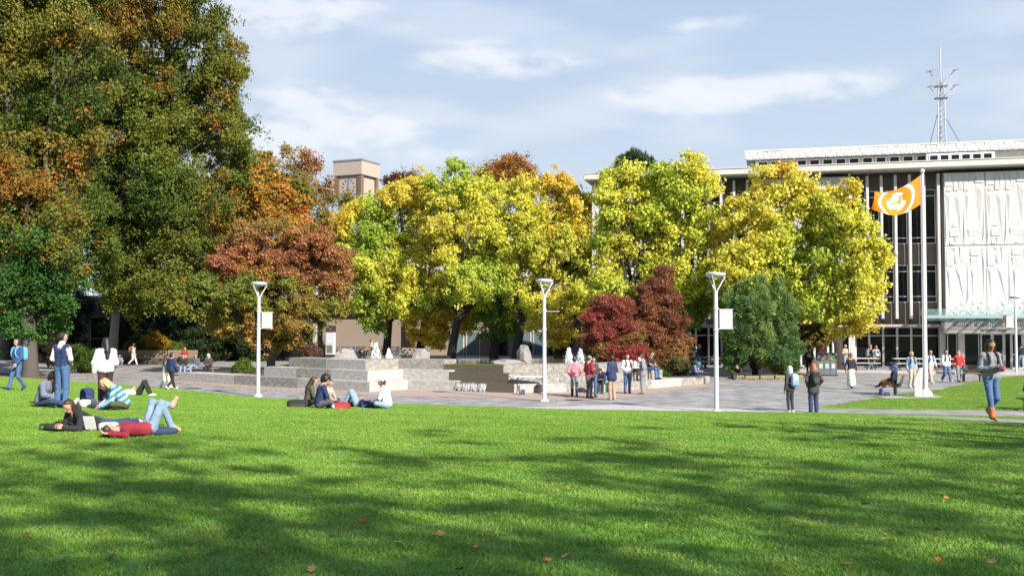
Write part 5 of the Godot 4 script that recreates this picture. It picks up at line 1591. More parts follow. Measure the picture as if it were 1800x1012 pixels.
func build_seats() -> void:
	make_bench("wooden bench with hooded person sitting beside the flagpole lawn", on(1574, 694), deg_to_rad(247))
	make_bench("empty wooden bench at the corner of the far small lawn", on(1709, 671), deg_to_rad(-65), 1.5)
	make_bench("wooden bench beneath the person in maroon at the near path", on(1829, 722), deg_to_rad(190), 1.6)
	# long timber seat walls under the oaks
	var plank := mat("seat_timber", 0.36, 0.27, 0.19, 0.85, 0, grain(0.04, 0.6, 62, 4), 1.5)
	var k := 0
	for q in [[205, 290, 637, 82.0, "long timber seat wall behind the walker with orange backpack"], [292, 345, 636, 82.5, "timber seat wall behind the people on the bench"], [628 - 30, 640, 0, 0, ""]]:
		if q[3] == 0.0: continue
		var a := deep(q[0], 630, q[3])
		var b := deep(q[1], 630, q[3])
		var t := thing("seat_wall", q[4], "bench", Vector3((a.x + b.x) / 2, 0, a.z))
		var wide := b.x - a.x
		for i in 4: part("plank", box_mesh(Vector3(wide, 0.17, 0.06), Vector3(0, 0.42 + i * 0.185, -0.3), 0.01), plank, t)
		for i in 3: part("plank", box_mesh(Vector3(wide, 0.06, 0.17), Vector3(0, 0.46, -0.18 + i * 0.19), 0.01), plank, t)
		part("base", box_mesh(Vector3(wide - 0.2, 0.42, 0.5), Vector3(0, 0.21, 0)), mat("seat_base", 0.08, 0.06, 0.05, 0.9), t)
		k += 1
	var low := thing("park_bench", "brown backless bench with three people seated under the dark shrubs", "bench", on(345, 660), 0.1)
	for i in 4: part("seat_slat", box_mesh(Vector3(2.6, 0.05, 0.11), Vector3(0, 0.44, 0.18 - i * 0.125), 0.01), plank, low)
	for x in [-1.0, 1.0]: part("leg", box_mesh(Vector3(0.12, 0.42, 0.42), Vector3(x, 0.21, 0)), mat("bench_leg", 0.13, 0.10, 0.08, 0.7), low)
	# recycling station
	var grey := mat("bin_grey", 0.15, 0.17, 0.19, 0.55)
	var dark := mat("bin_slot", 0.015, 0.015, 0.018, 0.7)
	var bin := thing("recycling_station", "grey steel recycling station with curved top and coloured stream labels", "recycling bin", on(1455, 660), deg_to_rad(-18))
	var s := Shape.new()
	var prof := []
	for i in 9:
		var a := i / 8.0 * PI / 2
		prof.append(Vector2(0.1 - 0.6 * sin(a) * 1.0, 1.12 + 0.28 * cos(a)))
	s.box(Vector3(0, 0.62, 0), Vector3(1.15, 1.1, 0.9))
	part("body", s.mesh(), grey, bin)
	var hood := Shape.new()
	for i in 8:
		var p: Vector2 = prof[i]
		var q: Vector2 = prof[i + 1]
		hood.quad(Vector3(-0.575, p.y, p.x), Vector3(-0.575, q.y, q.x), Vector3(0.575, q.y, q.x), Vector3(0.575, p.y, p.x))
		for x in [-0.575, 0.575]: hood.face_out([Vector3(x, 1.12, 0.1), Vector3(x, p.y, p.x), Vector3(x, q.y, q.x)], Vector3(0, 1.2, -0.1))
	hood.box(Vector3(0, 1.28, 0.275), Vector3(1.15, 0.24, 0.35))
	part("hood", hood.mesh(), grey, bin)
	for i in 3:
		var x := -0.36 + i * 0.36
		part("slot", box_mesh(Vector3(0.09, 0.14, 0.02), Vector3(x, 1.3, 0.452)), dark, bin)
		part("label_strip", box_mesh(Vector3(0.3, 0.14, 0.012), Vector3(x, 1.06, 0.456)), [mat("tag_grey", 0.35, 0.33, 0.36, 0.6), mat("tag_orange", 0.6, 0.2, 0.06, 0.6), mat("tag_green", 0.25, 0.45, 0.08, 0.6)][i], bin)
		part("poster", box_mesh(Vector3(0.2, 0.28, 0.012), Vector3(x, 0.6, 0.456)), [mat("tag_yellow", 0.6, 0.62, 0.25, 0.6), mat("tag_blue", 0.4, 0.55, 0.62, 0.6), mat("tag_white", 0.6, 0.58, 0.62, 0.6)][i], bin)
		part("door_seam", box_mesh(Vector3(0.012, 1.0, 0.01), Vector3(x + 0.18, 0.6, 0.452)), dark, bin)
		part("label_strip", box_mesh(Vector3(0.012, 0.13, 0.24), Vector3(-0.581, 1.05, 0.25 - i * 0.28)), [mat("tag_yellow", 0.6, 0.62, 0.25, 0.6), mat("tag_blue", 0.4, 0.55, 0.62, 0.6), mat("tag_white", 0.6, 0.58, 0.62, 0.6)][i], bin)
	for i in 5:
		for j in 5:
			part("perforation", box_mesh(Vector3(0.012, 0.12, 0.03), Vector3(-0.58, 0.22 + i * 0.16, -0.36 + j * 0.17 + (0.06 if i % 2 else 0.0))), dark, bin)
	part("plinth", box_mesh(Vector3(1.2, 0.07, 0.95), Vector3(0, 0.035, 0)), dark, bin)
	# folding table on the paving
	var ft := thing("folding_table", "white folding table standing before the fountain", "table", on(932, 690), 0.06)
	var white := mat("table_white", 0.75, 0.75, 0.76, 0.5)
	var top := Shape.new()
	top.box(Vector3(0, 0.73, 0), Vector3(1.52, 0.045, 0.7), Basis.IDENTITY, 0.015)
	part("table_top", top.mesh(), white, ft)
	var steel := mat("table_leg", 0.08, 0.08, 0.085, 0.4)
	for x in [-0.55, 0.55]:
		var l := Shape.new()
		for z in [-0.26, 0.26]:
			l.tube([Vector3(x, 0.71, z), Vector3(x + signf(x) * 0.06, 0.02, z)], [0.02, 0.02], 6)
		l.tube([Vector3(x + signf(x) * 0.06, 0.02, -0.3), Vector3(x + signf(x) * 0.06, 0.02, 0.3)], [0.014, 0.014], 6)
		l.tube([Vector3(x, 0.5, 0), Vector3(x * 0.45, 0.71, 0)], [0.012, 0.012], 6)
		part("leg_frame", l.mesh(), steel, ft)
	bag("grey backpack with dark pocket standing under the folding table", on(918, 693.5), 0.3, Vector3(0.3, 0.44, 0.2), [0.33, 0.35, 0.4], [0.06, 0.07, 0.1])
	bag("black backpack slumped under the far end of folding table", on(947, 690.5), -0.6, Vector3(0.3, 0.4, 0.2), [0.03, 0.028, 0.03], [0.06, 0.055, 0.06])
	# picnic tables
	var spots := [[1205, 641, "picnic table with people before the first library bay"], [1262, 643, "picnic table behind the lamp post with banner"], [1312, 642, "picnic table behind the green pine"], [1508, 644, "picnic table where the person in white leans"], [1577, 643, "picnic table with papers before the library glazing"], [1630, 642, "empty picnic table behind the flagpole"]]
	for q in spots:
		var p := on(q[0], q[1] + 4)
		p.y = 0.14
		var lib := library_frame().affine_inverse() * p
		lib.z = 2.6
		picnic_table(q[2], library_frame() * Vector3(lib.x, 0.14, lib.z), 0.15 - 0.25)
	# edging stones round the pine's bed
	for i in 5:
		var a := on(1296 + i * 26, 666.5 - absf(i - 1.5) * 0.6)
		var o := part(numbered("edging_stone"), box_mesh(Vector3(0.8, 0.2, 0.22), Vector3(0, 0.1, 0), 0.03), mat("edge_stone", 0.34, 0.31, 0.2, 0.9, 0, grain(0.04, 0.6, 50, 5), 0.6), self, Transform3D(Basis(Vector3.UP, -0.05 + 0.06 * i), a))
		tag(o, "mossy edging stone round the bed of the green pine", "stone", "edging stones round the pine bed")
	# red and white shopping bag held by the seated person, papers on the picnic table
	var sb := thing("shopping_bag", "white and green shopping bag held before the seated person", "bag", on(1060, 691.5), 0.1)
	part("pouch", box_mesh(Vector3(0.26, 0.34, 0.14), Vector3(0, 0.2, 0), 0.02), mat("bag_white", 0.7, 0.7, 0.68, 0.7), sb)
	part("green_panel", box_mesh(Vector3(0.09, 0.32, 0.145), Vector3(0.1, 0.2, 0), 0.01), mat("bag_green", 0.02, 0.28, 0.08, 0.7), sb)
	part("print", box_mesh(Vector3(0.11, 0.14, 0.01), Vector3(-0.04, 0.2, 0.073)), mat("bag_print", 0.3, 0.5, 0.12, 0.7), sb)
	var hd := Shape.new()
	hd.tube([Vector3(-0.07, 0.36, 0), Vector3(-0.04, 0.5, 0), Vector3(0.04, 0.5, 0), Vector3(0.07, 0.36, 0)], [0.01, 0.01, 0.01, 0.01], 5)
	part("handle", hd.mesh(), mat("bag_white", 0.7, 0.7, 0.68, 0.7), sb)
# a rucksack or holdall: body, pocket, straps, top loop
func bag(label: String, at: Vector3, turn: float, size: Vector3, c: Array, c2: Array, called := "backpack", lie := 0.0) -> Node3D:
	var t := thing(called, label, "bag", at, turn)
	var h := size * 0.5
	var key := "bag%s" % [c]
	var m := mat(key, c[0], c[1], c[2], 0.85)
	var m2 := mat("bag%s" % [c2], c2[0], c2[1], c2[2], 0.85)
	var s := Shape.new()
	s.pillow(Vector3(0, h.y, 0), h, 0.55, Basis.IDENTITY, 0.06, noise3, 12, 18)
	part("body", s.mesh(), m, t)
	var p := Shape.new()
	p.pillow(Vector3(0, h.y * 0.62, h.z * 0.75), Vector3(h.x * 0.72, h.y * 0.5, h.z * 0.5), 0.5, Basis.IDENTITY, 0.05, noise3, 8, 14)
	part("pocket", p.mesh(), m2, t)
	var l := Shape.new()
	l.tube([Vector3(-0.04, size.y - 0.01, 0), Vector3(-0.03, size.y + 0.05, 0), Vector3(0.03, size.y + 0.05, 0), Vector3(0.04, size.y - 0.01, 0)], [0.009, 0.009, 0.009, 0.009], 5)
	part("loop", l.mesh(), m2, t)
	for x in [-1.0, 1.0]:
		var st := Shape.new()
		st.tube([Vector3(x * h.x * 0.5, size.y * 0.93, -h.z * 0.7), Vector3(x * h.x * 0.65, size.y * 0.8, -h.z - 0.08), Vector3(x * h.x * 0.7, size.y * 0.4, -h.z - 0.07), Vector3(x * h.x * 0.75, size.y * 0.12, -h.z * 0.8)], [0.02, 0.022, 0.02, 0.014], 6)
		part("strap", st.mesh(), m2, t)
	if lie != 0.0: t.rotation.x = lie
	return t

# ---------------------------------------------------------------- bicycles in the racks
func build_bikes() -> void:
	var r := RandomNumberGenerator.new()
	r.seed = 33
	var black := mat("tyre", 0.02, 0.02, 0.02, 0.9)
	var chrome := mat("rim", 0.45, 0.46, 0.48, 0.35, 0.6)
	var ring := func(rad: float, tube: float) -> ArrayMesh:
		var s := Shape.new()
		var pts := []
		var rs := []
		for k in 21:
			var a := TAU * k / 20.0
			pts.append(Vector3(cos(a) * rad, sin(a) * rad, 0))
			rs.append(tube)
		s.tube(pts, rs, 5, false)
		return s.mesh()
	var tyre: ArrayMesh = ring.call(0.33, 0.022)
	var rim: ArrayMesh = ring.call(0.3, 0.012)
	var spokes := Shape.new()
	for k in 10:
		var a := PI * k / 10.0
		spokes.tube([Vector3(cos(a), sin(a), 0) * 0.3, Vector3(cos(a), sin(a), 0) * -0.3], [0.003, 0.003], 3, false)
	var sp := spokes.mesh()
	var fr := Shape.new()
	var rear := Vector3(-0.5, 0.34, 0)
	var front := Vector3(0.53, 0.34, 0)
	var crank := Vector3(-0.06, 0.3, 0)
	var seat := Vector3(-0.2, 0.8, 0)
	var headt := Vector3(0.36, 0.86, 0)
	var headb := Vector3(0.4, 0.7, 0)
	for q in [[crank, seat], [crank, headb], [seat * 0.98, headt], [headt, headb], [headb, front], [rear, crank], [rear, seat]]:
		fr.tube([q[0], q[1]], [0.021, 0.021], 6)
	var frame := fr.mesh()
	var bars := Shape.new()
	bars.tube([headt, headt + Vector3(0.03, 0.14, 0)], [0.015, 0.015], 5)
	bars.tube([headt + Vector3(-0.02, 0.16, -0.28), headt + Vector3(0.06, 0.14, 0), headt + Vector3(-0.02, 0.16, 0.28)], [0.014, 0.014, 0.014], 5)
	var sd := Shape.new()
	sd.pillow(Vector3(-0.24, 0.93, 0), Vector3(0.13, 0.03, 0.07), 0.8, Basis.IDENTITY, 0, null, 6, 8)
	sd.tube([seat, Vector3(-0.23, 0.92, 0)], [0.014, 0.014], 5)
	var tints := [["black", 0.02, 0.02, 0.022], ["silver", 0.42, 0.44, 0.46], ["blue", 0.03, 0.08, 0.3], ["red", 0.35, 0.03, 0.03], ["yellow", 0.6, 0.5, 0.03], ["white", 0.6, 0.6, 0.6], ["teal", 0.03, 0.25, 0.28], ["orange", 0.6, 0.16, 0.03]]
	var counts := {}
	for k in 44:
		var px := 598.0 + k * 5.4 + r.randf_range(-1, 1)
		var z := 98.5 + (k % 3) * 0.55
		if k > 27: px = 598.0 + (k - 28) * 9.5 + r.randf_range(-1, 1)
		var tint: Array = tints[[0, 1, 0, 5, 2, 0, 6, 3, 1, 4, 0, 7, 2][k % 13]]
		var d := deep(px, 620, z)
		var t := thing("bicycle", "%s bicycle parked in the racks before the tan wall" % tint[0], "bicycle", Vector3(d.x, 0, d.z), r.randf_range(-0.9, 0.9) + (PI if r.randf() < 0.5 else 0.0), "%s bicycles in the racks" % tint[0])
		part("frame", frame, mat("bike_" + tint[0], tint[1], tint[2], tint[3], 0.35), t)
		for w in [rear, front]:
			var wheel := part("wheel", tyre, black, t, Transform3D(Basis.IDENTITY, w + Vector3(0, 0.012, 0)))
			part("rim", rim, chrome, wheel)
			part("spokes", sp, chrome, wheel)
		part("handlebar", bars.mesh(), black, t)
		part("saddle", sd.mesh(), black, t)
	for k in 5:
		var d := deep(600 + k * 36, 620, 99.6)
		var rk := Shape.new()
		rk.tube([Vector3(-0.35, 0, 0), Vector3(-0.35, 0.75, 0), Vector3(-0.2, 0.86, 0), Vector3(0.2, 0.86, 0), Vector3(0.35, 0.75, 0), Vector3(0.35, 0, 0)], [0.03, 0.03, 0.03, 0.03, 0.03, 0.03], 7)
		var o := part(numbered("bicycle_rack"), rk.mesh(), mat("rack_steel", 0.4, 0.4, 0.42, 0.4, 0.4), self, Transform3D(Basis.IDENTITY, Vector3(d.x, 0, d.z)))
		tag(o, "bent steel hoop rack among the parked bicycles", "bicycle rack", "hoop racks before the tan wall")

# ---------------------------------------------------------------- people: tapered bones joined smoothly and meshed as surface nets
# bone: [from, to, radius from, radius to, region]
func skin_over(bones: Array, cell: float, k: float) -> Dictionary:
	var lo := Vector3.INF
	var hi := -Vector3.INF
	for b in bones:
		var m := maxf(b[2], b[3]) + cell * 3.0
		lo = lo.min((b[0] as Vector3).min(b[1]) - Vector3.ONE * m)
		hi = hi.max((b[0] as Vector3).max(b[1]) + Vector3.ONE * m)
	var nx := int((hi.x - lo.x) / cell) + 2
	var ny := int((hi.y - lo.y) / cell) + 2
	var nz := int((hi.z - lo.z) / cell) + 2
	var f := PackedFloat32Array()
	f.resize(nx * ny * nz)
	f.fill(1.0)
	var near := PackedFloat32Array()
	near.resize(nx * ny * nz)
	near.fill(1.0)
	var reg := PackedByteArray()
	reg.resize(nx * ny * nz)
	for b in bones:
		var a: Vector3 = b[0]
		var ba: Vector3 = b[1] - a
		var ra: float = b[2]
		var rb: float = b[3]
		var id: int = b[4]
		var inv := 1.0 / maxf(ba.length_squared(), 1e-8)
		var m := maxf(ra, rb) + maxf(cell * 2.0, k)
		var mn := ((b[0] as Vector3).min(b[1]) - Vector3.ONE * m - lo) / cell
		var mx := ((b[0] as Vector3).max(b[1]) + Vector3.ONE * m - lo) / cell
		for x in range(maxi(0, int(mn.x)), mini(nx, int(mx.x) + 2)):
			for y in range(maxi(0, int(mn.y)), mini(ny, int(mx.y) + 2)):
				var i := (x * ny + y) * nz
				for z in range(maxi(0, int(mn.z)), mini(nz, int(mx.z) + 2)):
					var p := lo + Vector3(x, y, z) * cell - a
					var t := clampf(p.dot(ba) * inv, 0.0, 1.0)
					var d := (p - ba * t).length() - (ra + (rb - ra) * t)
					var o := f[i + z]
					if d < near[i + z]:
						near[i + z] = d
						reg[i + z] = id
					if o - d > k: f[i + z] = d
					elif d - o < k:
						var h := (k - absf(o - d)) / k
						f[i + z] = minf(o, d) - h * h * k * 0.25
	var at := PackedInt32Array()
	at.resize(nx * ny * nz)
	at.fill(-1)
	var v := PackedVector3Array()
	var n := PackedVector3Array()
	var rg := PackedByteArray()
	var off := [0, ny * nz, nz, ny * nz + nz, 1, ny * nz + 1, nz + 1, ny * nz + nz + 1]
	for x in nx - 1:
		for y in ny - 1:
			for z in nz - 1:
				var i := (x * ny + y) * nz + z
				if absf(f[i]) > cell * 2.2: continue
				var inside := 0
				var c := [0.0, 0.0, 0.0, 0.0, 0.0, 0.0, 0.0, 0.0]
				for q in 8:
					c[q] = f[i + off[q]]
					if c[q] < 0.0: inside += 1
				if inside == 0 or inside == 8: continue
				var sum := Vector3.ZERO
				var cnt := 0
				for e in [[0, 1], [2, 3], [4, 5], [6, 7], [0, 2], [1, 3], [4, 6], [5, 7], [0, 4], [1, 5], [2, 6], [3, 7]]:
					var c0: float = c[e[0]]
					var c1: float = c[e[1]]
					if (c0 < 0.0) != (c1 < 0.0):
						var t := c0 / (c0 - c1)
						var p0 := Vector3(e[0] & 1, (e[0] >> 1) & 1, e[0] >> 2)
						var p1 := Vector3(e[1] & 1, (e[1] >> 1) & 1, e[1] >> 2)
						sum += p0.lerp(p1, t)
						cnt += 1
				at[i] = v.size()
				v.append(lo + (Vector3(x, y, z) + sum / cnt) * cell)
				var g := Vector3(c[1] + c[3] + c[5] + c[7] - c[0] - c[2] - c[4] - c[6], c[2] + c[3] + c[6] + c[7] - c[0] - c[1] - c[4] - c[5], c[4] + c[5] + c[6] + c[7] - c[0] - c[1] - c[2] - c[3])
				n.append(g.normalized())
				var best := 9.0
				var id := 0
				for q in 8:
					if absf(near[i + off[q]]) < best:
						best = absf(near[i + off[q]])
						id = reg[i + off[q]]
				rg.append(id)
	var ix := PackedInt32Array()
	var sx := ny * nz
	var sy := nz
	for x in range(1, nx - 1):
		for y in range(1, ny - 1):
			for z in range(1, nz - 1):
				var i := (x * ny + y) * nz + z
				var f0 := f[i]
				if absf(f0) > cell * 2.2: continue
				for ax in 3:
					var s: int = [sx, sy, 1][ax]
					var f1 := f[i + s]
					if (f0 < 0.0) == (f1 < 0.0): continue
					var u: int = [sy, 1, sx][ax]
					var w: int = [1, sx, sy][ax]
					var a := at[i - u - w]
					var b := at[i - w]
					var c := at[i]
					var d := at[i - u]
					if a < 0 or b < 0 or c < 0 or d < 0: continue
					if f0 < 0.0: ix.append_array([a, c, b, a, d, c])
					else: ix.append_array([a, b, c, a, c, d])
	return {"v": v, "n": n, "r": rg, "ix": ix}
var head_form: Dictionary
var hand_form: Dictionary
var hair_forms := {}
func add_form(s: Shape, form: Dictionary, at: Transform3D, tints: Array, mirror := false) -> void:
	var base := s.v.size()
	var v: PackedVector3Array = form.v
	var n: PackedVector3Array = form.n
	for i in v.size():
		var p := v[i]
		var m := n[i]
		if mirror:
			p.x = -p.x
			m.x = -m.x
		s.v.append(at * p)
		s.n.append((at.basis * m).normalized())
		s.c.append(tints[form.r[i]])
	var ix: PackedInt32Array = form.ix
	for i in range(0, ix.size(), 3):
		if mirror: s.ix.append_array([base + ix[i], base + ix[i + 2], base + ix[i + 1]])
		else: s.ix.append_array([base + ix[i], base + ix[i + 1], base + ix[i + 2]])
func make_forms() -> void:
	var B := func(x0, y0, z0, x1, y1, z1, r0, r1, id := 0) -> Array: return [Vector3(x0, y0, z0), Vector3(x1, y1, z1), r0, r1, id]
	head_form = skin_over([B.call(0, 0.03, -0.03, 0, 0.035, 0.012, 0.086, 0.08), B.call(0, -0.02, 0.02, 0, -0.068, 0.038, 0.066, 0.045), B.call(0, 0.005, 0.086, 0, -0.026, 0.1, 0.011, 0.014), B.call(0.08, -0.005, -0.012, 0.082, -0.03, -0.01, 0.014, 0.01), B.call(-0.08, -0.005, -0.012, -0.082, -0.03, -0.01, 0.014, 0.01), B.call(-0.035, 0.012, 0.07, 0.035, 0.012, 0.07, 0.016, 0.016), B.call(0, -0.07, -0.02, 0, -0.2, -0.03, 0.052, 0.056)], 0.0075, 0.02)
	# eyes, brows and lips are colour on the face
	for i in head_form.v.size():
		var p: Vector3 = head_form.v[i]
		if p.z > 0.055:
			if absf(absf(p.x) - 0.032) < 0.013 and absf(p.y - 0.0) < 0.0065: head_form.r[i] = 6
			elif absf(absf(p.x) - 0.033) < 0.018 and absf(p.y - 0.02) < 0.006: head_form.r[i] = 7
			elif absf(p.x) < 0.022 and absf(p.y + 0.056) < 0.007: head_form.r[i] = 8
	var hb := [B.call(0, -0.01, -0.018, 0, -0.08, -0.026, 0.017, 0.015), B.call(0, -0.01, 0.016, 0, -0.08, 0.026, 0.017, 0.015), B.call(0, -0.04, 0, 0, -0.085, 0, 0.016, 0.015)]
	var lens := [0.066, 0.08, 0.074, 0.056]
	for k in 4:
		var z := 0.033 - k * 0.022
		var l: float = lens[k]
		hb.append(B.call(-0.002, -0.088, z, -0.012, -0.088 - l * 0.5, z * 1.1, 0.0095, 0.009))
		hb.append(B.call(-0.012, -0.088 - l * 0.5, z * 1.1, -0.034, -0.088 - l, z * 1.1, 0.009, 0.0075))
	hb.append(B.call(-0.002, -0.025, 0.03, -0.012, -0.06, 0.056, 0.012, 0.011))
	hb.append(B.call(-0.012, -0.06, 0.056, -0.022, -0.092, 0.058, 0.0105, 0.008))
	hand_form = skin_over(hb, 0.0055, 0.006)
	var sets := {
		"short": [B.call(0.068, 0.045, -0.03, 0.074, -0.03, -0.035, 0.03, 0.022), B.call(-0.068, 0.045, -0.03, -0.074, -0.03, -0.035, 0.03, 0.022), B.call(0, 0.055, -0.032, 0, 0.072, -0.004, 0.088, 0.074), B.call(0, 0.0, -0.055, 0, -0.04, -0.055, 0.075, 0.06), B.call(0, 0.108, 0.03, 0, 0.1, 0.058, 0.03, 0.02)],
		"curly": [B.call(0, 0.06, -0.03, 0, 0.07, 0.01, 0.105, 0.095), B.call(0, 0.0, -0.06, 0, -0.03, -0.06, 0.09, 0.075), B.call(0.06, 0.05, 0.0, 0.07, 0.0, -0.02, 0.05, 0.045), B.call(-0.06, 0.05, 0.0, -0.07, 0.0, -0.02, 0.05, 0.045), B.call(-0.04, 0.12, 0.04, 0.05, 0.12, 0.05, 0.04, 0.045), B.call(0.05, 0.14, -0.04, -0.06, 0.13, -0.05, 0.035, 0.04)],
		"long": [B.call(0, 0.05, -0.034, 0, 0.066, -0.004, 0.09, 0.078), B.call(0, 0.0, -0.05, 0, -0.22, -0.085, 0.085, 0.082), B.call(0, -0.22, -0.085, 0, -0.38, -0.1, 0.08, 0.045), B.call(0.078, 0.03, -0.005, 0.095, -0.2, 0.0, 0.024, 0.03), B.call(-0.078, 0.03, -0.005, -0.095, -0.2, 0.0, 0.024, 0.03)],
		"ponytail": [B.call(0.068, 0.045, -0.03, 0.074, -0.03, -0.035, 0.03, 0.022), B.call(-0.068, 0.045, -0.03, -0.074, -0.03, -0.035, 0.03, 0.022), B.call(0, 0.05, -0.034, 0, 0.068, -0.004, 0.089, 0.076), B.call(0, 0.0, -0.05, 0, -0.03, -0.055, 0.072, 0.06), B.call(0, 0.03, -0.11, 0, -0.02, -0.16, 0.03, 0.042), B.call(0, -0.02, -0.16, 0.03, -0.24, -0.14, 0.045, 0.03)],
		"wavy": [B.call(0, 0.05, -0.034, 0, 0.066, -0.004, 0.094, 0.08), B.call(0, 0.0, -0.05, 0, -0.2, -0.1, 0.1, 0.13), B.call(0, -0.2, -0.1, 0, -0.36, -0.11, 0.125, 0.075), B.call(0.08, 0.0, 0.0, 0.12, -0.26, -0.04, 0.04, 0.05), B.call(-0.08, 0.0, 0.0, -0.12, -0.26, -0.04, 0.04, 0.05)],
		"bob": [B.call(0, 0.05, -0.034, 0, 0.066, -0.004, 0.094, 0.08), B.call(0, 0.0, -0.05, 0, -0.1, -0.06, 0.09, 0.085), B.call(0.082, 0.03, -0.005, 0.092, -0.1, 0.0, 0.026, 0.032), B.call(-0.082, 0.03, -0.005, -0.092, -0.1, 0.0, 0.026, 0.032)],
		"cap": [B.call(0, 0.06, -0.03, 0, 0.072, 0.0, 0.094, 0.082), B.call(-0.045, 0.062, 0.1, 0.045, 0.062, 0.1, 0.016, 0.016), B.call(-0.035, 0.055, 0.145, 0.035, 0.055, 0.145, 0.013, 0.013), B.call(0, 0.058, 0.12, 0, 0.058, 0.14, 0.02, 0.018)],
		"beanie": [B.call(0, 0.05, -0.03, 0, 0.055, 0.012, 0.1, 0.09), B.call(0, 0.09, -0.04, 0, 0.11, -0.03, 0.085, 0.075), B.call(-0.05, 0.04, 0.04, 0.05, 0.04, 0.04, 0.05, 0.05)],
		"hood": [B.call(0, 0.04, -0.04, 0, 0.05, 0.0, 0.115, 0.106), B.call(0, 0.0, -0.06, 0, -0.14, -0.06, 0.105, 0.1), B.call(0.085, 0.02, 0.02, 0.09, -0.14, 0.03, 0.03, 0.04), B.call(-0.085, 0.02, 0.02, -0.09, -0.14, 0.03, 0.03, 0.04)],
	}
	for k in sets: hair_forms[k] = skin_over(sets[k], 0.011, 0.018)
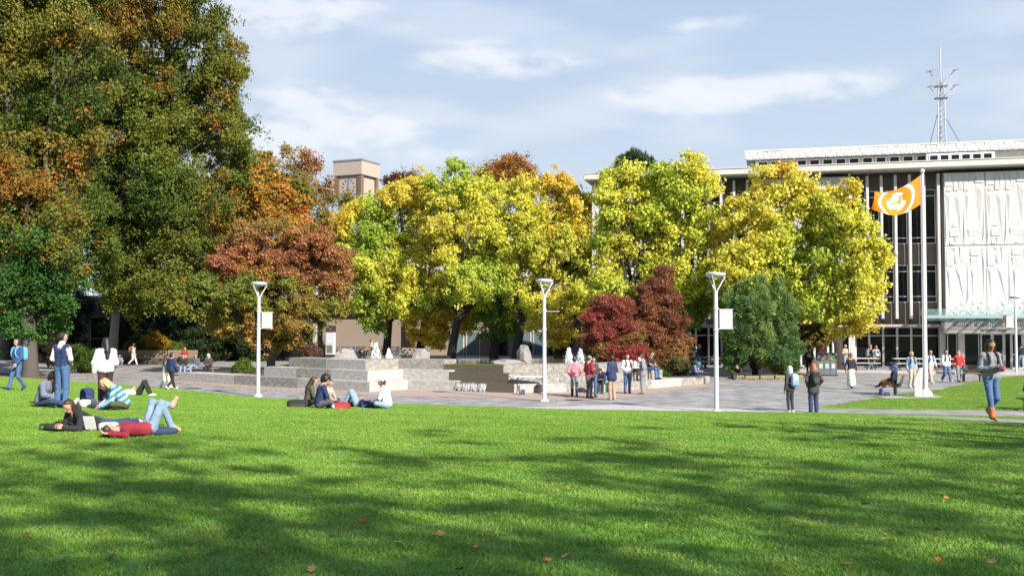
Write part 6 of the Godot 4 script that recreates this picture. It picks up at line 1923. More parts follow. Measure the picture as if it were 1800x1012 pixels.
# joints of a 1.75 m figure that faces +z; l is the figure's left (+x)
func joints(pose: String) -> Dictionary:
	var j := {"hip": Vector3(0, 0.94, 0), "waist": Vector3(0, 1.1, 0.005), "chest": Vector3(0, 1.32, 0.0), "neck": Vector3(0, 1.47, -0.02), "head": Vector3(0, 1.63, 0.015), "yaw": 0.0, "pitch": 0.0, "roll": 0.0,
		"sl": Vector3(0.175, 1.41, -0.015), "el": Vector3(0.235, 1.13, -0.04), "hl": Vector3(0.235, 0.88, 0.035), "sr": Vector3(-0.175, 1.41, -0.015), "er": Vector3(-0.235, 1.13, -0.04), "hr": Vector3(-0.235, 0.88, 0.035),
		"kl": Vector3(0.1, 0.5, 0.02), "al": Vector3(0.105, 0.085, -0.02), "kr": Vector3(-0.1, 0.5, 0.02), "ar": Vector3(-0.105, 0.085, -0.02), "tl": null, "tr": null}
	var set_ := {}
	match pose:
		"stand_front": set_ = {"el": Vector3(0.25, 1.14, -0.03), "hl": Vector3(0.1, 1.0, 0.2), "er": Vector3(-0.25, 1.14, -0.03), "hr": Vector3(-0.08, 1.0, 0.2), "pitch": 0.15}
		"stand_hold": set_ = {"el": Vector3(0.24, 1.14, -0.02), "hl": Vector3(0.08, 1.2, 0.24), "er": Vector3(-0.24, 1.14, -0.02), "hr": Vector3(-0.1, 1.16, 0.22), "pitch": 0.25}
		"stand_gesture": set_ = {"er": Vector3(-0.26, 1.14, 0.0), "hr": Vector3(-0.38, 1.02, 0.22), "pitch": 0.1, "yaw": -0.5}
		"stand_shift": set_ = {"hip": Vector3(0.03, 0.93, 0), "kl": Vector3(0.13, 0.5, 0.03), "kr": Vector3(-0.1, 0.5, 0.1), "ar": Vector3(-0.16, 0.085, 0.06), "yaw": 0.4}
		"stand_kneebent": set_ = {"kr": Vector3(-0.06, 0.52, 0.13), "ar": Vector3(-0.02, 0.3, -0.24), "tr": Vector3(-0.0, 0.17, -0.3), "el": Vector3(0.27, 1.14, -0.04), "hl": Vector3(0.26, 0.92, 0.02), "hr": Vector3(-0.16, 1.0, 0.16), "pitch": 0.2, "yaw": 0.3}
		"walk": set_ = {"kl": Vector3(0.09, 0.52, 0.14), "al": Vector3(0.09, 0.12, 0.27), "tl": Vector3(0.09, 0.13, 0.43), "kr": Vector3(-0.09, 0.5, -0.0), "ar": Vector3(-0.09, 0.19, -0.3), "tr": Vector3(-0.09, 0.06, -0.2), "hip": Vector3(0, 0.92, 0), "el": Vector3(0.24, 1.13, -0.12), "hl": Vector3(0.24, 0.9, -0.1), "er": Vector3(-0.24, 1.13, 0.04), "hr": Vector3(-0.22, 0.93, 0.2)}
		"walk2": set_ = {"kr": Vector3(-0.09, 0.52, 0.12), "ar": Vector3(-0.09, 0.1, 0.22), "tr": Vector3(-0.09, 0.11, 0.38), "kl": Vector3(0.09, 0.49, 0.02), "al": Vector3(0.09, 0.15, -0.24), "tl": Vector3(0.09, 0.05, -0.13), "hip": Vector3(0, 0.925, 0), "er": Vector3(-0.25, 1.13, -0.1), "hr": Vector3(-0.25, 0.9, -0.06), "el": Vector3(0.25, 1.13, 0.02), "hl": Vector3(0.22, 0.92, 0.17)}
		"walk_phone": set_ = {"kr": Vector3(-0.08, 0.51, 0.1), "ar": Vector3(-0.06, 0.1, 0.12), "tr": Vector3(-0.06, 0.06, 0.27), "kl": Vector3(0.1, 0.5, 0.06), "al": Vector3(0.08, 0.22, -0.24), "tl": Vector3(0.08, 0.1, -0.14), "hip": Vector3(0, 0.93, 0), "el": Vector3(0.25, 1.12, -0.02), "hl": Vector3(0.06, 1.17, 0.25), "er": Vector3(-0.25, 1.12, -0.02), "hr": Vector3(-0.05, 1.17, 0.25), "pitch": 0.28}
		"hands_pocket": set_ = {"el": Vector3(0.29, 1.14, -0.09), "hl": Vector3(0.19, 0.93, 0.06), "er": Vector3(-0.29, 1.14, -0.09), "hr": Vector3(-0.19, 0.93, 0.06), "pitch": 0.1}
		"sit": set_ = {"hip": Vector3(0, 0.54, 0), "waist": Vector3(0, 0.7, 0.01), "chest": Vector3(0, 0.92, 0.04), "neck": Vector3(0, 1.07, 0.05), "head": Vector3(0, 1.22, 0.1), "sl": Vector3(0.175, 1.01, 0.04), "sr": Vector3(-0.175, 1.01, 0.04), "el": Vector3(0.24, 0.77, 0.1), "er": Vector3(-0.24, 0.77, 0.1), "hl": Vector3(0.08, 0.68, 0.3), "hr": Vector3(-0.08, 0.68, 0.3), "kl": Vector3(0.12, 0.52, 0.42), "kr": Vector3(-0.12, 0.52, 0.42), "al": Vector3(0.12, 0.085, 0.42), "ar": Vector3(-0.12, 0.085, 0.42), "pitch": 0.25}
		"sit_hunch": set_ = {"hip": Vector3(0, 0.54, 0), "waist": Vector3(0, 0.69, 0.06), "chest": Vector3(0, 0.85, 0.2), "neck": Vector3(0, 0.95, 0.3), "head": Vector3(0, 1.03, 0.42), "sl": Vector3(0.175, 0.92, 0.26), "sr": Vector3(-0.175, 0.92, 0.26), "el": Vector3(0.22, 0.66, 0.36), "er": Vector3(-0.22, 0.66, 0.36), "hl": Vector3(0.06, 0.66, 0.56), "hr": Vector3(-0.06, 0.66, 0.56), "kl": Vector3(0.12, 0.52, 0.42), "kr": Vector3(-0.12, 0.52, 0.42), "al": Vector3(0.12, 0.085, 0.4), "ar": Vector3(-0.12, 0.085, 0.4), "pitch": 0.8}
		"sit_crossed": set_ = {"hip": Vector3(0, 0.54, 0), "waist": Vector3(0, 0.7, -0.02), "chest": Vector3(0, 0.92, -0.05), "neck": Vector3(0, 1.07, -0.06), "head": Vector3(0, 1.22, -0.03), "sl": Vector3(0.175, 1.01, -0.06), "sr": Vector3(-0.175, 1.01, -0.06), "el": Vector3(0.26, 0.77, 0.0), "er": Vector3(-0.28, 0.78, -0.02), "hl": Vector3(0.1, 0.68, 0.22), "hr": Vector3(-0.14, 0.66, 0.22), "kl": Vector3(0.0, 0.64, 0.42), "kr": Vector3(-0.1, 0.52, 0.42), "al": Vector3(-0.14, 0.4, 0.62), "tl": Vector3(-0.2, 0.36, 0.76), "ar": Vector3(-0.1, 0.085, 0.44)}
		"ground_cross": set_ = {"hip": Vector3(0, 0.13, 0), "waist": Vector3(0, 0.28, 0.03), "chest": Vector3(0, 0.49, 0.08), "neck": Vector3(0, 0.63, 0.12), "head": Vector3(0, 0.77, 0.18), "sl": Vector3(0.175, 0.57, 0.09), "sr": Vector3(-0.175, 0.57, 0.09), "el": Vector3(0.26, 0.34, 0.16), "er": Vector3(-0.26, 0.34, 0.16), "hl": Vector3(0.1, 0.24, 0.34), "hr": Vector3(-0.1, 0.24, 0.34), "kl": Vector3(0.34, 0.2, 0.24), "kr": Vector3(-0.34, 0.2, 0.24), "al": Vector3(-0.06, 0.09, 0.34), "ar": Vector3(0.06, 0.07, 0.26), "tl": Vector3(-0.2, 0.06, 0.34), "tr": Vector3(0.2, 0.05, 0.28), "pitch": 0.35}
		"ground_legs": set_ = {"hip": Vector3(0, 0.13, 0), "waist": Vector3(0, 0.28, 0.05), "chest": Vector3(0, 0.48, 0.14), "neck": Vector3(0, 0.6, 0.22), "head": Vector3(0, 0.7, 0.32), "sl": Vector3(0.175, 0.55, 0.18), "sr": Vector3(-0.175, 0.55, 0.18), "el": Vector3(0.24, 0.32, 0.26), "er": Vector3(-0.24, 0.32, 0.26), "hl": Vector3(0.08, 0.26, 0.46), "hr": Vector3(-0.08, 0.26, 0.46), "kl": Vector3(0.12, 0.26, 0.42), "kr": Vector3(-0.14, 0.16, 0.44), "al": Vector3(0.1, 0.09, 0.82), "ar": Vector3(-0.12, 0.09, 0.86), "tl": Vector3(0.12, 0.2, 0.92), "tr": Vector3(-0.16, 0.2, 0.95), "pitch": 0.65}
		"ground_bent": set_ = {"hip": Vector3(0, 0.14, 0), "waist": Vector3(0, 0.29, 0.08), "chest": Vector3(0, 0.46, 0.2), "neck": Vector3(0, 0.56, 0.31), "head": Vector3(0, 0.62, 0.44), "sl": Vector3(0.18, 0.53, 0.25), "sr": Vector3(-0.18, 0.53, 0.25), "el": Vector3(0.24, 0.28, 0.32), "er": Vector3(-0.24, 0.28, 0.32), "hl": Vector3(0.12, 0.12, 0.5), "hr": Vector3(-0.12, 0.12, 0.5), "kl": Vector3(0.3, 0.17, 0.3), "kr": Vector3(-0.28, 0.15, 0.34), "al": Vector3(0.0, 0.08, 0.42), "ar": Vector3(-0.1, 0.07, 0.55), "tl": Vector3(-0.13, 0.06, 0.46), "tr": Vector3(0.02, 0.06, 0.62), "pitch": 0.8}
		"lie_knees": set_ = {"hip": Vector3(0, 0.12, 0), "waist": Vector3(0, 0.11, -0.16), "chest": Vector3(0, 0.13, -0.4), "neck": Vector3(0, 0.13, -0.55), "head": Vector3(0, 0.14, -0.71), "sl": Vector3(0.18, 0.11, -0.49), "sr": Vector3(-0.18, 0.11, -0.49), "el": Vector3(0.33, 0.07, -0.3), "er": Vector3(-0.33, 0.07, -0.3), "hl": Vector3(0.1, 0.24, -0.2), "hr": Vector3(-0.1, 0.24, -0.2), "kl": Vector3(0.1, 0.53, 0.2), "kr": Vector3(-0.1, 0.52, 0.22), "al": Vector3(0.1, 0.085, 0.42), "ar": Vector3(-0.1, 0.085, 0.42), "pitch": -1.45}
		"lie_crossed": set_ = {"hip": Vector3(0, 0.12, 0), "waist": Vector3(0, 0.11, -0.16), "chest": Vector3(0, 0.13, -0.4), "neck": Vector3(0, 0.13, -0.55), "head": Vector3(0.02, 0.14, -0.71), "sl": Vector3(0.18, 0.11, -0.49), "sr": Vector3(-0.18, 0.11, -0.49), "el": Vector3(0.36, 0.07, -0.56), "er": Vector3(-0.36, 0.07, -0.6), "hl": Vector3(0.14, 0.09, -0.74), "hr": Vector3(-0.14, 0.09, -0.78), "kl": Vector3(0.14, 0.54, 0.12), "kr": Vector3(-0.1, 0.54, 0.16), "al": Vector3(-0.12, 0.5, 0.36), "tl": Vector3(-0.14, 0.62, 0.42), "ar": Vector3(-0.1, 0.12, 0.36), "tr": Vector3(-0.1, 0.06, 0.5), "pitch": -1.45, "roll": 0.25}
		"prone": set_ = {"hip": Vector3(0, 0.13, 0), "waist": Vector3(0, 0.15, 0.16), "chest": Vector3(0, 0.25, 0.38), "neck": Vector3(0, 0.37, 0.5), "head": Vector3(0, 0.47, 0.6), "sl": Vector3(0.18, 0.29, 0.47), "sr": Vector3(-0.18, 0.29, 0.47), "el": Vector3(0.24, 0.06, 0.54), "er": Vector3(-0.24, 0.06, 0.54), "hl": Vector3(0.08, 0.1, 0.76), "hr": Vector3(-0.08, 0.1, 0.76), "kl": Vector3(0.12, 0.08, -0.44), "kr": Vector3(-0.12, 0.08, -0.44), "al": Vector3(0.12, 0.1, -0.85), "ar": Vector3(-0.12, 0.1, -0.85), "tl": Vector3(0.12, 0.05, -0.98), "tr": Vector3(-0.12, 0.05, -0.98), "pitch": 0.55}
		"squat": set_ = {"hip": Vector3(0, 0.3, -0.1), "waist": Vector3(0, 0.45, -0.03), "chest": Vector3(0, 0.63, 0.06), "neck": Vector3(0, 0.76, 0.12), "head": Vector3(0, 0.9, 0.18), "sl": Vector3(0.175, 0.7, 0.08), "sr": Vector3(-0.175, 0.7, 0.08), "el": Vector3(0.26, 0.5, 0.22), "er": Vector3(-0.26, 0.5, 0.22), "hl": Vector3(0.05, 0.5, 0.38), "hr": Vector3(-0.05, 0.5, 0.38), "kl": Vector3(0.2, 0.46, 0.3), "kr": Vector3(-0.2, 0.46, 0.3), "al": Vector3(0.16, 0.085, 0.08), "ar": Vector3(-0.16, 0.085, 0.08), "pitch": 0.3}
	j.merge(set_, true)
	return j
const CLOTH := {"black": [0.018, 0.018, 0.02], "navy": [0.018, 0.03, 0.09], "white": [0.68, 0.67, 0.66], "jeans": [0.06, 0.12, 0.25], "pale_jeans": [0.2, 0.29, 0.4], "dark_jeans": [0.03, 0.05, 0.11], "grey": [0.2, 0.21, 0.24], "dark": [0.035, 0.035, 0.045], "khaki": [0.36, 0.26, 0.17], "beige": [0.42, 0.36, 0.28], "maroon": [0.26, 0.02, 0.035], "pink": [0.72, 0.22, 0.26], "plum": [0.065, 0.03, 0.04], "olive": [0.075, 0.075, 0.04], "brown": [0.22, 0.09, 0.03], "teal": [0.05, 0.16, 0.2], "sky": [0.12, 0.32, 0.5], "slate": [0.08, 0.09, 0.12], "denim": [0.22, 0.3, 0.4], "red": [0.5, 0.03, 0.03], "cream": [0.6, 0.58, 0.48], "sage": [0.46, 0.5, 0.42], "rust": [0.4, 0.14, 0.04], "charcoal": [0.05, 0.045, 0.05], "lilac": [0.42, 0.44, 0.6], "steel": [0.14, 0.16, 0.22], "royal": [0.03, 0.07, 0.19],
	"skin": [0.5, 0.29, 0.2], "skin_tan": [0.32, 0.17, 0.1], "skin_deep": [0.11, 0.055, 0.035], "hair_black": [0.012, 0.01, 0.01], "hair_brown": [0.05, 0.025, 0.015], "hair_blond": [0.42, 0.28, 0.13], "hair_red": [0.26, 0.1, 0.04], "hair_white": [0.62, 0.58, 0.52], "hair_blue": [0.03, 0.12, 0.22]}
func hue(k: String) -> Color:
	var c: Array = CLOTH[k]
	return Color(c[0], c[1], c[2])
# s: label, at, yaw, pose, top, pants, shoe, skin, hair style, hair colour and more
func person(s: Dictionary) -> Node3D:
	var j := joints(s.get("pose", "stand"))
	var tall: float = s.get("tall", 1.72) / 1.75
	var t := thing("person", s.label, "person", s.at, s.get("yaw", 0.0))
	var wide: float = s.get("wide", 1.0)
	var fat: float = s.get("bulk", 0.012)
	var hip: Vector3 = j.hip
	var waist: Vector3 = j.waist if (j.waist - Vector3(0, 1.1, 0.005)).length() > 0.001 or s.get("pose", "stand").begins_with("s") == false else Vector3(hip.x * 0.5, 1.1, 0.005)
	var chest: Vector3 = j.chest
	var X := Vector3(1, 0, 0)
	var bones := []
	var top := 1
	var up := (chest - hip).normalized()
	for q in [-1.0, 1.0]:
		bones.append([hip + X * 0.065 * q, hip + X * 0.055 * q + up * 0.06, 0.1 + fat * 0.3, 0.1 + fat * 0.3, 2])
		bones.append([waist + X * 0.055 * q - up * (0.1 + s.get("hem", 0.0)), waist + X * 0.055 * q, 0.1 + fat * wide + s.get("hem", 0.0) * 0.25, 0.09 + fat, top])
		bones.append([waist + X * 0.055 * q, chest + X * 0.07 * q, 0.09 + fat, 0.1 + fat, top])
		bones.append([chest + X * 0.07 * q, (j.sl if q > 0 else j.sr) * 0.85 + (j.neck as Vector3) * 0.15, 0.098 + fat, 0.055 + fat * 0.6, top])
	bones.append([j.neck, (j.neck as Vector3).lerp(j.head, 0.5), 0.055, 0.052, 0])
	if s.has("collar"): bones.append([(j.neck as Vector3) - up * 0.02, (j.neck as Vector3) + up * 0.015, 0.085, 0.075, 9])
	if s.get("hood_down", false):
		var bk := (j.neck as Vector3) - up * 0.03 + (up.cross(X)) * 0.07
		bones.append([bk + X * 0.06, bk - X * 0.06, 0.06, 0.06, top])
		bones.append([bk - up * 0.06, bk, 0.05, 0.06, top])
	var arm_id := 5
	for q in ["l", "r"]:
		var sh: Vector3 = j["s" + q]
		var el: Vector3 = j["e" + q]
		var ha: Vector3 = j["h" + q]
		bones.append([sh, el, 0.05 + fat * 0.6, 0.042 + fat * 0.6, arm_id])
		bones.append([(j.neck as Vector3) - up * 0.045, sh, 0.05 + fat * 0.5, 0.052 + fat * 0.6, top])
		var fore := 0 if s.get("bare_arms", false) else arm_id
		bones.append([el, el.lerp(ha, 0.93), 0.041 + (fat * 0.6 if fore else 0.0), 0.032 + (fat * 0.7 if fore else -0.004), fore])
		var hj := hip + X * (0.085 if q == "l" else -0.085)
		var kn: Vector3 = j["k" + q]
		var an: Vector3 = j["a" + q]
		var flare: float = s.get("flare", 0.012)
		bones.append([hj, kn, 0.088 + flare * 0.5, 0.06 + flare * 0.6, 2])
		if s.get("boots", 0.0) > 0.0:
			bones.append([kn, kn.lerp(an, 1.0 - s.boots), 0.06 + flare * 0.6, 0.05 + flare, 2])
			bones.append([kn.lerp(an, 1.0 - s.boots), an, 0.066, 0.056, 3])
		else:
			bones.append([kn, kn.lerp(an, 0.95), 0.06 + flare * 0.6, 0.042 + flare, 2])
		var fwd := Vector3(0, -0.042, 0.15)
		var toe: Vector3 = an + fwd if j["t" + q] == null else j["t" + q]
		var along := (toe - an).normalized()
		var heel := an + Vector3(0, -0.04, -0.025) if j["t" + q] == null else an - along * 0.02
		bones.append([heel, toe, 0.044, 0.039, 3])
		bones.append([an, heel.lerp(toe, 0.4), 0.04, 0.04, 3])
	if s.has("skirt"):
		bones.append([hip + X * 0.03, Vector3(0.02, 0.3, 0.03), 0.13, 0.2, 2])
		bones.append([hip - X * 0.03, Vector3(-0.03, 0.3, 0.05), 0.13, 0.2, 2])
	if s.has("coat"):
		for q in [-1.0, 1.0]: bones.append([waist + X * 0.05 * q, hip + X * 0.06 * q - up * s.coat, 0.1 + fat, 0.13 + fat, top])
	var form := skin_over(bones, s.get("cell", 0.022), 0.03)
	var skin := hue(s.get("skin", "skin"))
	var topc := hue(s.top)
	var tints := [skin, topc, hue(s.pants), hue(s.get("shoe", "black")), topc, hue(s.get("sleeve", s.top)), Color(skin.r * 0.12, skin.g * 0.1, skin.b * 0.1), hue(s.get("hair", "hair_brown")).lerp(skin, 0.3), Color(skin.r * 0.75, skin.g * 0.45, skin.b * 0.45), hue(s.get("collar", "white"))]
	var m := Shape.new()
	add_form(m, form, Transform3D.IDENTITY, tints)
	# cloth varies a little; a striped jumper keeps its stripes
	for i in m.c.size():
		if s.has("stripe") and (form.r[i] == 1 or form.r[i] == 5):
			var a := (m.v[i] - hip).dot(up) * 24.0
			if fposmod(a, 3.0) < 1.0: m.c[i] = hue("sky") * 1.5
			elif fposmod(a, 3.0) < 1.6: m.c[i] = hue("white") * 0.6
		var fade := 1.0 + 0.16 * noise_fine.get_noise_3dv(m.v[i] * 120.0 + s.at * 9.0)
		m.c[i] = Color(m.c[i].r * fade, m.c[i].g * fade, m.c[i].b * fade)
		# folds in the cloth
		if form.r[i] != 0 and form.r[i] != 3:
			var w: Vector3 = m.v[i] * Vector3(190, 330, 190) + s.at * 50.0
			var fold := noise_fine.get_noise_3dv(w)
			m.v[i] += m.n[i] * 0.007 * fold
			m.n[i] = (m.n[i] - 0.55 * (Vector3(noise_fine.get_noise_3dv(w + Vector3(4, 0, 0)), noise_fine.get_noise_3dv(w + Vector3(0, 4, 0)), noise_fine.get_noise_3dv(w + Vector3(0, 0, 4))) - Vector3.ONE * fold)).normalized()
	var hb := Basis.from_euler(Vector3(j.pitch + s.get("nod", 0.0), j.yaw + s.get("look", 0.0), j.roll))
	var ht := Transform3D(hb, j.head)
	add_form(m, head_form, ht, tints)
	for q in ["l", "r"]:
		var el: Vector3 = j["e" + q]
		var ha: Vector3 = j["h" + q]
		var dn := -(ha - el).normalized()
		var fw := Vector3(0, 0, 1) if absf(dn.z) < 0.8 else Vector3(0, 1, 0)
		var xx := dn.cross(fw).normalized()
		add_form(m, hand_form, Transform3D(Basis(xx, dn, xx.cross(dn).normalized()), el.lerp(ha, 0.96)), tints, q == "r")
	var sc := Transform3D(Basis.from_scale(Vector3(tall * (0.5 + 0.5 * wide), tall, tall)), Vector3.ZERO)
	part("body", m.mesh(), coloured("clothed", 0.85), t, sc)
	if s.get("style", "short") != "":
		var styles: Array = [s.get("style", "short")]
		if s.has("hat"): styles.append(s.hat)
		for k in styles.size():
			var hs := Shape.new()
			var hc := hue(s.get("hair", "hair_brown")) if k == 0 else hue(s.get("hat_colour", "black"))
			var cols := []
			for q in 10: cols.append(hc)
			add_form(hs, hair_forms[styles[k]], ht, cols)
			for i in hs.v.size():
				var strand := noise_fine.get_noise_3dv(Vector3(hs.v[i].x * 900.0, hs.v[i].y * 160.0, hs.v[i].z * 900.0))
				if k == 0: hs.v[i] += hs.n[i] * (0.008 * strand + (0.012 * noise_fine.get_noise_3dv(hs.v[i] * 500.0) if styles[k] == "curly" else 0.0))
			part(styles[k] if styles[k] in ["cap", "beanie", "hood"] else "hair", hs.mesh(), coloured("hair_strands", 0.5), t, sc)
	if s.has("pack"):
		var ch: Vector3 = sc * chest
		var back := (up.cross(X)).normalized()
		var o := t.transform * (ch + back * 0.23 - up * 0.3)
		var bg := bag("%s worn by %s" % [s.pack, s.pack_of], o, s.get("yaw", 0.0) + PI, Vector3(0.29, 0.44, 0.17) * s.get("pack_size", 1.0), CLOTH[s.pack_colour], CLOTH[s.get("pack_trim", s.pack_colour)])
		for q in ["sl", "sr"]:
			var sh: Vector3 = j[q]
			var side := signf(sh.x)
			var b0 := chest + X * side * 0.1
			var front := -back
			var st := Shape.new()
			var g := 0.115 + fat
			st.tube([b0 + back * (g + 0.02) + up * 0.02, b0 + back * 0.07 + up * 0.155, b0 + front * 0.02 + up * 0.165, b0 + front * (g - 0.02) + up * 0.09, b0 + front * (g + 0.008) - up * 0.04, b0 + X * side * 0.03 + front * (g - 0.01) - up * 0.16, b0 + X * side * 0.08 - up * 0.2, b0 + X * side * 0.03 + back * (g + 0.02) - up * 0.2], [0.026, 0.028, 0.028, 0.027, 0.026, 0.02, 0.016, 0.016], 7)
			var rel := bg.transform.affine_inverse() * t.transform * sc
			part("shoulder_strap", st.mesh(), mat("bag%s" % [CLOTH[s.get("pack_trim", s.pack_colour)]], 0, 0, 0), bg, rel)
	return t
func build_people() -> void:
	make_forms()
	var out := PI
	# the group on the lawn
	var near := {"cell": 0.016}
	person(near.merged({"label": "person in navy vest over white shirt and blue jeans standing with back turned", "at": lawn_at(107, 718), "yaw": PI - 0.25, "pose": "stand_front", "tall": 1.8, "top": "navy", "sleeve": "white", "collar": "white", "pants": "jeans", "shoe": "dark_jeans", "hair": "hair_black", "style": "short", "flare": 0.022, "nod": -0.1, "look": -0.5}))
	person(near.merged({"label": "person in white hoodie and plum trousers lifting one foot behind", "at": lawn_at(184, 719), "yaw": PI + 0.3, "pose": "stand_kneebent", "tall": 1.68, "top": "white", "hood_down": true, "bulk": 0.04, "pants": "plum", "shoe": "black", "hair": "hair_black", "style": "long", "flare": 0.026}))
	person(near.merged({"label": "seated person in slate blue hoodie looking down at outstretched legs", "at": lawn_at(72, 716), "yaw": PI / 2 - 0.3, "pose": "ground_legs", "tall": 1.78, "top": "steel", "hood_down": true, "bulk": 0.035, "pants": "dark_jeans", "shoe": "white", "skin": "skin_tan", "hair": "hair_black", "style": "curly"}))
	person(near.merged({"label": "seated person in blue striped jumper bending forward", "at": lawn_at(218, 721), "yaw": -PI / 2 + 0.5, "pose": "ground_bent", "tall": 1.75, "top": "teal", "stripe": true, "bulk": 0.045, "pants": "olive", "shoe": "grey", "hair": "hair_blond", "style": "bob"}))
	person(near.merged({"label": "person in black hoodie lying on stomach reading a book", "at": lawn_at(168, 754), "yaw": -0.55, "pose": "prone", "tall": 1.7, "top": "black", "hood_down": true, "bulk": 0.03, "pants": "dark_jeans", "shoe": "white", "hair": "hair_brown", "style": "long", "look": 0.2}))
	person(near.merged({"label": "person in maroon top and pale jeans lying with crossed bare feet raised", "at": lawn_at(262, 764), "yaw": PI / 2 + 0.8, "pose": "lie_crossed", "tall": 1.78, "top": "maroon", "pants": "pale_jeans", "shoe": "skin", "bulk": 0.02, "hair": "hair_brown", "style": "short", "look": 0.4}))
	person({"label": "person in white top and black leggings lying with one knee raised beyond the lawn group", "at": lawn_at(243, 696), "yaw": PI / 2, "pose": "lie_knees", "tall": 1.65, "top": "white", "pants": "black", "shoe": "white", "hair": "hair_blond", "style": "short"})
	person({"label": "person in navy jacket and jeans walking beside the large oak", "at": lawn_at(28, 687), "yaw": -0.5, "pose": "walk2", "tall": 1.66, "top": "royal", "bulk": 0.028, "pants": "jeans", "shoe": "navy", "hair": "hair_black", "style": "bob", "pack": "bright blue backpack", "pack_of": "the walker beside the large oak", "pack_colour": "sky"})
	person({"label": "person in dark blue jacket and black trousers walking along the path beyond the lawn", "at": on(300, 687), "yaw": PI - 0.6, "pose": "walk", "tall": 1.76, "top": "navy", "hood_down": true, "bulk": 0.045, "pants": "black", "shoe": "white", "hair": "hair_black", "style": "short"})
	person({"label": "person in pale pink trousers walking beside the dark blue jacket", "at": on(290, 684), "yaw": PI - 0.5, "pose": "walk2", "tall": 1.62, "top": "beige", "pants": "cream", "shoe": "white", "hair": "hair_brown", "style": "long", "flare": 0.03})
	person({"label": "person in pale grey outfit walking past the timber seat wall", "at": on(233, 643), "yaw": PI / 2, "pose": "walk", "tall": 1.74, "top": "cream", "pants": "cream", "shoe": "plum", "hair": "hair_brown", "style": "short", "pack": "orange backpack", "pack_of": "the walker in pale grey", "pack_colour": "rust"})
	person({"label": "person crouching in grey beside the timber seat wall end", "at": on(209, 645), "yaw": 0.4, "pose": "squat", "tall": 1.6, "top": "grey", "pants": "denim", "hair": "hair_black", "style": "long"})
	# on the low bench and the seat wall
	var bench := on(345, 660)
	person({"label": "person in dark coat and pale jeans seated first on the backless bench", "at": bench + Vector3(-0.85, 0, -0.1), "yaw": 0.2, "pose": "sit", "top": "black", "bulk": 0.04, "pants": "pale_jeans", "shoe": "white", "hair": "hair_black", "style": "short"})
	person({"label": "person in denim jacket seated midway on the backless bench", "at": bench + Vector3(-0.1, 0, -0.1), "yaw": -0.2, "pose": "sit_crossed", "top": "slate", "bulk": 0.03, "pants": "pale_jeans", "shoe": "grey", "hair": "hair_brown", "style": "bob"})
	person({"label": "person in black jacket with sunglasses seated last on the backless bench", "at": bench + Vector3(0.7, 0, -0.1), "yaw": 0.0, "pose": "sit", "top": "charcoal", "bulk": 0.04, "pants": "black", "shoe": "grey", "hair": "hair_white", "style": "bob"})
	person({"label": "person in maroon jacket and tan trousers on the seat wall", "at": deep(325, 630, 81.8) * Vector3(1, 0, 1) + Vector3(0, 0.02, 0.1), "yaw": 0.5, "pose": "sit_crossed", "top": "maroon", "bulk": 0.03, "pants": "khaki", "shoe": "black", "hair": "hair_black", "style": "short"})
	# the circle of friends on the lawn
	person({"label": "seated person in olive jacket with long brown hair beside the black bag", "at": lawn_at(540, 716), "yaw": PI / 2 + 0.3, "pose": "ground_cross", "tall": 1.72, "top": "olive", "bulk": 0.028, "pants": "dark", "hair": "hair_brown", "style": "long"})
	person({"label": "seated person in navy t-shirt with curly dark hair", "at": lawn_at(560, 719), "yaw": PI / 2 + 0.45, "pose": "ground_cross", "tall": 1.84, "top": "navy", "bare_arms": true, "bulk": 0.025, "pants": "slate", "shoe": "white", "hair": "hair_black", "style": "curly"})
	person({"label": "seated person in pale top half hidden behind the curly haired one", "at": lawn_at(572, 714), "yaw": PI / 2 - 0.5, "pose": "ground_cross", "tall": 1.64, "top": "beige", "bare_arms": true, "pants": "dark", "hair": "hair_brown", "style": "short"})
	person({"label": "person in navy top lying back with pale denim knees raised", "at": lawn_at(628, 717), "yaw": -PI / 2 - 0.25, "pose": "lie_knees", "tall": 1.7, "top": "navy", "pants": "pale_jeans", "shoe": "red", "hair": "hair_brown", "style": "short"})
	person({"label": "seated person in white t-shirt and white cap facing the circle", "at": lawn_at(681, 720), "yaw": -PI / 2 - 0.15, "pose": "ground_cross", "tall": 1.82, "top": "white", "bare_arms": true, "bulk": 0.03, "pants": "pale_jeans", "shoe": "black", "skin": "skin", "hair": "hair_brown", "style": "short", "hat": "cap", "hat_colour": "white"})
	bag("black holdall lying beside the seated person in olive", lawn_at(523, 717), 0.1, Vector3(0.62, 0.24, 0.3), CLOTH.black, CLOTH.dark, "holdall")
	bag("red backpack lying in the circle of friends", lawn_at(597, 719), 0.5, Vector3(0.6, 0.2, 0.32), CLOTH.maroon, CLOTH.red)
	bag("dark backpack beside the person in white cap", lawn_at(659, 718), -0.4, Vector3(0.46, 0.22, 0.3), CLOTH.dark, CLOTH.navy)
	bag("dark backpack between the red bag and raised knees", lawn_at(615, 716), -0.2, Vector3(0.4, 0.18, 0.26), CLOTH.slate, CLOTH.black)
	# bags and book of the lawn group
	bag("black backpack lying flat beside the reader", lawn_at(105, 756), 1.3, Vector3(0.62, 0.14, 0.4), CLOTH.black, CLOTH.dark)
	bag("navy backpack standing among the lawn group", lawn_at(152, 711), 0.2, Vector3(0.34, 0.42, 0.26), CLOTH.navy, CLOTH.royal)
	bag("white tote slumped among the lawn group", lawn_at(160, 716), 0.8, Vector3(0.6, 0.2, 0.3), CLOTH.white, CLOTH.cream, "tote_bag")
	bag("grey bag under the striped jumper", lawn_at(175, 719), -0.5, Vector3(0.42, 0.2, 0.3), CLOTH.slate, CLOTH.dark)
	bag("navy jacket bundle beside the person in maroon top", lawn_at(283, 763), 0.3, Vector3(0.55, 0.12, 0.34), CLOTH.dark_jeans, CLOTH.navy, "jacket_bundle")
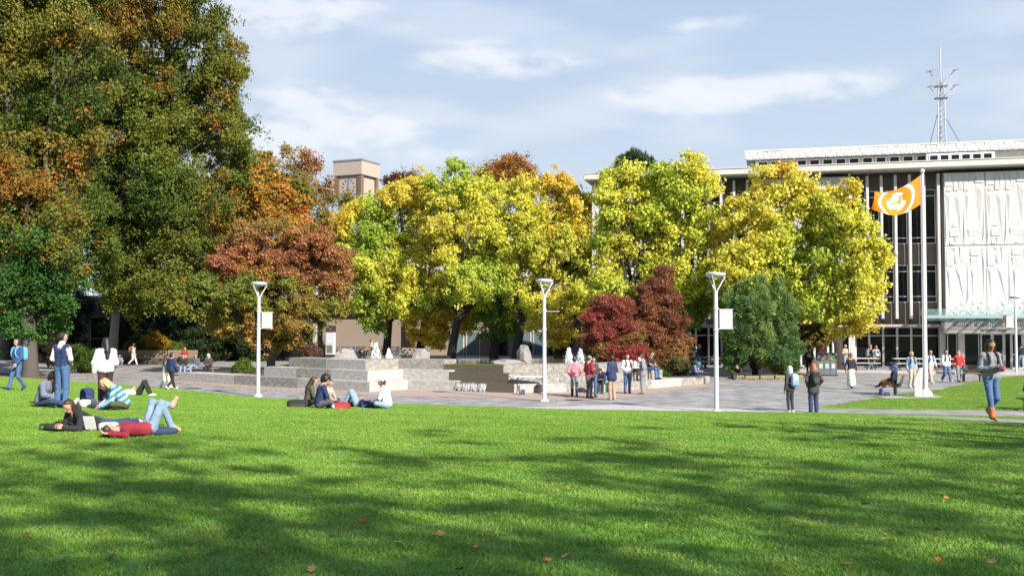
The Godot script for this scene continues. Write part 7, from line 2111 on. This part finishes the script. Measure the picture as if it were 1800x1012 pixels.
	bag("grey green bag between the reader and person in maroon", lawn_at(190, 757), 0.3, Vector3(0.36, 0.16, 0.24), CLOTH.sage, CLOTH.slate)
	var bk := thing("book", "open white book held by the reader on the lawn", "book", lawn_at(150, 758) + Vector3(0, 0.03, 0), -0.5)
	for q in [-1.0, 1.0]:
		var leaf := Shape.new()
		leaf.box(Vector3(q * 0.1, 0.13, 0), Vector3(0.2, 0.27, 0.012), Basis(Vector3.UP, q * 0.5) * Basis(Vector3.RIGHT, 0.5))
		part("page", leaf.mesh(), mat("paper", 0.75, 0.75, 0.75, 0.9), bk)
	var fl := Shape.new()
	fl.tube([Vector3(-0.12, 0.16, 0), Vector3(0.1, 0.05, 0.1)], [0.04, 0.04], 12)
	fl.tube([Vector3(-0.15, 0.175, -0.013), Vector3(-0.12, 0.16, 0)], [0.03, 0.03], 12)
	var flo := part(numbered("flask"), fl.mesh(), mat("flask_black", 0.02, 0.02, 0.025, 0.3), self, Transform3D(Basis.IDENTITY, lawn_at(134, 757)))
	tag(flo, "black drinking flask leaning beside the open book", "flask")
	# by the fountain
	person({"label": "person in pink hoodie, grey trousers and black boots facing the fountain", "at": on(1010, 697), "yaw": PI, "pose": "hands_pocket", "tall": 1.68, "top": "pink", "hood_down": true, "bulk": 0.03, "pants": "grey", "shoe": "black", "boots": 0.6, "hair": "hair_black", "style": "short", "hat": "beanie", "hat_colour": "charcoal"})
	person({"label": "person in maroon jacket and grey cap beside the pink hoodie", "at": on(1036, 700), "yaw": 2.2, "pose": "stand_hold", "tall": 1.76, "top": "maroon", "bulk": 0.04, "pants": "slate", "shoe": "brown", "hair": "hair_brown", "style": "short", "hat": "cap", "hat_colour": "grey"})
	person({"label": "person in jeans hidden behind the maroon jacket", "at": on(1043, 698), "yaw": 0.3, "pose": "stand_front", "tall": 1.7, "top": "charcoal", "pants": "jeans", "hair": "hair_black", "style": "short"})
	bag("brown leather satchel hanging at the hip of the maroon jacket", on(1036, 700) + Vector3(0.02, 0.72, 0.22), 0.2, Vector3(0.4, 0.28, 0.12), [0.12, 0.06, 0.05], [0.09, 0.045, 0.04], "satchel")
	person({"label": "person in navy coat with black hood sitting on the fountain step", "at": on(1057, 691), "yaw": -0.2, "pose": "sit_hunch", "tall": 1.7, "top": "navy", "bulk": 0.045, "pants": "dark", "shoe": "dark", "hair": "hair_black", "style": "long"})
	person({"label": "person in navy blazer and khaki trousers with back to viewer", "at": on(1076, 703), "yaw": PI + 0.7, "pose": "stand_front", "tall": 1.82, "top": "navy", "bulk": 0.035, "hem": 0.12, "pants": "khaki", "shoe": "beige", "skin": "skin_deep", "hair": "hair_black", "style": "short", "flare": 0.022})
	person({"label": "person in white jumper with papers and torn jeans facing viewer", "at": on(1103, 691.5), "yaw": 0.3, "pose": "stand_front", "tall": 1.76, "top": "white", "bulk": 0.035, "pants": "jeans", "shoe": "maroon", "hair": "hair_brown", "style": "short", "flare": 0.02, "pack": "dark backpack", "pack_of": "the person in white jumper", "pack_colour": "dark"})
	person({"label": "person in grey suit with brown shoes turned towards the white jumper", "at": on(1130, 693), "yaw": -PI / 2 - 0.3, "pose": "hands_pocket", "tall": 1.8, "top": "grey", "bulk": 0.03, "hem": 0.12, "pants": "grey", "shoe": "brown", "hair": "hair_brown", "style": "short", "flare": 0.022})
	person({"label": "person in white cap and cream jumper sitting on the fountain step", "at": Vector3(5.9, 0.4, -49.7), "yaw": 0.6, "pose": "sit_hunch", "tall": 1.66, "top": "cream", "bulk": 0.03, "pants": "black", "shoe": "black", "hair": "hair_black", "style": "short", "hat": "cap", "hat_colour": "white"})
	person({"label": "person in black top and blue jeans sitting on the upper fountain step", "at": Vector3(6.85, 0.4, -50.8), "yaw": 0.8, "pose": "sit", "tall": 1.74, "top": "black", "bare_arms": true, "pants": "jeans", "shoe": "black", "hair": "hair_brown", "style": "short"})
	person({"label": "hooded person in blue hunched on the end of fountain wall", "at": on(1216, 673) + Vector3(0, -0.04, -0.1), "yaw": 1.0, "pose": "sit_hunch", "tall": 1.74, "top": "steel", "bulk": 0.035, "pants": "navy", "shoe": "white", "hair": "hair_brown", "style": "short", "hat": "hood", "hat_colour": "teal"})
	bag("black backpack at the feet of the hunched person in blue", on(1226, 675), 0.3, Vector3(0.26, 0.36, 0.18), CLOTH.black, CLOTH.dark)
	person({"label": "person in black coat peering over the far fountain rim", "at": Vector3(-8.9, 0, -61.0) + Vector3(0, 0.55, 0), "yaw": 0.0, "pose": "sit_hunch", "tall": 1.72, "top": "black", "bulk": 0.05, "pants": "black", "hair": "hair_black", "style": "short"})
	person({"label": "person in tan shirt and blue shorts walking by the bicycle racks", "at": on(653, 629), "yaw": PI / 2, "pose": "walk2", "tall": 1.78, "top": "beige", "bare_arms": true, "pants": "royal", "shoe": "dark", "hair": "hair_brown", "style": "ponytail"})
	person({"label": "person in black t-shirt and jeans leaning behind the upright boulder", "at": on(932, 637), "yaw": -2.0, "pose": "stand", "tall": 1.7, "top": "black", "bare_arms": true, "pants": "jeans", "hair": "hair_brown", "style": "short"})
	# walkers on the paving
	person({"label": "blond person in black jumper and pale jeans striding to the library", "at": on(1230, 651), "yaw": PI / 2 + 0.3, "pose": "walk", "tall": 1.76, "top": "black", "pants": "pale_jeans", "shoe": "navy", "hair": "hair_blond", "style": "short", "flare": 0.022})
	person({"label": "person in grey jacket walking beside the blond person", "at": on(1219, 647), "yaw": PI - 0.4, "pose": "walk2", "tall": 1.72, "top": "grey", "bulk": 0.05, "pants": "dark", "hair": "hair_brown", "style": "short"})
	person({"label": "person in black sitting under the green pine", "at": on(1302, 665), "yaw": -0.9, "pose": "ground_legs", "tall": 1.72, "top": "black", "bulk": 0.03, "pants": "black", "hair": "hair_black", "style": "short"})
	bag("black backpack beside the person under the pine", on(1291, 667), 0.3, Vector3(0.3, 0.42, 0.22), CLOTH.black, CLOTH.charcoal)
	person(near.merged({"label": "white haired person in dark jacket with open hand at lawn edge", "at": on(1390, 725), "yaw": PI + 0.55, "pose": "stand_gesture", "tall": 1.62, "top": "charcoal", "bulk": 0.03, "hem": 0.08, "pants": "dark", "shoe": "white", "hair": "hair_white", "style": "bob", "flare": 0.004, "pack": "lilac backpack", "pack_of": "the white haired person", "pack_colour": "lilac", "pack_trim": "sky"}))
	person(near.merged({"label": "person in long grey coat with wavy brown hair at lawn edge", "at": on(1431, 725), "yaw": PI + 0.1, "pose": "hands_pocket", "tall": 1.72, "top": "charcoal", "bulk": 0.025, "coat": 0.16, "pants": "dark_jeans", "shoe": "dark_jeans", "hair": "hair_red", "style": "wavy", "flare": 0.035, "pack": "black backpack", "pack_of": "the person in long grey coat", "pack_colour": "black", "pack_trim": "charcoal"}))
	person({"label": "person in black with dark backpack standing beside the recycling station", "at": on(1423, 658), "yaw": PI - 0.3, "pose": "stand", "tall": 1.78, "top": "black", "pants": "black", "hair": "hair_black", "style": "short", "pack": "patterned dark backpack", "pack_of": "the person beside the recycling station", "pack_colour": "slate", "pack_trim": "beige"})
	person({"label": "person with pale hair half hidden behind the recycling station", "at": on(1447, 652), "yaw": -0.6, "pose": "stand", "tall": 1.74, "top": "pink", "pants": "dark", "hair": "hair_blond", "style": "curly"})
	person({"label": "person in green cap, brown jacket and long pale skirt walking on the plaza", "at": on(1497, 684), "yaw": 0.1, "pose": "walk2", "tall": 1.72, "top": "black", "sleeve": "plum", "pants": "sage", "skirt": true, "shoe": "navy", "hair": "hair_blond", "style": "long", "hat": "cap", "hat_colour": "teal"})
	person({"label": "person in pink top and jeans drinking before the library columns", "at": on(1487, 650), "yaw": 0.5, "pose": "stand_hold", "tall": 1.72, "top": "beige", "pants": "pale_jeans", "hair": "hair_blond", "style": "short", "flare": 0.024})
	person({"label": "person in long white top and black leggings at the picnic table", "at": on(1511, 647), "yaw": PI / 2, "pose": "stand_hold", "tall": 1.72, "top": "white", "bulk": 0.035, "coat": 0.1, "pants": "black", "shoe": "white", "hair": "hair_red", "style": "long"})
	person({"label": "person in black t-shirt and teal jeans carrying a white backpack", "at": on(1531, 653), "yaw": PI / 2 + 0.2, "pose": "walk", "tall": 1.74, "top": "black", "bare_arms": true, "pants": "teal", "shoe": "white", "hair": "hair_red", "style": "curly", "pack": "large pale backpack", "pack_of": "the person in teal jeans", "pack_colour": "grey"})
	person({"label": "person carrying white backpack walking past the picnic tables", "at": on(1541, 651), "yaw": PI, "pose": "walk2", "tall": 1.68, "top": "white", "pants": "dark", "hair": "hair_red", "style": "long", "pack": "white backpack with dark badge", "pack_of": "the long haired walker", "pack_colour": "white"})
	person({"label": "person in blue t-shirt and khaki trousers seated at picnic table", "at": on(1571, 647) + Vector3(0, 0, 0), "yaw": PI / 2, "pose": "sit", "tall": 1.76, "top": "royal", "bare_arms": true, "pants": "khaki", "hair": "hair_white", "style": "short"})
	person({"label": "person in black seated across the papers at picnic table", "at": on(1592, 646), "yaw": -PI / 2, "pose": "sit", "tall": 1.74, "top": "black", "pants": "navy", "shoe": "white", "hair": "hair_black", "style": "short"})
	person({"label": "person in denim shirt and loose beige trousers walking towards viewer", "at": on(1604, 681), "yaw": 0.1, "pose": "stand_shift", "tall": 1.76, "top": "denim", "bulk": 0.03, "pants": "beige", "shoe": "white", "hair": "hair_blond", "style": "short", "flare": 0.034, "pack": "dark backpack", "pack_of": "the person in denim shirt", "pack_colour": "navy"})
	person({"label": "person in pale blue shirt and stone trousers behind the flagpole", "at": on(1637, 675), "yaw": 0.2, "pose": "walk2", "tall": 1.76, "top": "lilac", "bulk": 0.02, "pants": "beige", "shoe": "white", "hair": "hair_brown", "style": "short", "flare": 0.026, "pack": "dark backpack", "pack_of": "the person in pale blue shirt", "pack_colour": "slate"})
	person({"label": "person in white sweatshirt and blue jeans walking from the library", "at": on(1665, 673), "yaw": 0.1, "pose": "walk", "tall": 1.74, "top": "white", "bulk": 0.03, "pants": "jeans", "shoe": "white", "hair": "hair_brown", "style": "short", "flare": 0.028, "pack": "navy backpack", "pack_of": "the person in white sweatshirt", "pack_colour": "navy"})
	person({"label": "person in red top and grey trousers with dark shoulder bag", "at": on(1687, 673), "yaw": -0.1, "pose": "walk2", "tall": 1.72, "top": "red", "pants": "grey", "shoe": "black", "hair": "hair_red", "style": "ponytail", "flare": 0.03, "look": -0.8})
	bag("dark shoulder bag carried by the person in red", on(1687, 673) + Vector3(0.3, 0.6, 0.02), 0.2, Vector3(0.34, 0.36, 0.14), CLOTH.navy, CLOTH.dark, "shoulder_bag")
	person({"label": "person in black standing by the library entrance column", "at": on(1683, 650) * Vector3(1, 0, 1) + Vector3(0, 0.14, 0), "yaw": 0.2, "pose": "stand_hold", "tall": 1.76, "top": "black", "pants": "slate", "hair": "hair_black", "style": "short"})
	person({"label": "person in dark top and pale jeans going in at the library doors", "at": library_frame() * Vector3(29.0, 0.14, 1.2), "yaw": PI - 0.3, "pose": "walk", "tall": 1.76, "top": "black", "pants": "pale_jeans", "shoe": "white", "hair": "hair_black", "style": "short"})
	person({"label": "person in blue hood, black jumper and brown trousers on the wooden bench", "at": on(1574, 694) + Vector3(-0.22, 0, 0.42), "yaw": deg_to_rad(247), "pose": "sit_crossed", "tall": 1.74, "top": "black", "bulk": 0.04, "pants": "rust", "shoe": "plum", "boots": 0.6, "hair": "hair_black", "style": "short", "hat": "hood", "hat_colour": "royal"})
	person({"label": "person in black cap seated beyond the wooden bench", "at": on(1574, 694) + Vector3(0.12, 0, -0.42), "yaw": deg_to_rad(247), "pose": "sit", "tall": 1.66, "top": "black", "pants": "dark", "hair": "hair_brown", "style": "short", "hat": "cap", "hat_colour": "black"})
	bag("dark grey backpack on the ground at the wooden bench", on(1557, 697.5), 0.2, Vector3(0.42, 0.4, 0.26), CLOTH.steel, CLOTH.dark)
	person({"label": "person in maroon top and dark trousers seated on the cropped bench", "at": on(1816, 723) + Vector3(0, 0, -0.05), "yaw": PI - 0.4, "pose": "sit", "tall": 1.7, "top": "maroon", "pants": "dark", "shoe": "charcoal", "hair": "hair_brown", "style": "bob"})
	for q in [[1192, 645, -PI / 2, "green", "teal", "person in green shirt seated at the first picnic table"], [1272, 646, -0.4, "black", "black", "person in black leaning on the picnic table behind lamp post"], [1252, 646, 1.2, "white", "white", "person in white seated at the picnic table behind lamp post"]]:
		person({"label": q[5], "at": on(q[0], q[1]), "yaw": q[2], "pose": "sit_hunch", "tall": 1.72, "top": q[4], "pants": "dark", "hair": "hair_black", "style": "short"})
	# the walker with a phone
	var wp := lawn_at(1744, 743) + Vector3(0, 0.035, 0)
	person({"cell": 0.013, "label": "person in grey hoodie, blue jeans and tan boots walking while looking at phone", "at": wp, "yaw": 0.12, "pose": "walk_phone", "tall": 1.72, "top": "grey", "hood_down": true, "bulk": 0.026, "pants": "jeans", "shoe": "rust", "boots": 0.42, "flare": 0.008, "hair": "hair_black", "style": "bob", "skin": "skin_tan", "pack": "dark navy backpack", "pack_of": "the walker with phone", "pack_colour": "dark", "pack_size": 0.95})
	var hand := Transform3D(Basis(Vector3.UP, 0.12), wp) * Vector3(0.0, 1.17, 0.33)
	var ph := Shape.new()
	ph.box(Vector3.ZERO, Vector3(0.075, 0.15, 0.01), Basis(Vector3.RIGHT, -0.9), 0.003)
	var pho := part(numbered("phone"), ph.mesh(), mat("phone_dark", 0.03, 0.05, 0.1, 0.2), self, Transform3D(Basis.IDENTITY, hand))
	tag(pho, "dark phone held by the walker in grey hoodie", "phone")
	var cup := Shape.new()
	cup.lathe(Vector3.ZERO, [Vector2(0.001, 0), Vector2(0.03, 0), Vector2(0.04, 0.1), Vector2(0.001, 0.1)], 14)
	var cupo := part(numbered("paper_cup"), cup.mesh(), mat("cup_red", 0.4, 0.02, 0.03, 0.5), self, Transform3D(Basis.IDENTITY, hand + Vector3(0.07, -0.1, 0.0)))
	tag(cupo, "red cup held by the walker in grey hoodie", "cup")

# ---------------------------------------------------------------- all of it
func _ready() -> void:
	rng.seed = 1
	noise3.seed = 7
	noise3.frequency = 0.01
	noise3.fractal_octaves = 3
	noise_fine.seed = 9
	noise_fine.frequency = 0.05
	build_light()
	build_ground()
	build_library()
	build_far_buildings()
	build_trees()
	print("sprays ", total_sprays)
	build_fountain()
	build_street()
	build_people()
	build_fallen_leaves()
	build_litter()
	build_grass()
	print("done ", Time.get_ticks_msec())
